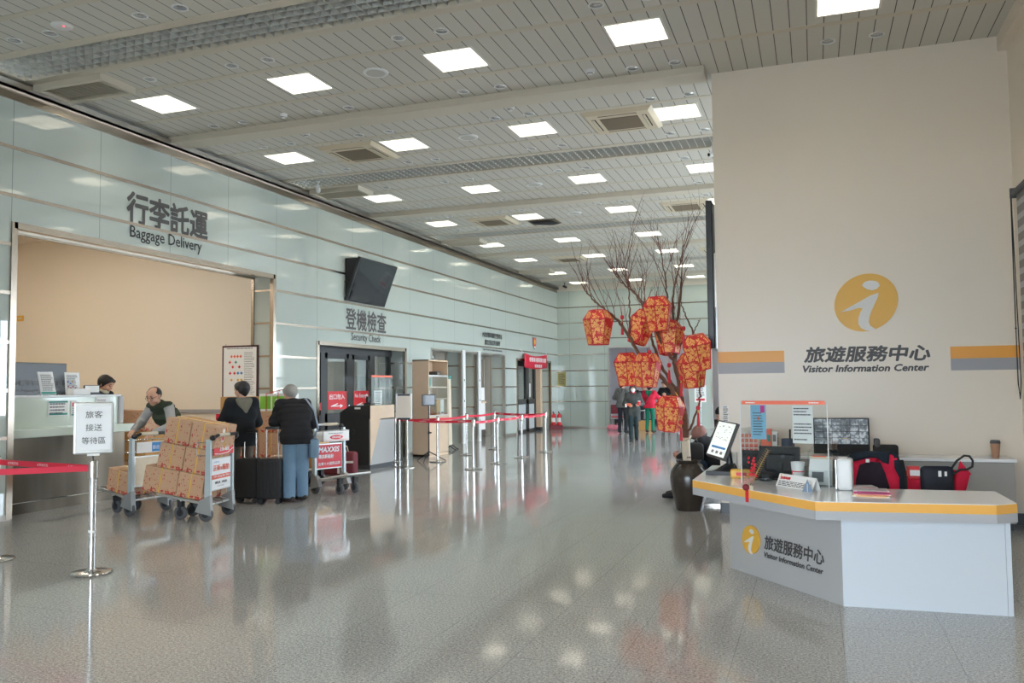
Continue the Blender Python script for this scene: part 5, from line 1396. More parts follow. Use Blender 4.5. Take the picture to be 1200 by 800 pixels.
            MB().box(bx-.001, bx+.001, -.23, .23, .815, .82).build('red_line', 'red', hst)
        else:
            f = MB().box(xx-.0006, xx+.0006, -.24, .24, .375, .745).build('poster', 'wrap', big)
            MB().lathe([(.022, -.0008), (.022, .0008), (.03, .0008), (.03, -.0008), (.022, -.0008)], 16, m=Matrix.Translation(o(-.05, .53, .001)) @ Matrix.Rotation(PI/2, 4, 'Y')).build('ring_mark', 'teal', f)
            MB().box(xx-.0015, xx+.0015, -.14, -.06, .565, .58).build('stripe_mark', 'letter', f)
            MB().box(bx-.001, bx, -.22, .02, .81, .93).build('blue_advert', 'blue_print', small); text('lettering', '歡迎', 'white', small, q(-.01, .84), yd, ZD, height=.05, depth=.004)
    # wheels
    def wheel(c, r=.09):
        a = Vector(c)
        w_ = MB(); prof = [(.03, -.025), (r*.85, -.025), (r, -.015), (r, .015), (r*.85, .025), (.03, .025)]
        mm = Matrix.Translation(a) @ Matrix.Rotation(PI/2, 4, 'X')
        w_.lathe(prof, 22, m=mm); wo = w_.build('wheel', 'rubber', t, True)
        MB().lathe([(.0001, -.029), (.045, -.027), (.045, .027), (.0001, .029)], 14, m=mm).build('hub', 'dark_rubber', wo, True)
    for s in (-1, 1): wheel((.03, s*.29, .09))
    for s in (-1, 1):
        wheel((.44, s*.15, .085), .085)
        MB().box(.41, .47, s*.15-.04, s*.15+.04, .16, .25).box(.425, .455, s*.15-.04, s*.15-.032, .07, .18).box(.425, .455, s*.15+.032, s*.15+.04, .07, .18).build('caster_fork', 'dark_rubber', t)
    return t
MT['upright_m'] = mat('upright_blue_grey', srgb(182, 192, 194), rough=.4, metal=.3)
MT['bracket_grey'] = mat('bracket_grey', srgb(150, 150, 148), rough=.45, metal=.3)

def deckpos(o, ang, x, y, z):
    """a point above an inclined trolley deck: x along the deck, z square to it"""
    lx = x*math.cos(TILT)-z*math.sin(TILT); lz = .222+x*math.sin(TILT)+z*math.cos(TILT)
    return Vector((o[0]+lx*math.cos(ang)-y*math.sin(ang), o[1]+lx*math.sin(ang)+y*math.cos(ang), lz))
def box(label, loc, rot, sx, sy, sz, straps=1, sticker=None, name='cardboard_box', material='cardboard', top=True, grp='strapped cartons'):
    """carton whose local origin is the middle of its base"""
    t = root(name, label, 'box', loc, 0, grp)
    if rot is not None: t.rotation_euler = rot
    MB().bbox(-sx/2, sx/2, -sy/2, sy/2, .002, sz-.002, .006, 1).build('carton', material, t)
    if top: MB().box(-sx/2+.01, sx/2-.01, -.03, .03, sz-.002, sz+.0005).build('tape', 'box_tape', t)
    m = MB(); e = .0035
    xs = [0] if straps == 1 else [-sx*.2, sx*.2]
    for x in xs if straps else []:
        m.box(x-.006, x+.006, -sy/2-e, -sy/2, 0, sz).box(x-.006, x+.006, sy/2, sy/2+e, 0, sz).box(x-.006, x+.006, -sy/2-e, sy/2+e, sz, sz+e)
    if straps:
        m.box(-sx/2-e, -sx/2, -.006, .006, 0, sz).box(sx/2, sx/2+e, -.006, .006, 0, sz).box(-sx/2-e, sx/2+e, -.006, .006, sz, sz+e)
        m.build('strap', 'yellow_strap', t)
    for f in sticker or ():
        if f == '-x': p = MB().box(-sx/2-.006, -sx/2, .05, .11, sz*.35, sz*.85).build('label', 'paper', t); MB().box(-sx/2-.0075, -sx/2-.005, .058, .102, sz*.4, sz*.55).build('red_mark', 'red', p)
        if f == '+x': p = MB().box(sx/2, sx/2+.006, -.13, -.07, sz*.3, sz*.8).build('label', 'paper', t); MB().box(sx/2+.005, sx/2+.0075, -.122, -.078, sz*.36, sz*.5).build('red_mark', 'red', p)
        if f == '-y': p = MB().box(.03, .09, -sy/2-.006, -sy/2, sz*.3, sz*.85).build('label', 'paper', t); MB().box(.038, .082, -sy/2-.0075, -sy/2-.005, sz*.36, sz*.52).build('red_mark', 'red', p)
    return t
# trolley with the big stack, handle end towards the camera's right
B0, BA = (-7.10, 8.87, 0), PI+.20
trolley('trolley loaded with a tall stack of strapped cartons, tyre advert on its panel', B0, BA, 'tyre')
rotB = lambda a: (Matrix.Rotation(BA, 4, 'Z') @ Matrix.Rotation(-TILT, 4, 'Y')).to_euler()
BW, BD, BH = .345, .51, .315
lv = ['bottom', 'middle', 'top']
for L in range(3):
    for k in range(2):
        wd = BW if not (L == 0 and k == 1) else .46
        x0 = .12+(BW*k if k == 0 else BW) + wd/2 - (.06 if L == 2 else .03 if L == 1 else 0)
        pos = deckpos(B0, BA, x0, 0, L*BH)
        box('strapped brown carton, %s row of the tall trolley stack, %s' % (lv[L], 'beside the tyre advert panel' if k == 0 else 'at the nose end'), pos, rotB(0), wd-.006, BD, BH, sticker=(['-x'] if (L != 1 and k == 0) else []) + (['+y'] if 0 else []))
# rear trolley with two cartons
A0_, AA = (-8.30, 8.97, 0), PI-.12
trolley('rear trolley by the counter with cream panel, carrying one strapped carton', A0_, AA, 'plain')
rotA = (Matrix.Rotation(AA, 4, 'Z') @ Matrix.Rotation(-TILT, 4, 'Y')).to_euler()
box('strapped brown carton lying alone on the rear trolley deck', deckpos(A0_, AA, .33, 0, 0), rotA, .42, .5, .30)
# trolley with the red advert, nose to the camera's right, and one behind it
C0, CA = (-7.22, 11.60, 0), -.32
trolley('empty trolley with red tyre advert right of the man in jeans', C0, CA, 'maxxis')
D0_, DA = (-8.35, 12.35, 0), -.12
trolley('trolley half hidden behind the man in jeans, holding a beige carton', D0_, DA, 'maxxis')
rotD = (Matrix.Rotation(DA, 4, 'Z') @ Matrix.Rotation(-TILT, 4, 'Y')).to_euler()
box('beige carton on the trolley half hidden behind the man in jeans', deckpos(D0_, DA, .36, 0, 0), rotD, .5, .5, .5, straps=0, material='plain_card')
# further cartons stacked by the end wall
def stack(x, y, items, rz=0.0):
    z = 0
    for sx, sy, sz, mt, lab, st in items:
        box(lab, (x, y, z), (0, 0, rz), sx, sy, sz, straps=st, material=mt, grp='cartons stacked by the end wall'); z += sz+.004
stack(-9.62, 12.62, [(.62, .5, .42, 'cardboard', 'printed carton at the floor of the stack behind the vest man', 1), (.6, .5, .40, 'cardboard', 'printed carton second from the floor behind the vest man', 1), (.62, .5, .36, 'plain_card', 'plain carton under the red cloth behind the vest man', 0), (.6, .48, .30, 'plain_card', 'plain brown carton topmost of the stack left of the parka man', 0)])
t = root('red_cloth', 'crumpled red cloth lying over cartons behind the tall trolley stack', 'cloth', (-9.28, 12.30, 1.19)); rr = random.Random(8)
t.location = (-9.62, 12.30, 0)
MB().sheet([[(-.3+.1*j, -.02-.05*i*0-.012*rr.random(), 1.185-.05*i+.01*rr.random()) for j in range(7)] for i in range(3)], .01).build('cloth', cloth('redcloth', (196, 32, 60)), t, 'all'); MB().tube([(-.3, -.03, 1.09), (.3, -.03, 1.09)], .008, 6).build('hem', 'red', t, 'all')
MB().tube([(-9.75, 12.36, 1.2), (-9.75, 12.36, 1.5), (-9.75, 12.6, 1.51)], .008, 5)
stack(-8.86, 12.62, [(.5, .45, .44, 'cardboard', 'printed carton at the floor right behind the parka man', 1), (.5, .45, .42, 'cardboard', 'printed carton in the middle right behind the parka man', 1), (.5, .45, .36, 'cardboard', 'printed carton below the green and white box', 1)])
t = root('fruit_box', 'white and green box with red cord on the stack behind parka man', 'box', (-8.86, 12.62, 1.235))
MB().bbox(-.27, .27, -.2, .2, .002, .30, .006).build('carton', 'paper', t)
for a, b in ((-.25, -.03), (.0, .25)): MB().box(a, b, -.203, -.2, .04, .26).build('green_panel', mat('leaf_green', srgb(128, 190, 60), rough=.5), t)
MB().prism([(.03, .04), (.17, .04), (.17, .1), (.19, .16), (.15, .21), (.09, .22), (.05, .16)], -.0, .003, Matrix(((1, 0, 0, 0), (0, 0, -1, -.203), (0, 1, 0, 0), (0, 0, 0, 1)))).build('white_shape', 'white', t)
MB().tube([(-.12, -.208, 0), (-.12, -.208, .305), (.02, 0, .36), (.12, -.208, .305), (.12, -.208, 0)], .007, 5).build('cord', 'red', t, 'all')
stack(-10.25, 10.95, [(.5, .5, .5, 'cardboard', 'printed carton on the floor at the end of the baggage counter', 1), (.5, .5, .46, 'plain_card', 'plain carton at the end of the baggage counter', 0), (.46, .48, .34, 'cardboard', 'red printed carton topmost at the end of the baggage counter', 0)])
# suitcases
def suitcase(label, loc, rz, w_=.36, d_=.24, h_=.52, handle=.98, mt='matte_black', rib=True):
    t = root('suitcase', label, 'suitcase', loc, rz, 'black trolley suitcases')
    m = MB().bbox(-w_/2, w_/2, -d_/2, d_/2, .07, .07+h_, .035, 3)
    sh = m.build('shell', mt, t, True)
    if rib:
        m = MB()
        for k in range(6):
            x = -w_/2+.05+(w_-.1)*k/5; m.bbox(x-.008, x+.008, -d_/2-.006, d_/2+.006, .1, .04+h_, .004, 1)
        m.build('rib', mt, sh)
    m = MB()
    for s in (-1, 1): m.cyl((s*.085, d_/2-.03, .07+h_-.02), (s*.085, d_/2-.03, handle), .009, n=8)
    hd = m.build('telescopic_handle', 'chrome', t, True); MB().bbox(-.105, .105, d_/2-.045, d_/2-.015, handle-.01, handle+.03, .01).build('grip', 'black', hd)
    for sx in (-1, 1):
        for sy in (-1, 1):
            mm = Matrix.Translation((sx*(w_/2-.05), sy*(d_/2-.045), .035)) @ Matrix.Rotation(PI/2, 4, 'X')
            MB().lathe([(.0001, -.014), (.035, -.014), (.035, .014), (.0001, .014)], 14, m=mm).box(sx*(w_/2-.05)-.02, sx*(w_/2-.05)+.02, sy*(d_/2-.045)-.02, sy*(d_/2-.045)+.02, .05, .08).build('wheel', 'dark_rubber', t, True)
    return t
c1, c2 = at(318, 590, Z=0), at(292, 589, Z=0)
suitcase('ribbed black hard suitcase beside the man in jeans, handle raised', (c1.x-.03, c1.y+.02, 0), .35, .34, .24, .56, 1.05)
suitcase('black soft suitcase beside the trousers of the parka man, handle raised', (c2.x-.03, c2.y+.02, 0), .35, .32, .22, .56, 1.0, rib=False)
for k, (px, py, lab) in enumerate(((322, 572, 'dark red patterned bag on the floor behind the ribbed suitcase'), (396, 556, 'dark red bag standing behind the red advert trolley'))):
    c = at(px, py, Z=0); t = root('duffel_bag', lab, 'bag', (c.x, c.y+.1, 0), .3)
    MB().bbox(-.3, .3, -.18, .18, .002, .42, .06, 3).build('body', mat('maroon_bag', srgb(104, 26, 38), rough=.7) if 'maroon_bag' not in MT else MT['maroon_bag'], t, 'all')
    m = MB()
    for s in (-1, 1): m.tube([(-.12, s*.1, .41), (-.1, s*.08, .52), (.1, s*.08, .52), (.12, s*.1, .41)], .012, 6)
    m.build('handle', 'wrap', t, 'all'); MB().box(-.28, .28, -.184, -.178, .22, .26).box(-.02, .02, -.184, -.178, .03, .4).build('stripe', 'paper', t)

# ================================================================== the lantern tree
TY = 11.15
t = root('potted_tree', 'bare branched tree in a dark glazed jar, hung with red orange lanterns', 'potted tree', (-1.57, TY, 0))
O = Vector((-1.57, TY, 0))
MB().lathe([(.0001, 0), (.165, 0), (.175, .03), (.225, .25), (.245, .40), (.235, .50), (.17, .59), (.15, .605), (.165, .63), (.165, .645), (.13, .645), (.125, .60), (.0001, .58)], 40).build('jar', 'jar', t, True)
MB().lathe([(.0001, .585), (.126, .60)], 24).build('soil', 'bark', t)
def wp(px, py, dy=0): return at(px, py, Y=TY+dy) - O
def path(pts, r0, r1, n=6, wob=.012, seed=0):
    """smooth wobbly limb through the given points"""
    rnd = random.Random(seed); P = [Vector(p) for p in pts]; out = []
    for i in range(len(P)-1):
        p0, p1, p2, p3 = P[max(i-1, 0)], P[i], P[i+1], P[min(i+2, len(P)-1)]
        for k in range(n):
            u = k/n
            q = .5*((2*p1)+(p2-p0)*u+(2*p0-5*p1+4*p2-p3)*u*u+(3*p1-p0-3*p2+p3)*u**3)
            out.append(q+Vector((rnd.uniform(-wob, wob), rnd.uniform(-wob, wob), rnd.uniform(-wob, wob)*.5)) if (i or k) else q)
    out.append(P[-1]); N = len(out)
    return out, [r0+(r1-r0)*i/(N-1) for i in range(N)]
limbs = [
    ([(-.02, 0, .58), (-.03, 0, .8), wp(803, 506), wp(801, 480, .02)], .05, .044),
    ([wp(801, 480, .02), wp(796, 450, .05), wp(791, 420, .08), wp(790, 395, .1), wp(796, 360, .12), wp(798, 335, .15)], .040, .014),
    ([wp(802, 490), wp(786, 455, -.05), wp(770, 436, -.12), wp(752, 420, -.2), wp(737, 394, -.3), wp(722, 373, -.4), wp(707, 361, -.5), wp(694, 350, -.6), wp(686, 341, -.65)], .034, .007),
    ([wp(797, 462, .03), wp(778, 434, .1), wp(768, 411, .2), wp(762, 390, .25), wp(757, 370, .3), wp(748, 350, .35), wp(737, 335, .4)], .024, .007),
    ([wp(793, 430, .06), wp(783, 412, 0), wp(772, 396, -.1), wp(765, 378, -.2), wp(757, 360, -.25), wp(745, 345, -.3), wp(728, 330, -.35), wp(722, 322, -.4)], .024, .006),
    ([wp(803, 512), wp(812, 495, -.1), wp(819, 470, -.15), wp(821, 452, -.2), wp(820, 430, -.2)], .018, .007),
    ([wp(792, 412, .09), wp(800, 400, 0), wp(812, 392, -.1), wp(806, 375, -.15), wp(800, 360, -.2), wp(796, 351, -.25)], .016, .006),
    ([wp(790, 395, .1), wp(784, 365, .25), wp(781, 340, .35), wp(778, 315, .4), wp(772, 288, .5)], .02, .005),
    ([wp(791, 400, .1), wp(789, 365, .0), wp(790, 335, -.1), wp(797, 308, -.15), wp(803, 286, -.2)], .018, .005),
    ([wp(737, 394, -.3), wp(738, 370, -.25), wp(737, 345, -.2), wp(733, 318, -.15), wp(731, 300, -.1)], .012, .004),
    ([wp(812, 392, -.1), wp(817, 380, -.12), wp(820, 374, -.14)], .008, .004),
]
mb = MB(); twigs = MB(); rt = random.Random(21)
def twig(p, d, L, r, depth):
    pts = [p]; 
    for k in range(4):
        d = (d+Vector((rt.uniform(-.16, .16), rt.uniform(-.16, .16), rt.uniform(-.02, .16)))).normalized(); pts.append(pts[-1]+d*L/4)
    twigs.tube(pts, [r*(1-.17*i) for i in range(5)], 5)
    if depth > 0:
        for k in (1, 2, 3):
            if rt.random() < .75:
                s = rt.choice((-1, 1)); dd = (d+Vector((s*rt.uniform(.3, .7), rt.uniform(-.5, .5), rt.uniform(.1, .5)))).normalized()
                twig(pts[k], dd, L*rt.uniform(.45, .7), r*.6, depth-1)
for i, (pts, r0, r1) in enumerate(limbs):
    P_, R_ = path(pts, r0, r1, seed=i); mb.tube(P_, R_, 9)
    if i in (1, 2, 3, 4, 7, 8, 9):
        n = len(P_)
        for k in range(n//2, n, 3 if i in (2, 9) else 2):
            dd = (P_[min(k+1, n-1)]-P_[k-1]).normalized()
            s = rt.choice((-1, 1))
            lim = ZC-.15-P_[k].z
            twig(P_[k], (dd*.5+Vector((s*rt.uniform(.1, .55), rt.uniform(-.4, .4), rt.uniform(.5, 1.0)))).normalized(), rt.uniform(.35, .75), .0055, 1)
        twig(P_[-1], (P_[-1]-P_[-3]).normalized(), .35, R_[-1], 1)
mb.build('trunk', 'bark', t, True); twigs.build('twigs', 'twig', t, True)
MB().tube([(-.02, 0, .60), (-.028, 0, .74), (-.03, 0, .93)], [.052, .055, .052], 14).build('wrapping', 'wrap', t, True)
MB().tube([(-.08, -.03, .93), (-.05, -.055, .9), (.02, -.05, .92), (.03, .02, .95)], .015, 8).build('wrapping_knot', 'wrap', t, True)

def lantern_mesh():
    t = root('lantern', '', 'lantern')
    prof = [(.128, -.235), (.192, .085), (.112, .2)]
    n = 6; vs = [(r*math.cos(PI/3*j), r*math.sin(PI/3*j), z) for r, z in prof for j in range(n)]
    fs = [(i*n+j, i*n+(j+1) % n, (i+1)*n+(j+1) % n, (i+1)*n+j) for i in range(2) for j in range(n)] + [tuple(range(2*n, 3*n))]
    MB().add(vs, fs).build('silk', 'lantern', t)
    m = MB()
    for i in range(3):
        for j in range(n): m.cyl(vs[i*n+j], vs[i*n+(j+1) % n], .0065, n=6)
    for i in range(2):
        for j in range(n): m.cyl(vs[i*n+j], vs[(i+1)*n+j], .0065, n=6)
    m.build('red_frame', 'lantern_red', t, True)
    m = MB(); m.cyl((0, 0, .2), (0, 0, .27), .003, n=5)
    m.build('hanging_cord', 'twig', t)
    MB().lathe([(.0001, -.205), (.12, -.205), (.12, -.2), (.0001, -.2)], 6).build('bottom_panel', 'lantern_red', t)
    return t
LAN = [((701, 382), -.65, (0, .0, .2), 'single red orange lantern farthest left, hanging on the long low branch'),
       ((752, 382), -.1, (.12, .30, .9), 'tilted lantern left of the two overlapping top lanterns'),
       ((771, 366), -.35, (.05, -.06, .5), 'topmost lantern, upper of the overlapping pair in the crown'),
       ((784, 394), .05, (-.08, .12, 1.2), 'lantern tucked below and behind the topmost lantern'),
       ((735, 431), .1, (0, -.05, .7), 'rear lantern left of the side by side pair above the walkers'),
       ((758, 432), -.2, (0, .04, .3), 'front lantern of the side by side pair above the walkers'),
       ((818, 411), -.45, (.05, -.22, .6), 'large lantern at the right nearest the visitor centre wall'),
       ((811, 432), -.15, (.0, -.12, 1.0), 'lantern hanging below the large right lantern'),
       ((785, 483), -.25, (.1, .08, .25), 'lowest lantern hanging near the trunk above the jar')]
L0 = lantern_mesh()
for k, ((px, py), dy, rot, lab) in enumerate(LAN):
    o = L0 if k == 0 else copy_thing(L0)
    o.location = at(px, py, Y=TY+dy); o.rotation_euler = rot; o['label'] = lab; o['group'] = 'red orange hexagonal lanterns'
def tassel(px, py, dy, lab, L=.26):
    t = root('tassel', lab, 'tassel', at(px, py, Y=TY+dy), 0, 'red hanging tassels')
    MB().cyl((0, 0, -.02), (0, 0, .14), .0025, n=5).build('cord', 'lantern_red', t)
    MB().lathe([(.0001, .0), (.02, -.005), (.026, -.03), (.02, -.055), (.008, -.06)], 12).build('bead', 'lantern_red', t, True)
    MB().lathe([(.007, -.06), (.009, -.09)], 8).build('gold_ring', 'logo_yellow', t, True)
    MB().lathe([(.008, -.088), (.013, -.11), (.02, -L), (.0001, -L)], 10).build('fringe', 'lantern_red', t, True)
for a in ((729, 369, -.3, 'red tassel hanging alone on the upper left branch'), (801, 382, -.2, 'red tassel hanging on the upper right branch'), (752, 376, -.42, 'broad red tassel before the tilted left lantern'), (761, 410, -.4, 'red tassel above the side by side lantern pair'), (784, 425, -.4, 'red tassel below the tucked crown lantern'), (798, 440, -.45, 'red tassel left of the right lantern pair'), (818, 475, -.3, 'red tassel low on the right side branch'), (798, 492, -.3, 'red tassel beside the lowest lantern')): tassel(*a)
# display panel seen edge-on at the partition's end
t = root('wall_display', 'black display panel seen edge on at the end of the visitor centre wall', 'display', (-1.15, PY+.13, 0))
MB().bbox(-.11, -.03, -.16, .9, 2.07, 3.97, .01).build('casing', 'black', t); MB().box(-.114, -.11, -.12, .86, 2.12, 3.92).build('screen', 'board_black', t)
MB().box(-.03, -.002, -.05, .1, 2.6, 3.3).build('bracket', 'steel', t)
t = root('wall_notice', 'small white stickers in a column on the visitor centre wall edge', 'notice', (-1.05, PY, 1.23))
m = MB()
for k in range(4): m.box(-.06, .02, -.002, 0, -.09+.055*k, -.05+.055*k)
m.build('sticker', 'paper', t); text_lines('print', 'grey_print', t, (-.05, -.002, -.08), (1, 0, 0), ZD, .06, .19, 8, 4)
# ================================================================== visitor information desk
DT = .78
XA = (1, 0, 0)
TOP = [(-1.03, 7.55), (-.02, 6.36), (1.125, 6.50), (1.27, 6.62), (1.26, 7.30), (.235, 7.24), (-.45, 8.04), (-.45, 8.95), (-1.02, 8.95)]
t = root('information_desk', 'angled white visitor information desk with orange and grey edge and logo', 'desk', (0, 0, 0))
def edge_band(poly, z0, z1, off, n_edges):
    """band standing just proud of the desk edge along its visible outer sides"""
    m = MB()
    for i in range(n_edges):
        a, b = Vector((*poly[i], 0)), Vector((*poly[(i+1) % len(poly)], 0)); d = (b-a).normalized(); n = Vector((d.y, -d.x, 0))*off
        m.add([tuple(p) for p in (a+Vector((0, 0, z0)), b+Vector((0, 0, z0)), b+n+Vector((0, 0, z0)), a+n+Vector((0, 0, z0)), a+Vector((0, 0, z1)), b+Vector((0, 0, z1)), b+n+Vector((0, 0, z1)), a+n+Vector((0, 0, z1)))], [(0, 1, 2, 3), (4, 5, 6, 7), (0, 1, 5, 4), (1, 2, 6, 5), (2, 3, 7, 6), (3, 0, 4, 7)])
    return m
MB().prism(TOP, DT-.125, DT).build('desk_top', 'desk_white', t)
OUT = [TOP[-1]]+TOP[:6]
edge_band(OUT, DT-.066, DT-.004, .003, 5).build('orange_edge', 'desk_orange', t)
edge_band(OUT, DT-.128, DT-.0665, .003, 5).build('grey_edge', 'desk_grey', t)
A_, B_, C_ = Vector((-.74, 7.73, 0)), Vector((.15, 6.64, 0)), Vector((1.205, 6.69, 0))
ax = (B_-A_).normalized(); an = Vector((ax.y, -ax.x, 0))          # left face: along and outward
pin = -an*.03
def wall_panel(a, b, inn, z0, z1):
    return MB().add([tuple(p) for p in (a+Vector((0, 0, z0)), b+Vector((0, 0, z0)), b+inn+Vector((0, 0, z0)), a+inn+Vector((0, 0, z0)), a+Vector((0, 0, z1)), b+Vector((0, 0, z1)), b+inn+Vector((0, 0, z1)), a+inn+Vector((0, 0, z1)))], [(0, 1, 2, 3), (4, 5, 6, 7), (0, 1, 5, 4), (1, 2, 6, 5), (2, 3, 7, 6), (3, 0, 4, 7)])
wall_panel(A_, B_, pin, 0, DT-.125).build('left_panel', 'desk_silver', t)
bn = Vector(((C_-B_).y, -(C_-B_).x, 0)).normalized()
wall_panel(B_, C_, -bn*.03, 0, DT-.125).build('right_panel', 'desk_panel', t)
wall_panel(C_+Vector((.002, -.0, 0)), C_+Vector((.035, .002, 0)), Vector((0, .5, 0)), 0, DT-.125).build('end_panel', 'desk_panel', t)
wall_panel(A_, A_+Vector((-.0, 1.2, 0)), Vector((.03, 0, 0)), 0, DT-.125).build('side_panel', 'desk_silver', t)
def onface(px, py):
    """point on the desk's left face seen at a photo pixel"""
    e = Vector((0, 0, EYE)); d = (at(px, py, Y=5.0)-e); k = (A_-e).dot(an)/d.dot(an); return e+d*k
def disc_logo(par, c, xd, yd, nd, r, wallmat, nm):
    xd, yd, nd = Vector(xd), Vector(yd), Vector(nd); c = Vector(c)
    L = lambda u, v, w_: tuple(c+xd*u*r+yd*v*r+nd*w_)
    n = 48; m = MB()
    ring = [((math.cos(k*2*PI/n)+.10*math.sin(k*2*PI/n)), .985*math.sin(k*2*PI/n)) for k in range(n)]
    m.add([L(u, v, .012) for u, v in ring]+[L(u, v, 0) for u, v in ring], [tuple(range(n))]+[(k, (k+1) % n, n+(k+1) % n, n+k) for k in range(n)])
    lo = m.build(nm, 'logo_yellow', par)
    def shape(pts, nm2):
        P = [((x-615)/112, (234-y)/112) for x, y in pts]
        tri = tessellate_polygon([[Vector((u, v, 0)) for u, v in P]]); MB().add([L(u, v, .0145) for u, v in P], [tuple(f) for f in tri]).build(nm2, wallmat, lo)
    shape([(603, 168), (612, 156), (628, 151), (645, 152), (660, 158), (666, 172), (655, 184), (638, 189), (622, 184), (610, 176)], 'letter_dot')
    shape([(525, 267), (552, 252), (592, 230), (632, 208), (660, 199), (659, 212), (646, 240), (634, 266), (626, 290), (623, 308), (627, 322), (638, 331), (645, 335), (632, 342), (612, 341), (596, 332), (586, 315), (587, 292), (594, 272), (603, 255), (588, 254), (560, 262)], 'letter_stem')
    return lo
MT['logo_white'] = mat('logo_white', srgb(224, 220, 212), rough=.45)
cc = onface(881, 632); lo_r = (onface(881, 615.5)-onface(881, 649.5)).length/2
disc_logo(t, cc+an*.001, ax, (0, 0, 1), an, lo_r, 'logo_white', 'logo_disc')
p1, p2, p3 = onface(896, 641), onface(967, 657), onface(897, 625)
hh = .118
text('chinese_lettering', '旅遊服務中心', 'letter', t, tuple(onface(896, 643)+an*.001), tuple(ax), ZD, height=hh, width=(p2-p1).length*.99, bold=.025, shear=.12)
e1, e2 = onface(896, 653.5), onface(966, 669)
text('english_lettering', 'Visitor Information Center', 'letter', t, tuple(onface(896, 652.5)+an*.001), tuple(ax), ZD, height=.047, width=(e2-e1).length*.99, bold=.03, shear=.22)
# the same logo and name on the partition
t = root('wall_sign', 'round yellow i logo above visitor information center lettering on the cream wall', 'sign', (0, 0, 0))
k_ = PY/10.1; Wp = lambda x, z: (x*k_, PY-.001, 1.6+(z-1.6)*k_)
disc_logo(t, Wp(.555, 2.50), XA, (0, 0, 1), (0, -1, 0), .325*k_, 'logo_white', 'logo_disc')
a, b = Wp(-.11, 1.845), Wp(1.18, 1.845)
text('chinese_lettering', '旅遊服務中心', 'letter', t, a, XA, ZD, height=.195, width=b[0]-a[0], bold=.034, shear=.16)
a, b = Wp(-.125, 1.735), Wp(1.165, 1.735)
text('english_lettering', 'Visitor Information Center', 'letter', t, a, XA, ZD, height=.088, width=b[0]-a[0], bold=.038, shear=.22)
# window blind
t = root('window_blind', 'zebra striped roller blind with hanging cord at the right edge', 'blind', (XR-.055, 0, 0))
MB().cyl((0, 5.8, 3.70), (0, 10.64, 3.70), .035, n=16).box(-.04, .05, 10.64, 10.67, 3.65, 3.76).build('roller', 'rubber', t, True)
bm_ = bpy.data.materials.new('zebra_fabric'); bm_ = mat('zebra_fabric', srgb(200, 198, 196), rough=.7); q = NT(bm_); x = q.xyz(q.coord())
q.color(q.mix(line_mask(q, x[2], .15, 0, .085), srgb(190, 188, 188), srgb(140, 134, 130))); MT['zebra'] = bm_
MB().box(.016, .02, 5.8, 10.62, 1.0, 3.69).build('fabric', 'zebra', t)
MB().box(.006, .03, 5.8, 10.62, .97, 1.0).build('bottom_bar', 'alu', t)
MB().tube([(-.03, 10.67, 3.69), (-.03, 10.69, 2.6), (-.03, 10.69, 1.6), (-.025, 10.64, 1.42), (-.02, 10.60, 1.6), (-.03, 10.65, 3.69)], .006, 6).build('cord', 'dark_rubber', t, True)
MB().ball((-.03, 10.69, 2.2), .012, 8).build('cord_joint', 'black', t, True)

# cabinet along the partition and what stands on it
t = root('cabinet', 'long low grey cabinet with pale top against the visitor centre wall', 'cabinet', (0, 0, 0))
MB().box(-.80, 2.0, 10.46, PY-.02, .08, .735).build('carcass', 'cabinet_grey', t); MB().box(-.78, 1.98, 10.5, PY-.02, 0, .08).build('plinth', 'dark_base', t)
MB().bbox(-.82, 2.02, 10.43, PY-.018, .738, .773, .005).build('cabinet_top', 'desk_white', t)
for k in range(5): MB().box(-.79+.56*k, -.25+.56*k, 10.445, 10.46, .1, .72).build('door', 'cabinet_grey', t)
CT = .7735
def onY(px, py, Y): return at(px, py, Y=Y)
t = root('paper_cup', 'brown paper coffee cup with dark lid on the grey cabinet', 'cup', (1.85, 10.6, CT))
MB().lathe([(.0001, 0), (.036, 0), (.05, .16), (.0001, .16)], 20).build('cup', mat('kraft_cup', srgb(176, 132, 104), rough=.6), t, True); MB().lathe([(.0001, .16), (.053, .16), (.053, .172), (.045, .195), (.0001, .197)], 20).build('lid', 'rubber', t, True)
t = root('security_monitor', 'black monitor showing a grid of camera views on the cabinet', 'monitor', (.27, 10.58, CT))
MB().bbox(-.305, .305, -.02, .02, .02, .435, .006).build('casing', 'black', t)
MB().box(-.1, .1, -.09, .09, 0, .012).box(-.03, .03, .0, .03, 0, .2).build('stand', 'black', t)
scr = MB().box(-.295, .295, -.0225, -.02, .03, .425).build('screen', 'matte_black', t)
for i in range(4):
    for j in range(6):
        m_ = mat('camera_view', (.1, .1, .1), emit=(.5, .58, .64), strength=.38); qn = NT(m_)
        nz = qn.noise(qn.coord(), 14+3*((i*7+j*5) % 6), 3, .6); nz.inputs['Vector']; rp = qn.ramp(nz.outputs['Fac'], [(.38, (.02, .03, .04)), (.5, (.22, .28, .32)), (.62, (.75, .85, .9))])
        qn.link(rp, qn.b.inputs['Emission Color'])
        MB().box(-.29+.097*j, -.29+.097*j+.093, -.0245, -.0225, .355-.073*i, .355-.073*i+.068).build('camera_tile', m_, scr)
MB().box(.0, .09, -.0255, -.0245, .199, .203).build('yellow_line', 'logo_yellow', scr)
t = root('desk_telephone', 'dark telephone set on the cabinet behind the draped jacket', 'telephone', (.66, 10.6, CT))
MB().bbox(-.05, .21, -.08, .08, 0, .13, .02).build('base', 'matte_black', t, True); MB().bbox(-.04, .02, -.08, .08, .09, .20, .015).build('handset', 'rubber', t, True)
t = root('pen_holder', 'dark blue pen holder with a pen on the cabinet', 'pen holder', (-.32, 10.58, CT))
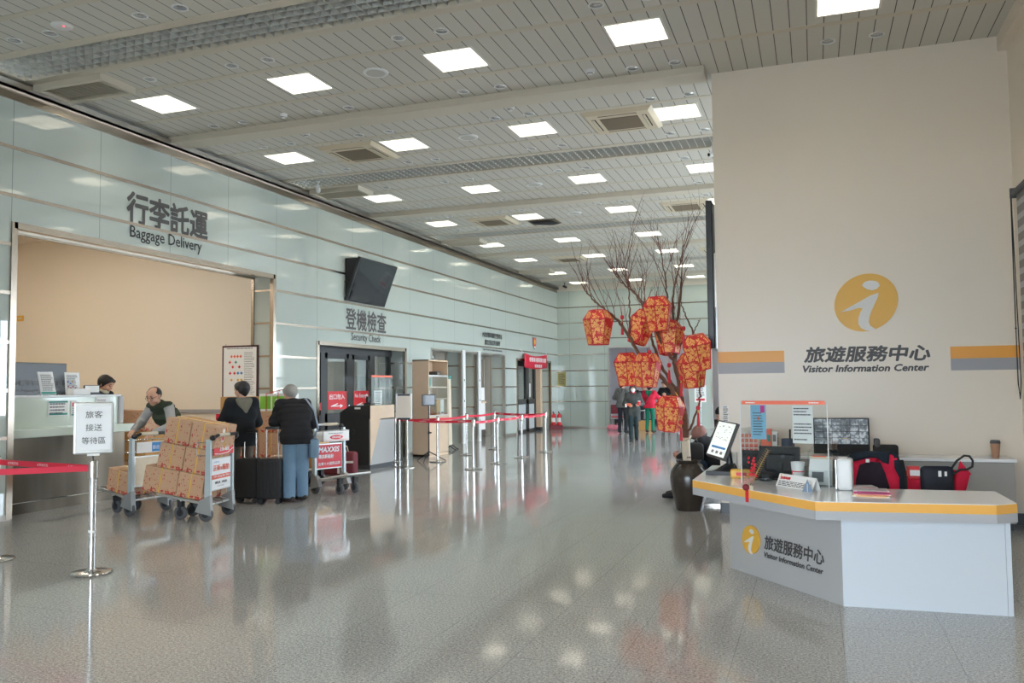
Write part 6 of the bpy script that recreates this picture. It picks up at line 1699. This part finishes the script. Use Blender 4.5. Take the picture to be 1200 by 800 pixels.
MB().lathe([(.0001, 0), (.075, 0), (.075, .19), (.066, .19), (.064, .02), (.0001, .02)], 20).build('cup', mat('navy_plastic', srgb(58, 72, 92), rough=.4), t, True); MB().cyl((.02, 0, .03), (.025, .0, .30), .01, n=8).build('pen', 'black', t, True)
for k, (x, mt, h_, lab) in enumerate(((-.53, 'orange_edge', .30, 'orange folder standing on the cabinet left of the pen holder'), (-.467, 'paper', .28, 'white ring binder between orange folder and pen holder'))):
    t = root('binder', lab, 'binder', (x, 10.6, CT)); MB().bbox(-.03 if k else -.09, .03, -.11, .11, .001, h_, .005).build('cover', mt, t); MB().box(-.02, .015, -.113, -.11, .16, .24).build('label', 'teal' if k == 0 else 'grey_print', t)
    if k:
        m = MB()
        for j in range(9): m.lathe([(.008, -.002), (.008, .002), (.011, .002), (.011, -.002), (.008, -.002)], 8, m=Matrix.Translation((.033, -.10, .05+.025*j)) @ Matrix.Rotation(PI/2, 4, 'X'))
        m.build('spiral', 'chrome', t)
t = root('desk_calendar', 'orange patterned calendar on the cabinet behind the acrylic shield', 'calendar', (-.765, 10.6, CT), .1)
mm = Matrix.Rotation(-.2, 4, 'X'); MB().box(-.11, .11, -.004, .004, 0, .27, mm).build('sheet', 'paper', t)
m = MB()
for i in range(4):
    for j in range(4): m.box(-.10+.052*i, -.06+.052*i, -.006, -.004, .02+.06*j, .065+.06*j, mm)
m.build('printed_squares', 'orange_edge', t)

# things on the desk top
D = DT+.0008
# slanted info terminal
t = root('info_terminal', 'black tilted touch terminal showing a white map on the desk corner', 'terminal', (-.80, 8.08, D))
MB().prism([(-.17, -.10), (.10, -.14), (.17, -.05), (.12, .12), (-.08, .12)], 0, .035).add([(-.10, -.06, .035), (.10, -.08, .035), (.11, .08, .035), (-.05, .08, .035), (.0, -.03, .10), (.08, -.03, .10), (.08, .04, .10), (.0, .04, .10)], [(0, 1, 5, 4), (1, 2, 6, 5), (2, 3, 7, 6), (3, 0, 4, 7), (4, 5, 6, 7)]).build('base', 'black', t)
TL, TR, BR, BL = at(842.5, 492, Y=8.30), at(864, 496, Y=8.12), at(848, 538.5, Y=7.93), at(827, 532, Y=8.11)
o_ = Vector(t.location); q4 = [p-o_ for p in (BL, BR, TR, TL)]
nrm = (q4[1]-q4[0]).cross(q4[3]-q4[0]).normalized()
if nrm.dot(Vector((0, -1, 0))) < 0: nrm = -nrm
m = MB(); P8 = q4+[p-nrm*.035 for p in q4]; m.add([tuple(p) for p in P8], [(0, 1, 2, 3), (7, 6, 5, 4), (0, 1, 5, 4), (1, 2, 6, 5), (2, 3, 7, 6), (3, 0, 4, 7)]).build('display_casing', 'black', t)
cen = sum(q4, Vector())/4; s4 = [cen+(p-cen)*.93+nrm*.001 for p in q4]
scr = MB().quad(*[tuple(p) for p in s4]).build('screen', mat('map_screen', srgb(226, 228, 224), rough=.2, emit=(.86, .9, .86), strength=.35), t)
S = lambda u, v: tuple(s4[0]*(1-u)*(1-v)+s4[1]*u*(1-v)+s4[2]*u*v+s4[3]*(1-u)*v+nrm*.0008)
MB().quad(S(.12, .22), S(.92, .22), S(.92, .28), S(.12, .28)).build('blue_bar', 'blue_print', scr)
m = MB(); rm = random.Random(5)
for k in range(22): u, v = rm.uniform(.15, .85), rm.uniform(.42, .9); m.quad(S(u, v), S(u+.06, v+.01), S(u+.06, v+.025), S(u, v+.015))
for k in range(3): m.quad(S(.2+.25*k, .07), S(.34+.25*k, .07), S(.34+.25*k, .15), S(.2+.25*k, .15))
m.build('map_marks', 'grey_print', scr)
bk = [p-nrm*.036 for p in q4]
MB().tube([(.04, .0, .08), tuple((bk[1]+bk[2])/2*.7+(bk[0]+bk[3])/2*.3-Vector((0, 0, .06))), tuple((bk[1]+bk[2])/2*.8+(bk[0]+bk[3])/2*.2+Vector((0, 0, .02)))], .03, 10).build('neck', 'black', t, True)
MB().tube([tuple(bk[1]+nrm*.018), tuple(bk[2]+nrm*.018)], .014, 8).build('side_rail', 'rubber', t, True)
t = root('paper_box', 'white box behind the neck of the slanted terminal', 'box', (-.78, 8.38, D)); MB().bbox(-.06, .06, -.05, .05, 0, .18, .006).build('body', 'paper', t); MB().lathe([(.012, -.001), (.012, .001), (.016, .001), (.016, -.001), (.012, -.001)], 12, m=Matrix.Translation((0, -.051, .1)) @ Matrix.Rotation(PI/2, 4, 'X')).build('print', 'grey_print', t)
# clear shield
SL, SR = Vector((-.60, 7.38, D)), Vector((.085, 7.20, D)); sd = (SR-SL).normalized(); sn = Vector((sd.y, -sd.x, 0)); W_ = (SR-SL).length
t = root('desk_shield', 'clear acrylic shield with orange top strip standing on the desk', 'shield', SL, math.atan2(sd.y, sd.x))
H2 = .695
m = MB()
r_ = .03
poly = [(0, .0), (W_, .0), (W_, H2-r_)]+[(W_-r_+r_*math.cos(a), H2-r_+r_*math.sin(a)) for a in (PI/8, PI/4, 3*PI/8)]+[(W_-r_, H2), (r_, H2)]+[(r_-r_*math.sin(a), H2-r_+r_*math.cos(a)) for a in (PI/8, PI/4, 3*PI/8)]+[(0, H2-r_)]
mz2 = Matrix(((1, 0, 0, 0), (0, 0, 1, 0), (0, 1, 0, 0), (0, 0, 0, 1)))
MB().prism(poly, -.003, .003, mz2).build('front_sheet', 'acrylic', t)
MB().box(0, .005, .0035, .45, 0, .46).build('side_sheet', 'acrylic', t); MB().box(W_-.005, W_, .0035, .30, 0, .36).build('side_sheet', 'acrylic', t)
m = MB(); m.box(-.003, .003, -.004, .004, 0, H2-r_).box(W_-.003, W_+.003, -.004, .004, 0, H2-r_); m.build('edge', 'white_plastic', t)
st = MB().prism([(r_*.5, H2-.036), (W_-r_*.4, H2-.036), (W_-r_*.6, H2-.006), (r_*.6, H2-.006)], -.006, -.0035, mz2).build('orange_strip', 'orange_edge', t)
text_lines('strip_lettering', 'paper', st, (.05, -.0065, H2-.03), XA, ZD, .08, .016, 1, 2); text_lines('strip_lettering', 'paper', st, (W_-.14, -.0065, H2-.03), XA, ZD, .10, .016, 1, 3)
t2 = root('notice', 'blue notice taped inside the acrylic shield', 'notice', SL+sd*.085+Vector((0, 0, .37))+sn*-.006, math.atan2(sd.y, sd.x))
MB().box(0, .13, .001, .003, 0, .285).build('sheet', 'blue_poster', t2); MB().box(.085, .118, -.001, .001, .22, .28).build('magenta_corner', 'magenta', t2)
text_lines('print', 'letter', t2, (.02, .0008, .03), XA, ZD, .09, .20, 9, 7, .35); MB().box(.055, .075, -.0005, .001, .16, .185).build('emblem', 'orange_edge', t2)
t2 = root('notice', 'white printed sheet taped inside the acrylic shield at right', 'notice', SL+sd*.43+Vector((0, 0, .345))+sn*-.006, math.atan2(sd.y, sd.x))
MB().box(0, .165, .001, .003, 0, .305).build('sheet', 'paper', t2); text_lines('print', 'letter', t2, (.012, .0008, .02), XA, ZD, .14, .275, 11, 17, .38, blank=(3, 4, 9))
# computers behind the shield
t = root('computer_monitor', 'back of a black computer monitor standing on the desk', 'monitor', (-.30, 7.76, D), -.3)
MB().bbox(-.19, .17, -.015, .015, .03, .285, .01).bbox(-.13, .13, -.03, -.014, .07, .22, .012).build('casing', 'black', t); MB().box(-.03, .03, -.04, -.02, 0, .14).box(-.1, .1, -.09, .07, 0, .012).build('stand', 'black', t); MB().lathe([(.0001, 0), (.018, 0), (.018, .002), (.0001, .002)], 12, m=Matrix.Translation((.03, -.03, .2)) @ Matrix.Rotation(PI/2, 4, 'X')).build('badge', 'rubber', t)
t = root('laptop', 'open black laptop left of the computer monitor behind shield', 'laptop', (-.56, 8.10, D), -.25)
MB().bbox(-.15, .15, -.1, .1, 0, .018, .004).build('keyboard_base', 'black', t); MB().box(-.15, .15, .0, .008, 0, .2, Matrix.Translation((0, .1, .018)) @ Matrix.Rotation(-.25, 4, 'X')).build('lid', 'matte_black', t)
t = root('cable_coil', 'tangle of black cables on the desk before the monitor', 'cable', (-.42, 7.62, D))
m = MB(); rr = random.Random(6); pts = []
for k in range(36): a = k*.72; pts.append((.085*math.cos(a)*(.7+.5*rr.random()), .05*math.sin(a)*(.7+.5*rr.random()), .012+.045*rr.random()))
m.tube(pts, .008, 6); m.build('cable', 'black', t, 'all'); MB().bbox(-.05, .04, -.03, .03, .0, .035, .01).build('adapter', 'black', t)
t = root('yellow_box', 'small yellow packet on the desk behind the acrylic shield', 'packet', (-.64, 7.80, D)); MB().bbox(-.09, .09, -.04, .04, 0, .075, .012).build('packet', 'logo_yellow', t); MB().box(-.04, .05, -.042, -.04, .02, .05).build('print', 'red', t)
# festive ornament taped on the front edge
oc = at(877, 570, Z=DT); t = root('festive_ornament', 'dried flower ornament with red berries and red ribbon on desk edge', 'ornament', (oc.x+.01, oc.y+.02, D))
rr = random.Random(9); m = MB()
for k in range(30): m.ball((rr.uniform(-.03, .03)+.02, rr.uniform(-.02, .02), rr.uniform(.08, .25)), .0105, 7)
m.build('berries', 'lantern_red', t, 'all')
m = MB()
for k in range(16):
    u = k/15; c0 = Vector((.02+.13*u, .02, .05+.24*u)); m.tube([c0, c0+Vector((-.035, 0, .03))*(1-.5*u)], .003, 4).tube([c0, c0+Vector((.035, 0, -.004))*(1-.5*u)], .003, 4)
m.tube([(0, .02, 0), (.02, .02, .05), (.15, .02, .29)], .004, 5); m.build('fern_frond', mat('dry_frond', srgb(150, 122, 86), rough=.8), t, 'all')
m = MB()
for k in range(40): a, e = rr.uniform(0, 2*PI), rr.uniform(-1, 1); m.tube([(-.005, 0, .05), (-.005+.045*math.cos(a), .03*math.sin(a)-.01, .05+.04*e)], .0025, 4)
m.build('dried_flower', mat('dusty_pink', srgb(196, 150, 142), rough=.8), t, 'all')
m = MB()
for k in range(14): m.tube([(.02, .01, .02), (.05+.004*k, .0, .10+.008*k)], .003, 4)
m.build('grass_stems', mat('straw', srgb(176, 154, 84), rough=.8), t, 'all')
dn = Vector((-(TOP[1][1]-TOP[0][1]), TOP[1][0]-TOP[0][0], 0)).normalized()
if dn.y > 0: dn = -dn
f = 1.0
ed = Vector((TOP[1][0]-TOP[0][0], TOP[1][1]-TOP[0][1], 0)).normalized(); eo = Vector((ed.y, -ed.x, 0))
w0 = Vector((oc.x+.01, oc.y+.02, 0)); dist = (Vector((*TOP[0], 0))-w0).dot(eo)+.004
rb_ = MB(); k_e = (Vector((*TOP[0], 0))-Vector((0, 0, EYE))).dot(eo)/(at(876, 576, Y=5)-Vector((0, 0, EYE))).dot(eo); pe = Vector((0, 0, EYE))+(at(876, 576, Y=5)-Vector((0, 0, EYE)))*k_e
e0 = Vector((pe.x, pe.y, 0))-w0+eo*.005
rb_.sheet([[tuple(e0+ed*(u*.02)+Vector((0, 0, z))) for u in (-1, 1)] for z in (.012, -.03, -.085, -.10)], .002); rb_.build('ribbon', 'lantern_red', t)
rs = MB(); rs.ball(tuple(e0+Vector((0, 0, .015))+eo*.008), (.028, .018, .026), 12).build('rosette', mat('dark_red_fabric', srgb(126, 34, 42), rough=.7), t, 'all')
MB().add([tuple(e0+ed*(.035)+Vector((0, 0, -.002))+eo*.003), tuple(e0+ed*.085+Vector((0, 0, -.002))+eo*.003), tuple(e0+ed*.085+Vector((0, 0, .035))+eo*.003), tuple(e0+ed*.035+Vector((0, 0, .035))+eo*.003)], [(0, 1, 2, 3)]).build('tag', 'cream_plastic', t)
# tent card, cup, pennant, leaflet holders, white box
ta, tb = at(909, 569, Z=DT), at(952, 576, Z=DT); td = (tb-ta).normalized(); tw = (tb-ta).length
t = root('tent_card', 'white tent card with red and black print at the desk front', 'card', (ta+tb)/2, math.atan2(td.y, td.x))
m = MB().add([(-tw/2, 0, .001), (tw/2, 0, .001), (tw/2, .045, .10), (-tw/2, .045, .10), (-tw/2, .085, .001), (tw/2, .085, .001)], [(0, 1, 2, 3), (3, 2, 5, 4), (0, 1, 5, 4)]); m.build('card', 'paper', t)
upv = Vector((0, .045, .099)).normalized()
text('red_lettering', '營業時間', 'red', t, (-tw/2+.03, .026-.001, .058), XA, tuple(upv), height=.024, width=.12, bold=.02)
text_lines('print', 'letter', t, (-tw/2+.02, .004, .009), XA, tuple(upv), tw-.05, .045, 4, 15); MB().ball((-tw/2+.025, .040, .089), .008, 8).build('logo_dot', 'logo_yellow', t)
t = root('paper_cup', 'white paper cup with red line on the desk by tent card', 'cup', (-.15, 7.34, D))
MB().lathe([(.0001, 0), (.04, 0), (.056, .19), (.051, .19), (.036, .01), (.0001, .01)], 22).build('cup', 'paper', t, True); MB().lathe([(.0505, .11), (.0513, .118)], 22).tube([(-.05, -.018, .12), (-.03, -.045, .06), (-.0, -.048, .02)], .003, 5).build('red_line', 'red', t)
t = root('pennant', 'small blue grey triangular card at the right of the tent card', 'card', at(946, 576, Z=DT+.0008))
MB().add([(-.035, 0, 0), (.04, 0, 0), (.003, .01, .095), (-.035, .03, 0), (.04, .03, 0)], [(0, 1, 2), (4, 3, 2), (0, 2, 3), (1, 4, 2), (0, 1, 4, 3)]).build('card', mat('slate_card', srgb(104, 124, 146), rough=.5), t); MB().box(-.0, .003, -.003, -.001, .0, .06).build('fold', 'paper', t)
t = root('leaflet_holder', 'clear leaflet holder with grey white leaflets on the desk', 'leaflet holder', (.02, 7.30, D), -.2)
mm = Matrix.Rotation(-.22, 4, 'X')
MB().box(-.11, .11, .0, .003, 0, .29, mm).box(-.11, .11, -.05, -.047, 0, .12, mm).box(-.113, -.11, -.05, .1, 0, .16).box(.11, .113, -.05, .1, 0, .16).tube([(-.11, -.03, 0), (-.085, .0, .27), (-.05, .04, .33)], .006, 6).tube([(.11, -.03, 0), (.085, .0, .27), (.05, .04, .30)], .006, 6).box(-.11, .11, -.06, .1, 0, .004).build('holder', 'acrylic', t)
for k in range(5): MB().box(-.085, .075+.004*k, -.04+.008*k, -.038+.008*k, .01, .15+.022*k, mm).build('leaflet', 'paper' if k != 4 else 'wrap', t)
MB().box(-.06, .03, -.043, -.041, .03, .11, mm).build('print', 'grey_print', t); MB().box(-.07, .04, -.0085, -.0065, .235, .245, mm).build('orange_line', 'orange_edge', t)
t = root('dispenser_box', 'white rounded box beside the leaflet holder on the desk', 'dispenser', (.20, 7.14, D), -.1)
MB().bbox(-.055, .06, -.09, .08, 0, .245, .025, 3).build('body', 'white_plastic', t, True)
MB().box(-.062, -.055, -.08, .07, .01, .23).build('side_plate', 'alu', t); m = MB()
for y, z in ((-.05, .2), (-.05, .05), (.04, .2)): m.cyl((-.066, y, z), (-.061, y, z), .007, n=8)
m.build('screw', 'grey_print', t, True)
# magazines
rr = random.Random(12)
for k, (px, py, rz, cvr, lab) in enumerate(((1021, 581, -.08, 'logo_yellow', 'yellow edged brochure at the bottom of the magazine pile'), (1022, 580, -.02, 'magenta', 'pink covered brochure in the middle of the magazine pile'), (1020, 577, .04, 'paper', 'grey white brochure topmost on the magazine pile'), (1006, 570.5, .2, 'paper', 'white leaflet with red edge beside the dispenser box'))):
    c = at(px, py, Z=DT); t = root('brochure', lab, 'brochure', (c.x, c.y+.02*(k < 3), D+(.007*k if k < 3 else 0)), rz, 'brochures on the desk')
    MB().box(-.125, .125, -.09, .09, 0, .0065).build('pages', 'paper', t); 
    MB().box(-.125, .125, -.09, .09, .0062, .0068).build('cover', cvr if k < 2 else mat('brochure_cover', srgb(206, 204, 208), rough=.3), t)
    MB().box(-.10, .11, -.0905, -.09, .001, .005).build('edge_print', ['orange', 'red', 'grey_print', 'red'][k], t)
# office chairs, red jacket and red bag behind the desk
def office_chair(label, loc, rz, mt='black', ztop=.98):
    t = root('office_chair', label, 'chair', loc, rz, 'desk chairs')
    MB().bbox(-.24, .24, -.23, .23, .43, .50, .03, 3).build('seat', mt, t, True)
    m = MB(); rows = []
    for i in range(7):
        v = i/6; hw = .23*(1-.25*max(0, v-.6)); rows.append([(hw*(j/4-1), .23+.05*math.sin(PI*v)-.03*(1-abs(j/4-1))*-1*0+.05*(1-(j/4-1)**2)*1.0, .58+(ztop-.58)*v) for j in range(9)])
    m.sheet(rows, .035).build('backrest', mt, t, True)
    MB().tube([(0, .2, .46), (0, .34, .5), (0, .33, .7)], .025, 8).build('back_support', 'black', t, True)
    MB().cyl((0, 0, .1), (0, 0, .43), .03, n=12).build('column', 'black', t, True)
    m = MB()
    for k in range(5): a = 2*PI*k/5+.3; m.tube([(0, 0, .11), (.28*math.cos(a), .28*math.sin(a), .07)], .022, 8)
    m.build('star_base', 'black', t, True)
    for k in range(5): a = 2*PI*k/5+.3; mm = Matrix.Translation((.28*math.cos(a), .28*math.sin(a), .03)) @ Matrix.Rotation(PI/2, 4, 'X'); MB().lathe([(.0001, -.02), (.03, -.02), (.03, .02), (.0001, .02)], 12, m=mm).build('caster', 'dark_rubber', t, True)
    return t
jc = at(1026, 560, Y=8.25)
office_chair('black office chair carrying the red and black jacket behind the desk', (jc.x+.02, 8.46, 0), PI, ztop=.93)
t = root('jacket', 'red and black jacket draped open over a chair behind the desk', 'jacket', (jc.x, 8.16, 0))
def curve_y(u, z): return -.07-.10*(1-(u/.31)**2)+.10*max(0, .72-z)
def patch(outline, off, mt, nm, thick=.012):
    """cloth patch following the chair back; outline in (x, z)"""
    bm = bmesh.new(); vs = [bm.verts.new((x, 0, z)) for x, z in outline]; f = bm.faces.new(vs)
    bmesh.ops.triangulate(bm, faces=[f]); bmesh.ops.subdivide_edges(bm, edges=bm.edges[:], cuts=3, use_grid_fill=True)
    for v in bm.verts: v.co.y = curve_y(v.co.x, v.co.z)-off+.008*math.sin(v.co.x*38+v.co.z*17)
    r = bmesh.ops.solidify(bm, geom=bm.faces[:], thickness=thick)
    return MB().frombm(bm).build(nm, mt, t, 'all')
def pj(px, py): p = at(px, py, Y=8.0); return (p.x-jc.x, p.z)
red = cloth('jacket_red', (204, 34, 66)); navy = cloth('jacket_navy', (32, 40, 48)); lining = cloth('jacket_lining', (44, 34, 44))
patch([pj(990, 600), pj(991, 545), pj(993, 536), pj(1000, 530), pj(1020, 528), pj(1045, 529), pj(1053, 534), pj(1058, 550), pj(1062, 575), pj(1065, 600)], 0, navy, 'shell', .02)
patch([pj(993, 600), pj(993, 545), pj(1002, 540), pj(1018, 536), pj(1036, 537), pj(1044, 532), pj(1047, 534), pj(1048, 548), pj(1054, 560), pj(1054, 600)], .022, red, 'red_panels')
patch([pj(1000, 600), pj(1003, 560), pj(1007, 544), pj(1018, 540), pj(1031, 541), pj(1037, 554), pj(1042, 570), pj(1043, 600)], .036, lining, 'lining')
patch([pj(991, 541), pj(995, 533), pj(1005, 529), pj(1025, 528), pj(1042, 530), pj(1041, 543), pj(1034, 541), pj(1028, 536), pj(1014, 535), pj(1002, 539)], .042, navy, 'collar')
p = patch([pj(1014, 537), pj(1018.5, 537), pj(1018.5, 541), pj(1014, 541)], .056, MT['paper'], 'size_label', .003)
patch([pj(1046, 536.5), pj(1051, 536.5), pj(1051, 538.5), pj(1046, 538.5)], .03, red, 'shoulder_tab', .006)
bc = at(1092, 562, Y=8.3)
office_chair('red office chair holding the red bag beside the draped jacket', (bc.x+.08, 8.50, 0), .12, mt=cloth('chair_red', (186, 30, 58)), ztop=.80)
t = root('tote_bag', 'red bag with black mesh pocket and strap behind the desk', 'bag', (bc.x, 8.44, .502), .08)
MB().bbox(-.22, .17, -.09, .09, .003, .27, .03, 3).build('body', cloth('bag_red', (200, 32, 62)), t, 'all')
MB().bbox(-.10, .17, -.15, -.088, .0, .37, .04, 3).build('mesh_pocket', cloth('mesh_black', (40, 42, 50), .6), t, 'all')
m = MB()
m.sheet([[(.15+.03*j+.09*u, -.06, .08+.33*u-.02*j*(1 if u < .9 else 2)) for j in range(4)] for u in [k/6 for k in range(7)]], .02); m.build('red_handle', cloth('bag_red', (200, 32, 62)), t, 'all')
MB().tube([(.14, -.12, .33), (.20, -.12, .42), (.26, -.12, .465), (.30, -.12, .46), (.325, -.12, .42), (.32, -.12, .37), (.28, -.12, .345), (.22, -.12, .34), (.15, -.12, .29)], .010, 6).build('black_strap', 'matte_black', t, 'all')
MB().bbox(-.19, -.1, -.1, .0, .25, .36, .006).build('red_folder', 'red', t); MB().box(-.18, -.08, -.105, -.101, .28, .33).build('white_card', 'paper', t)
MB().box(.04, .065, -.153, -.15, .28, .33).box(.09, .11, -.153, -.15, .285, .325).build('tag', 'paper', t)
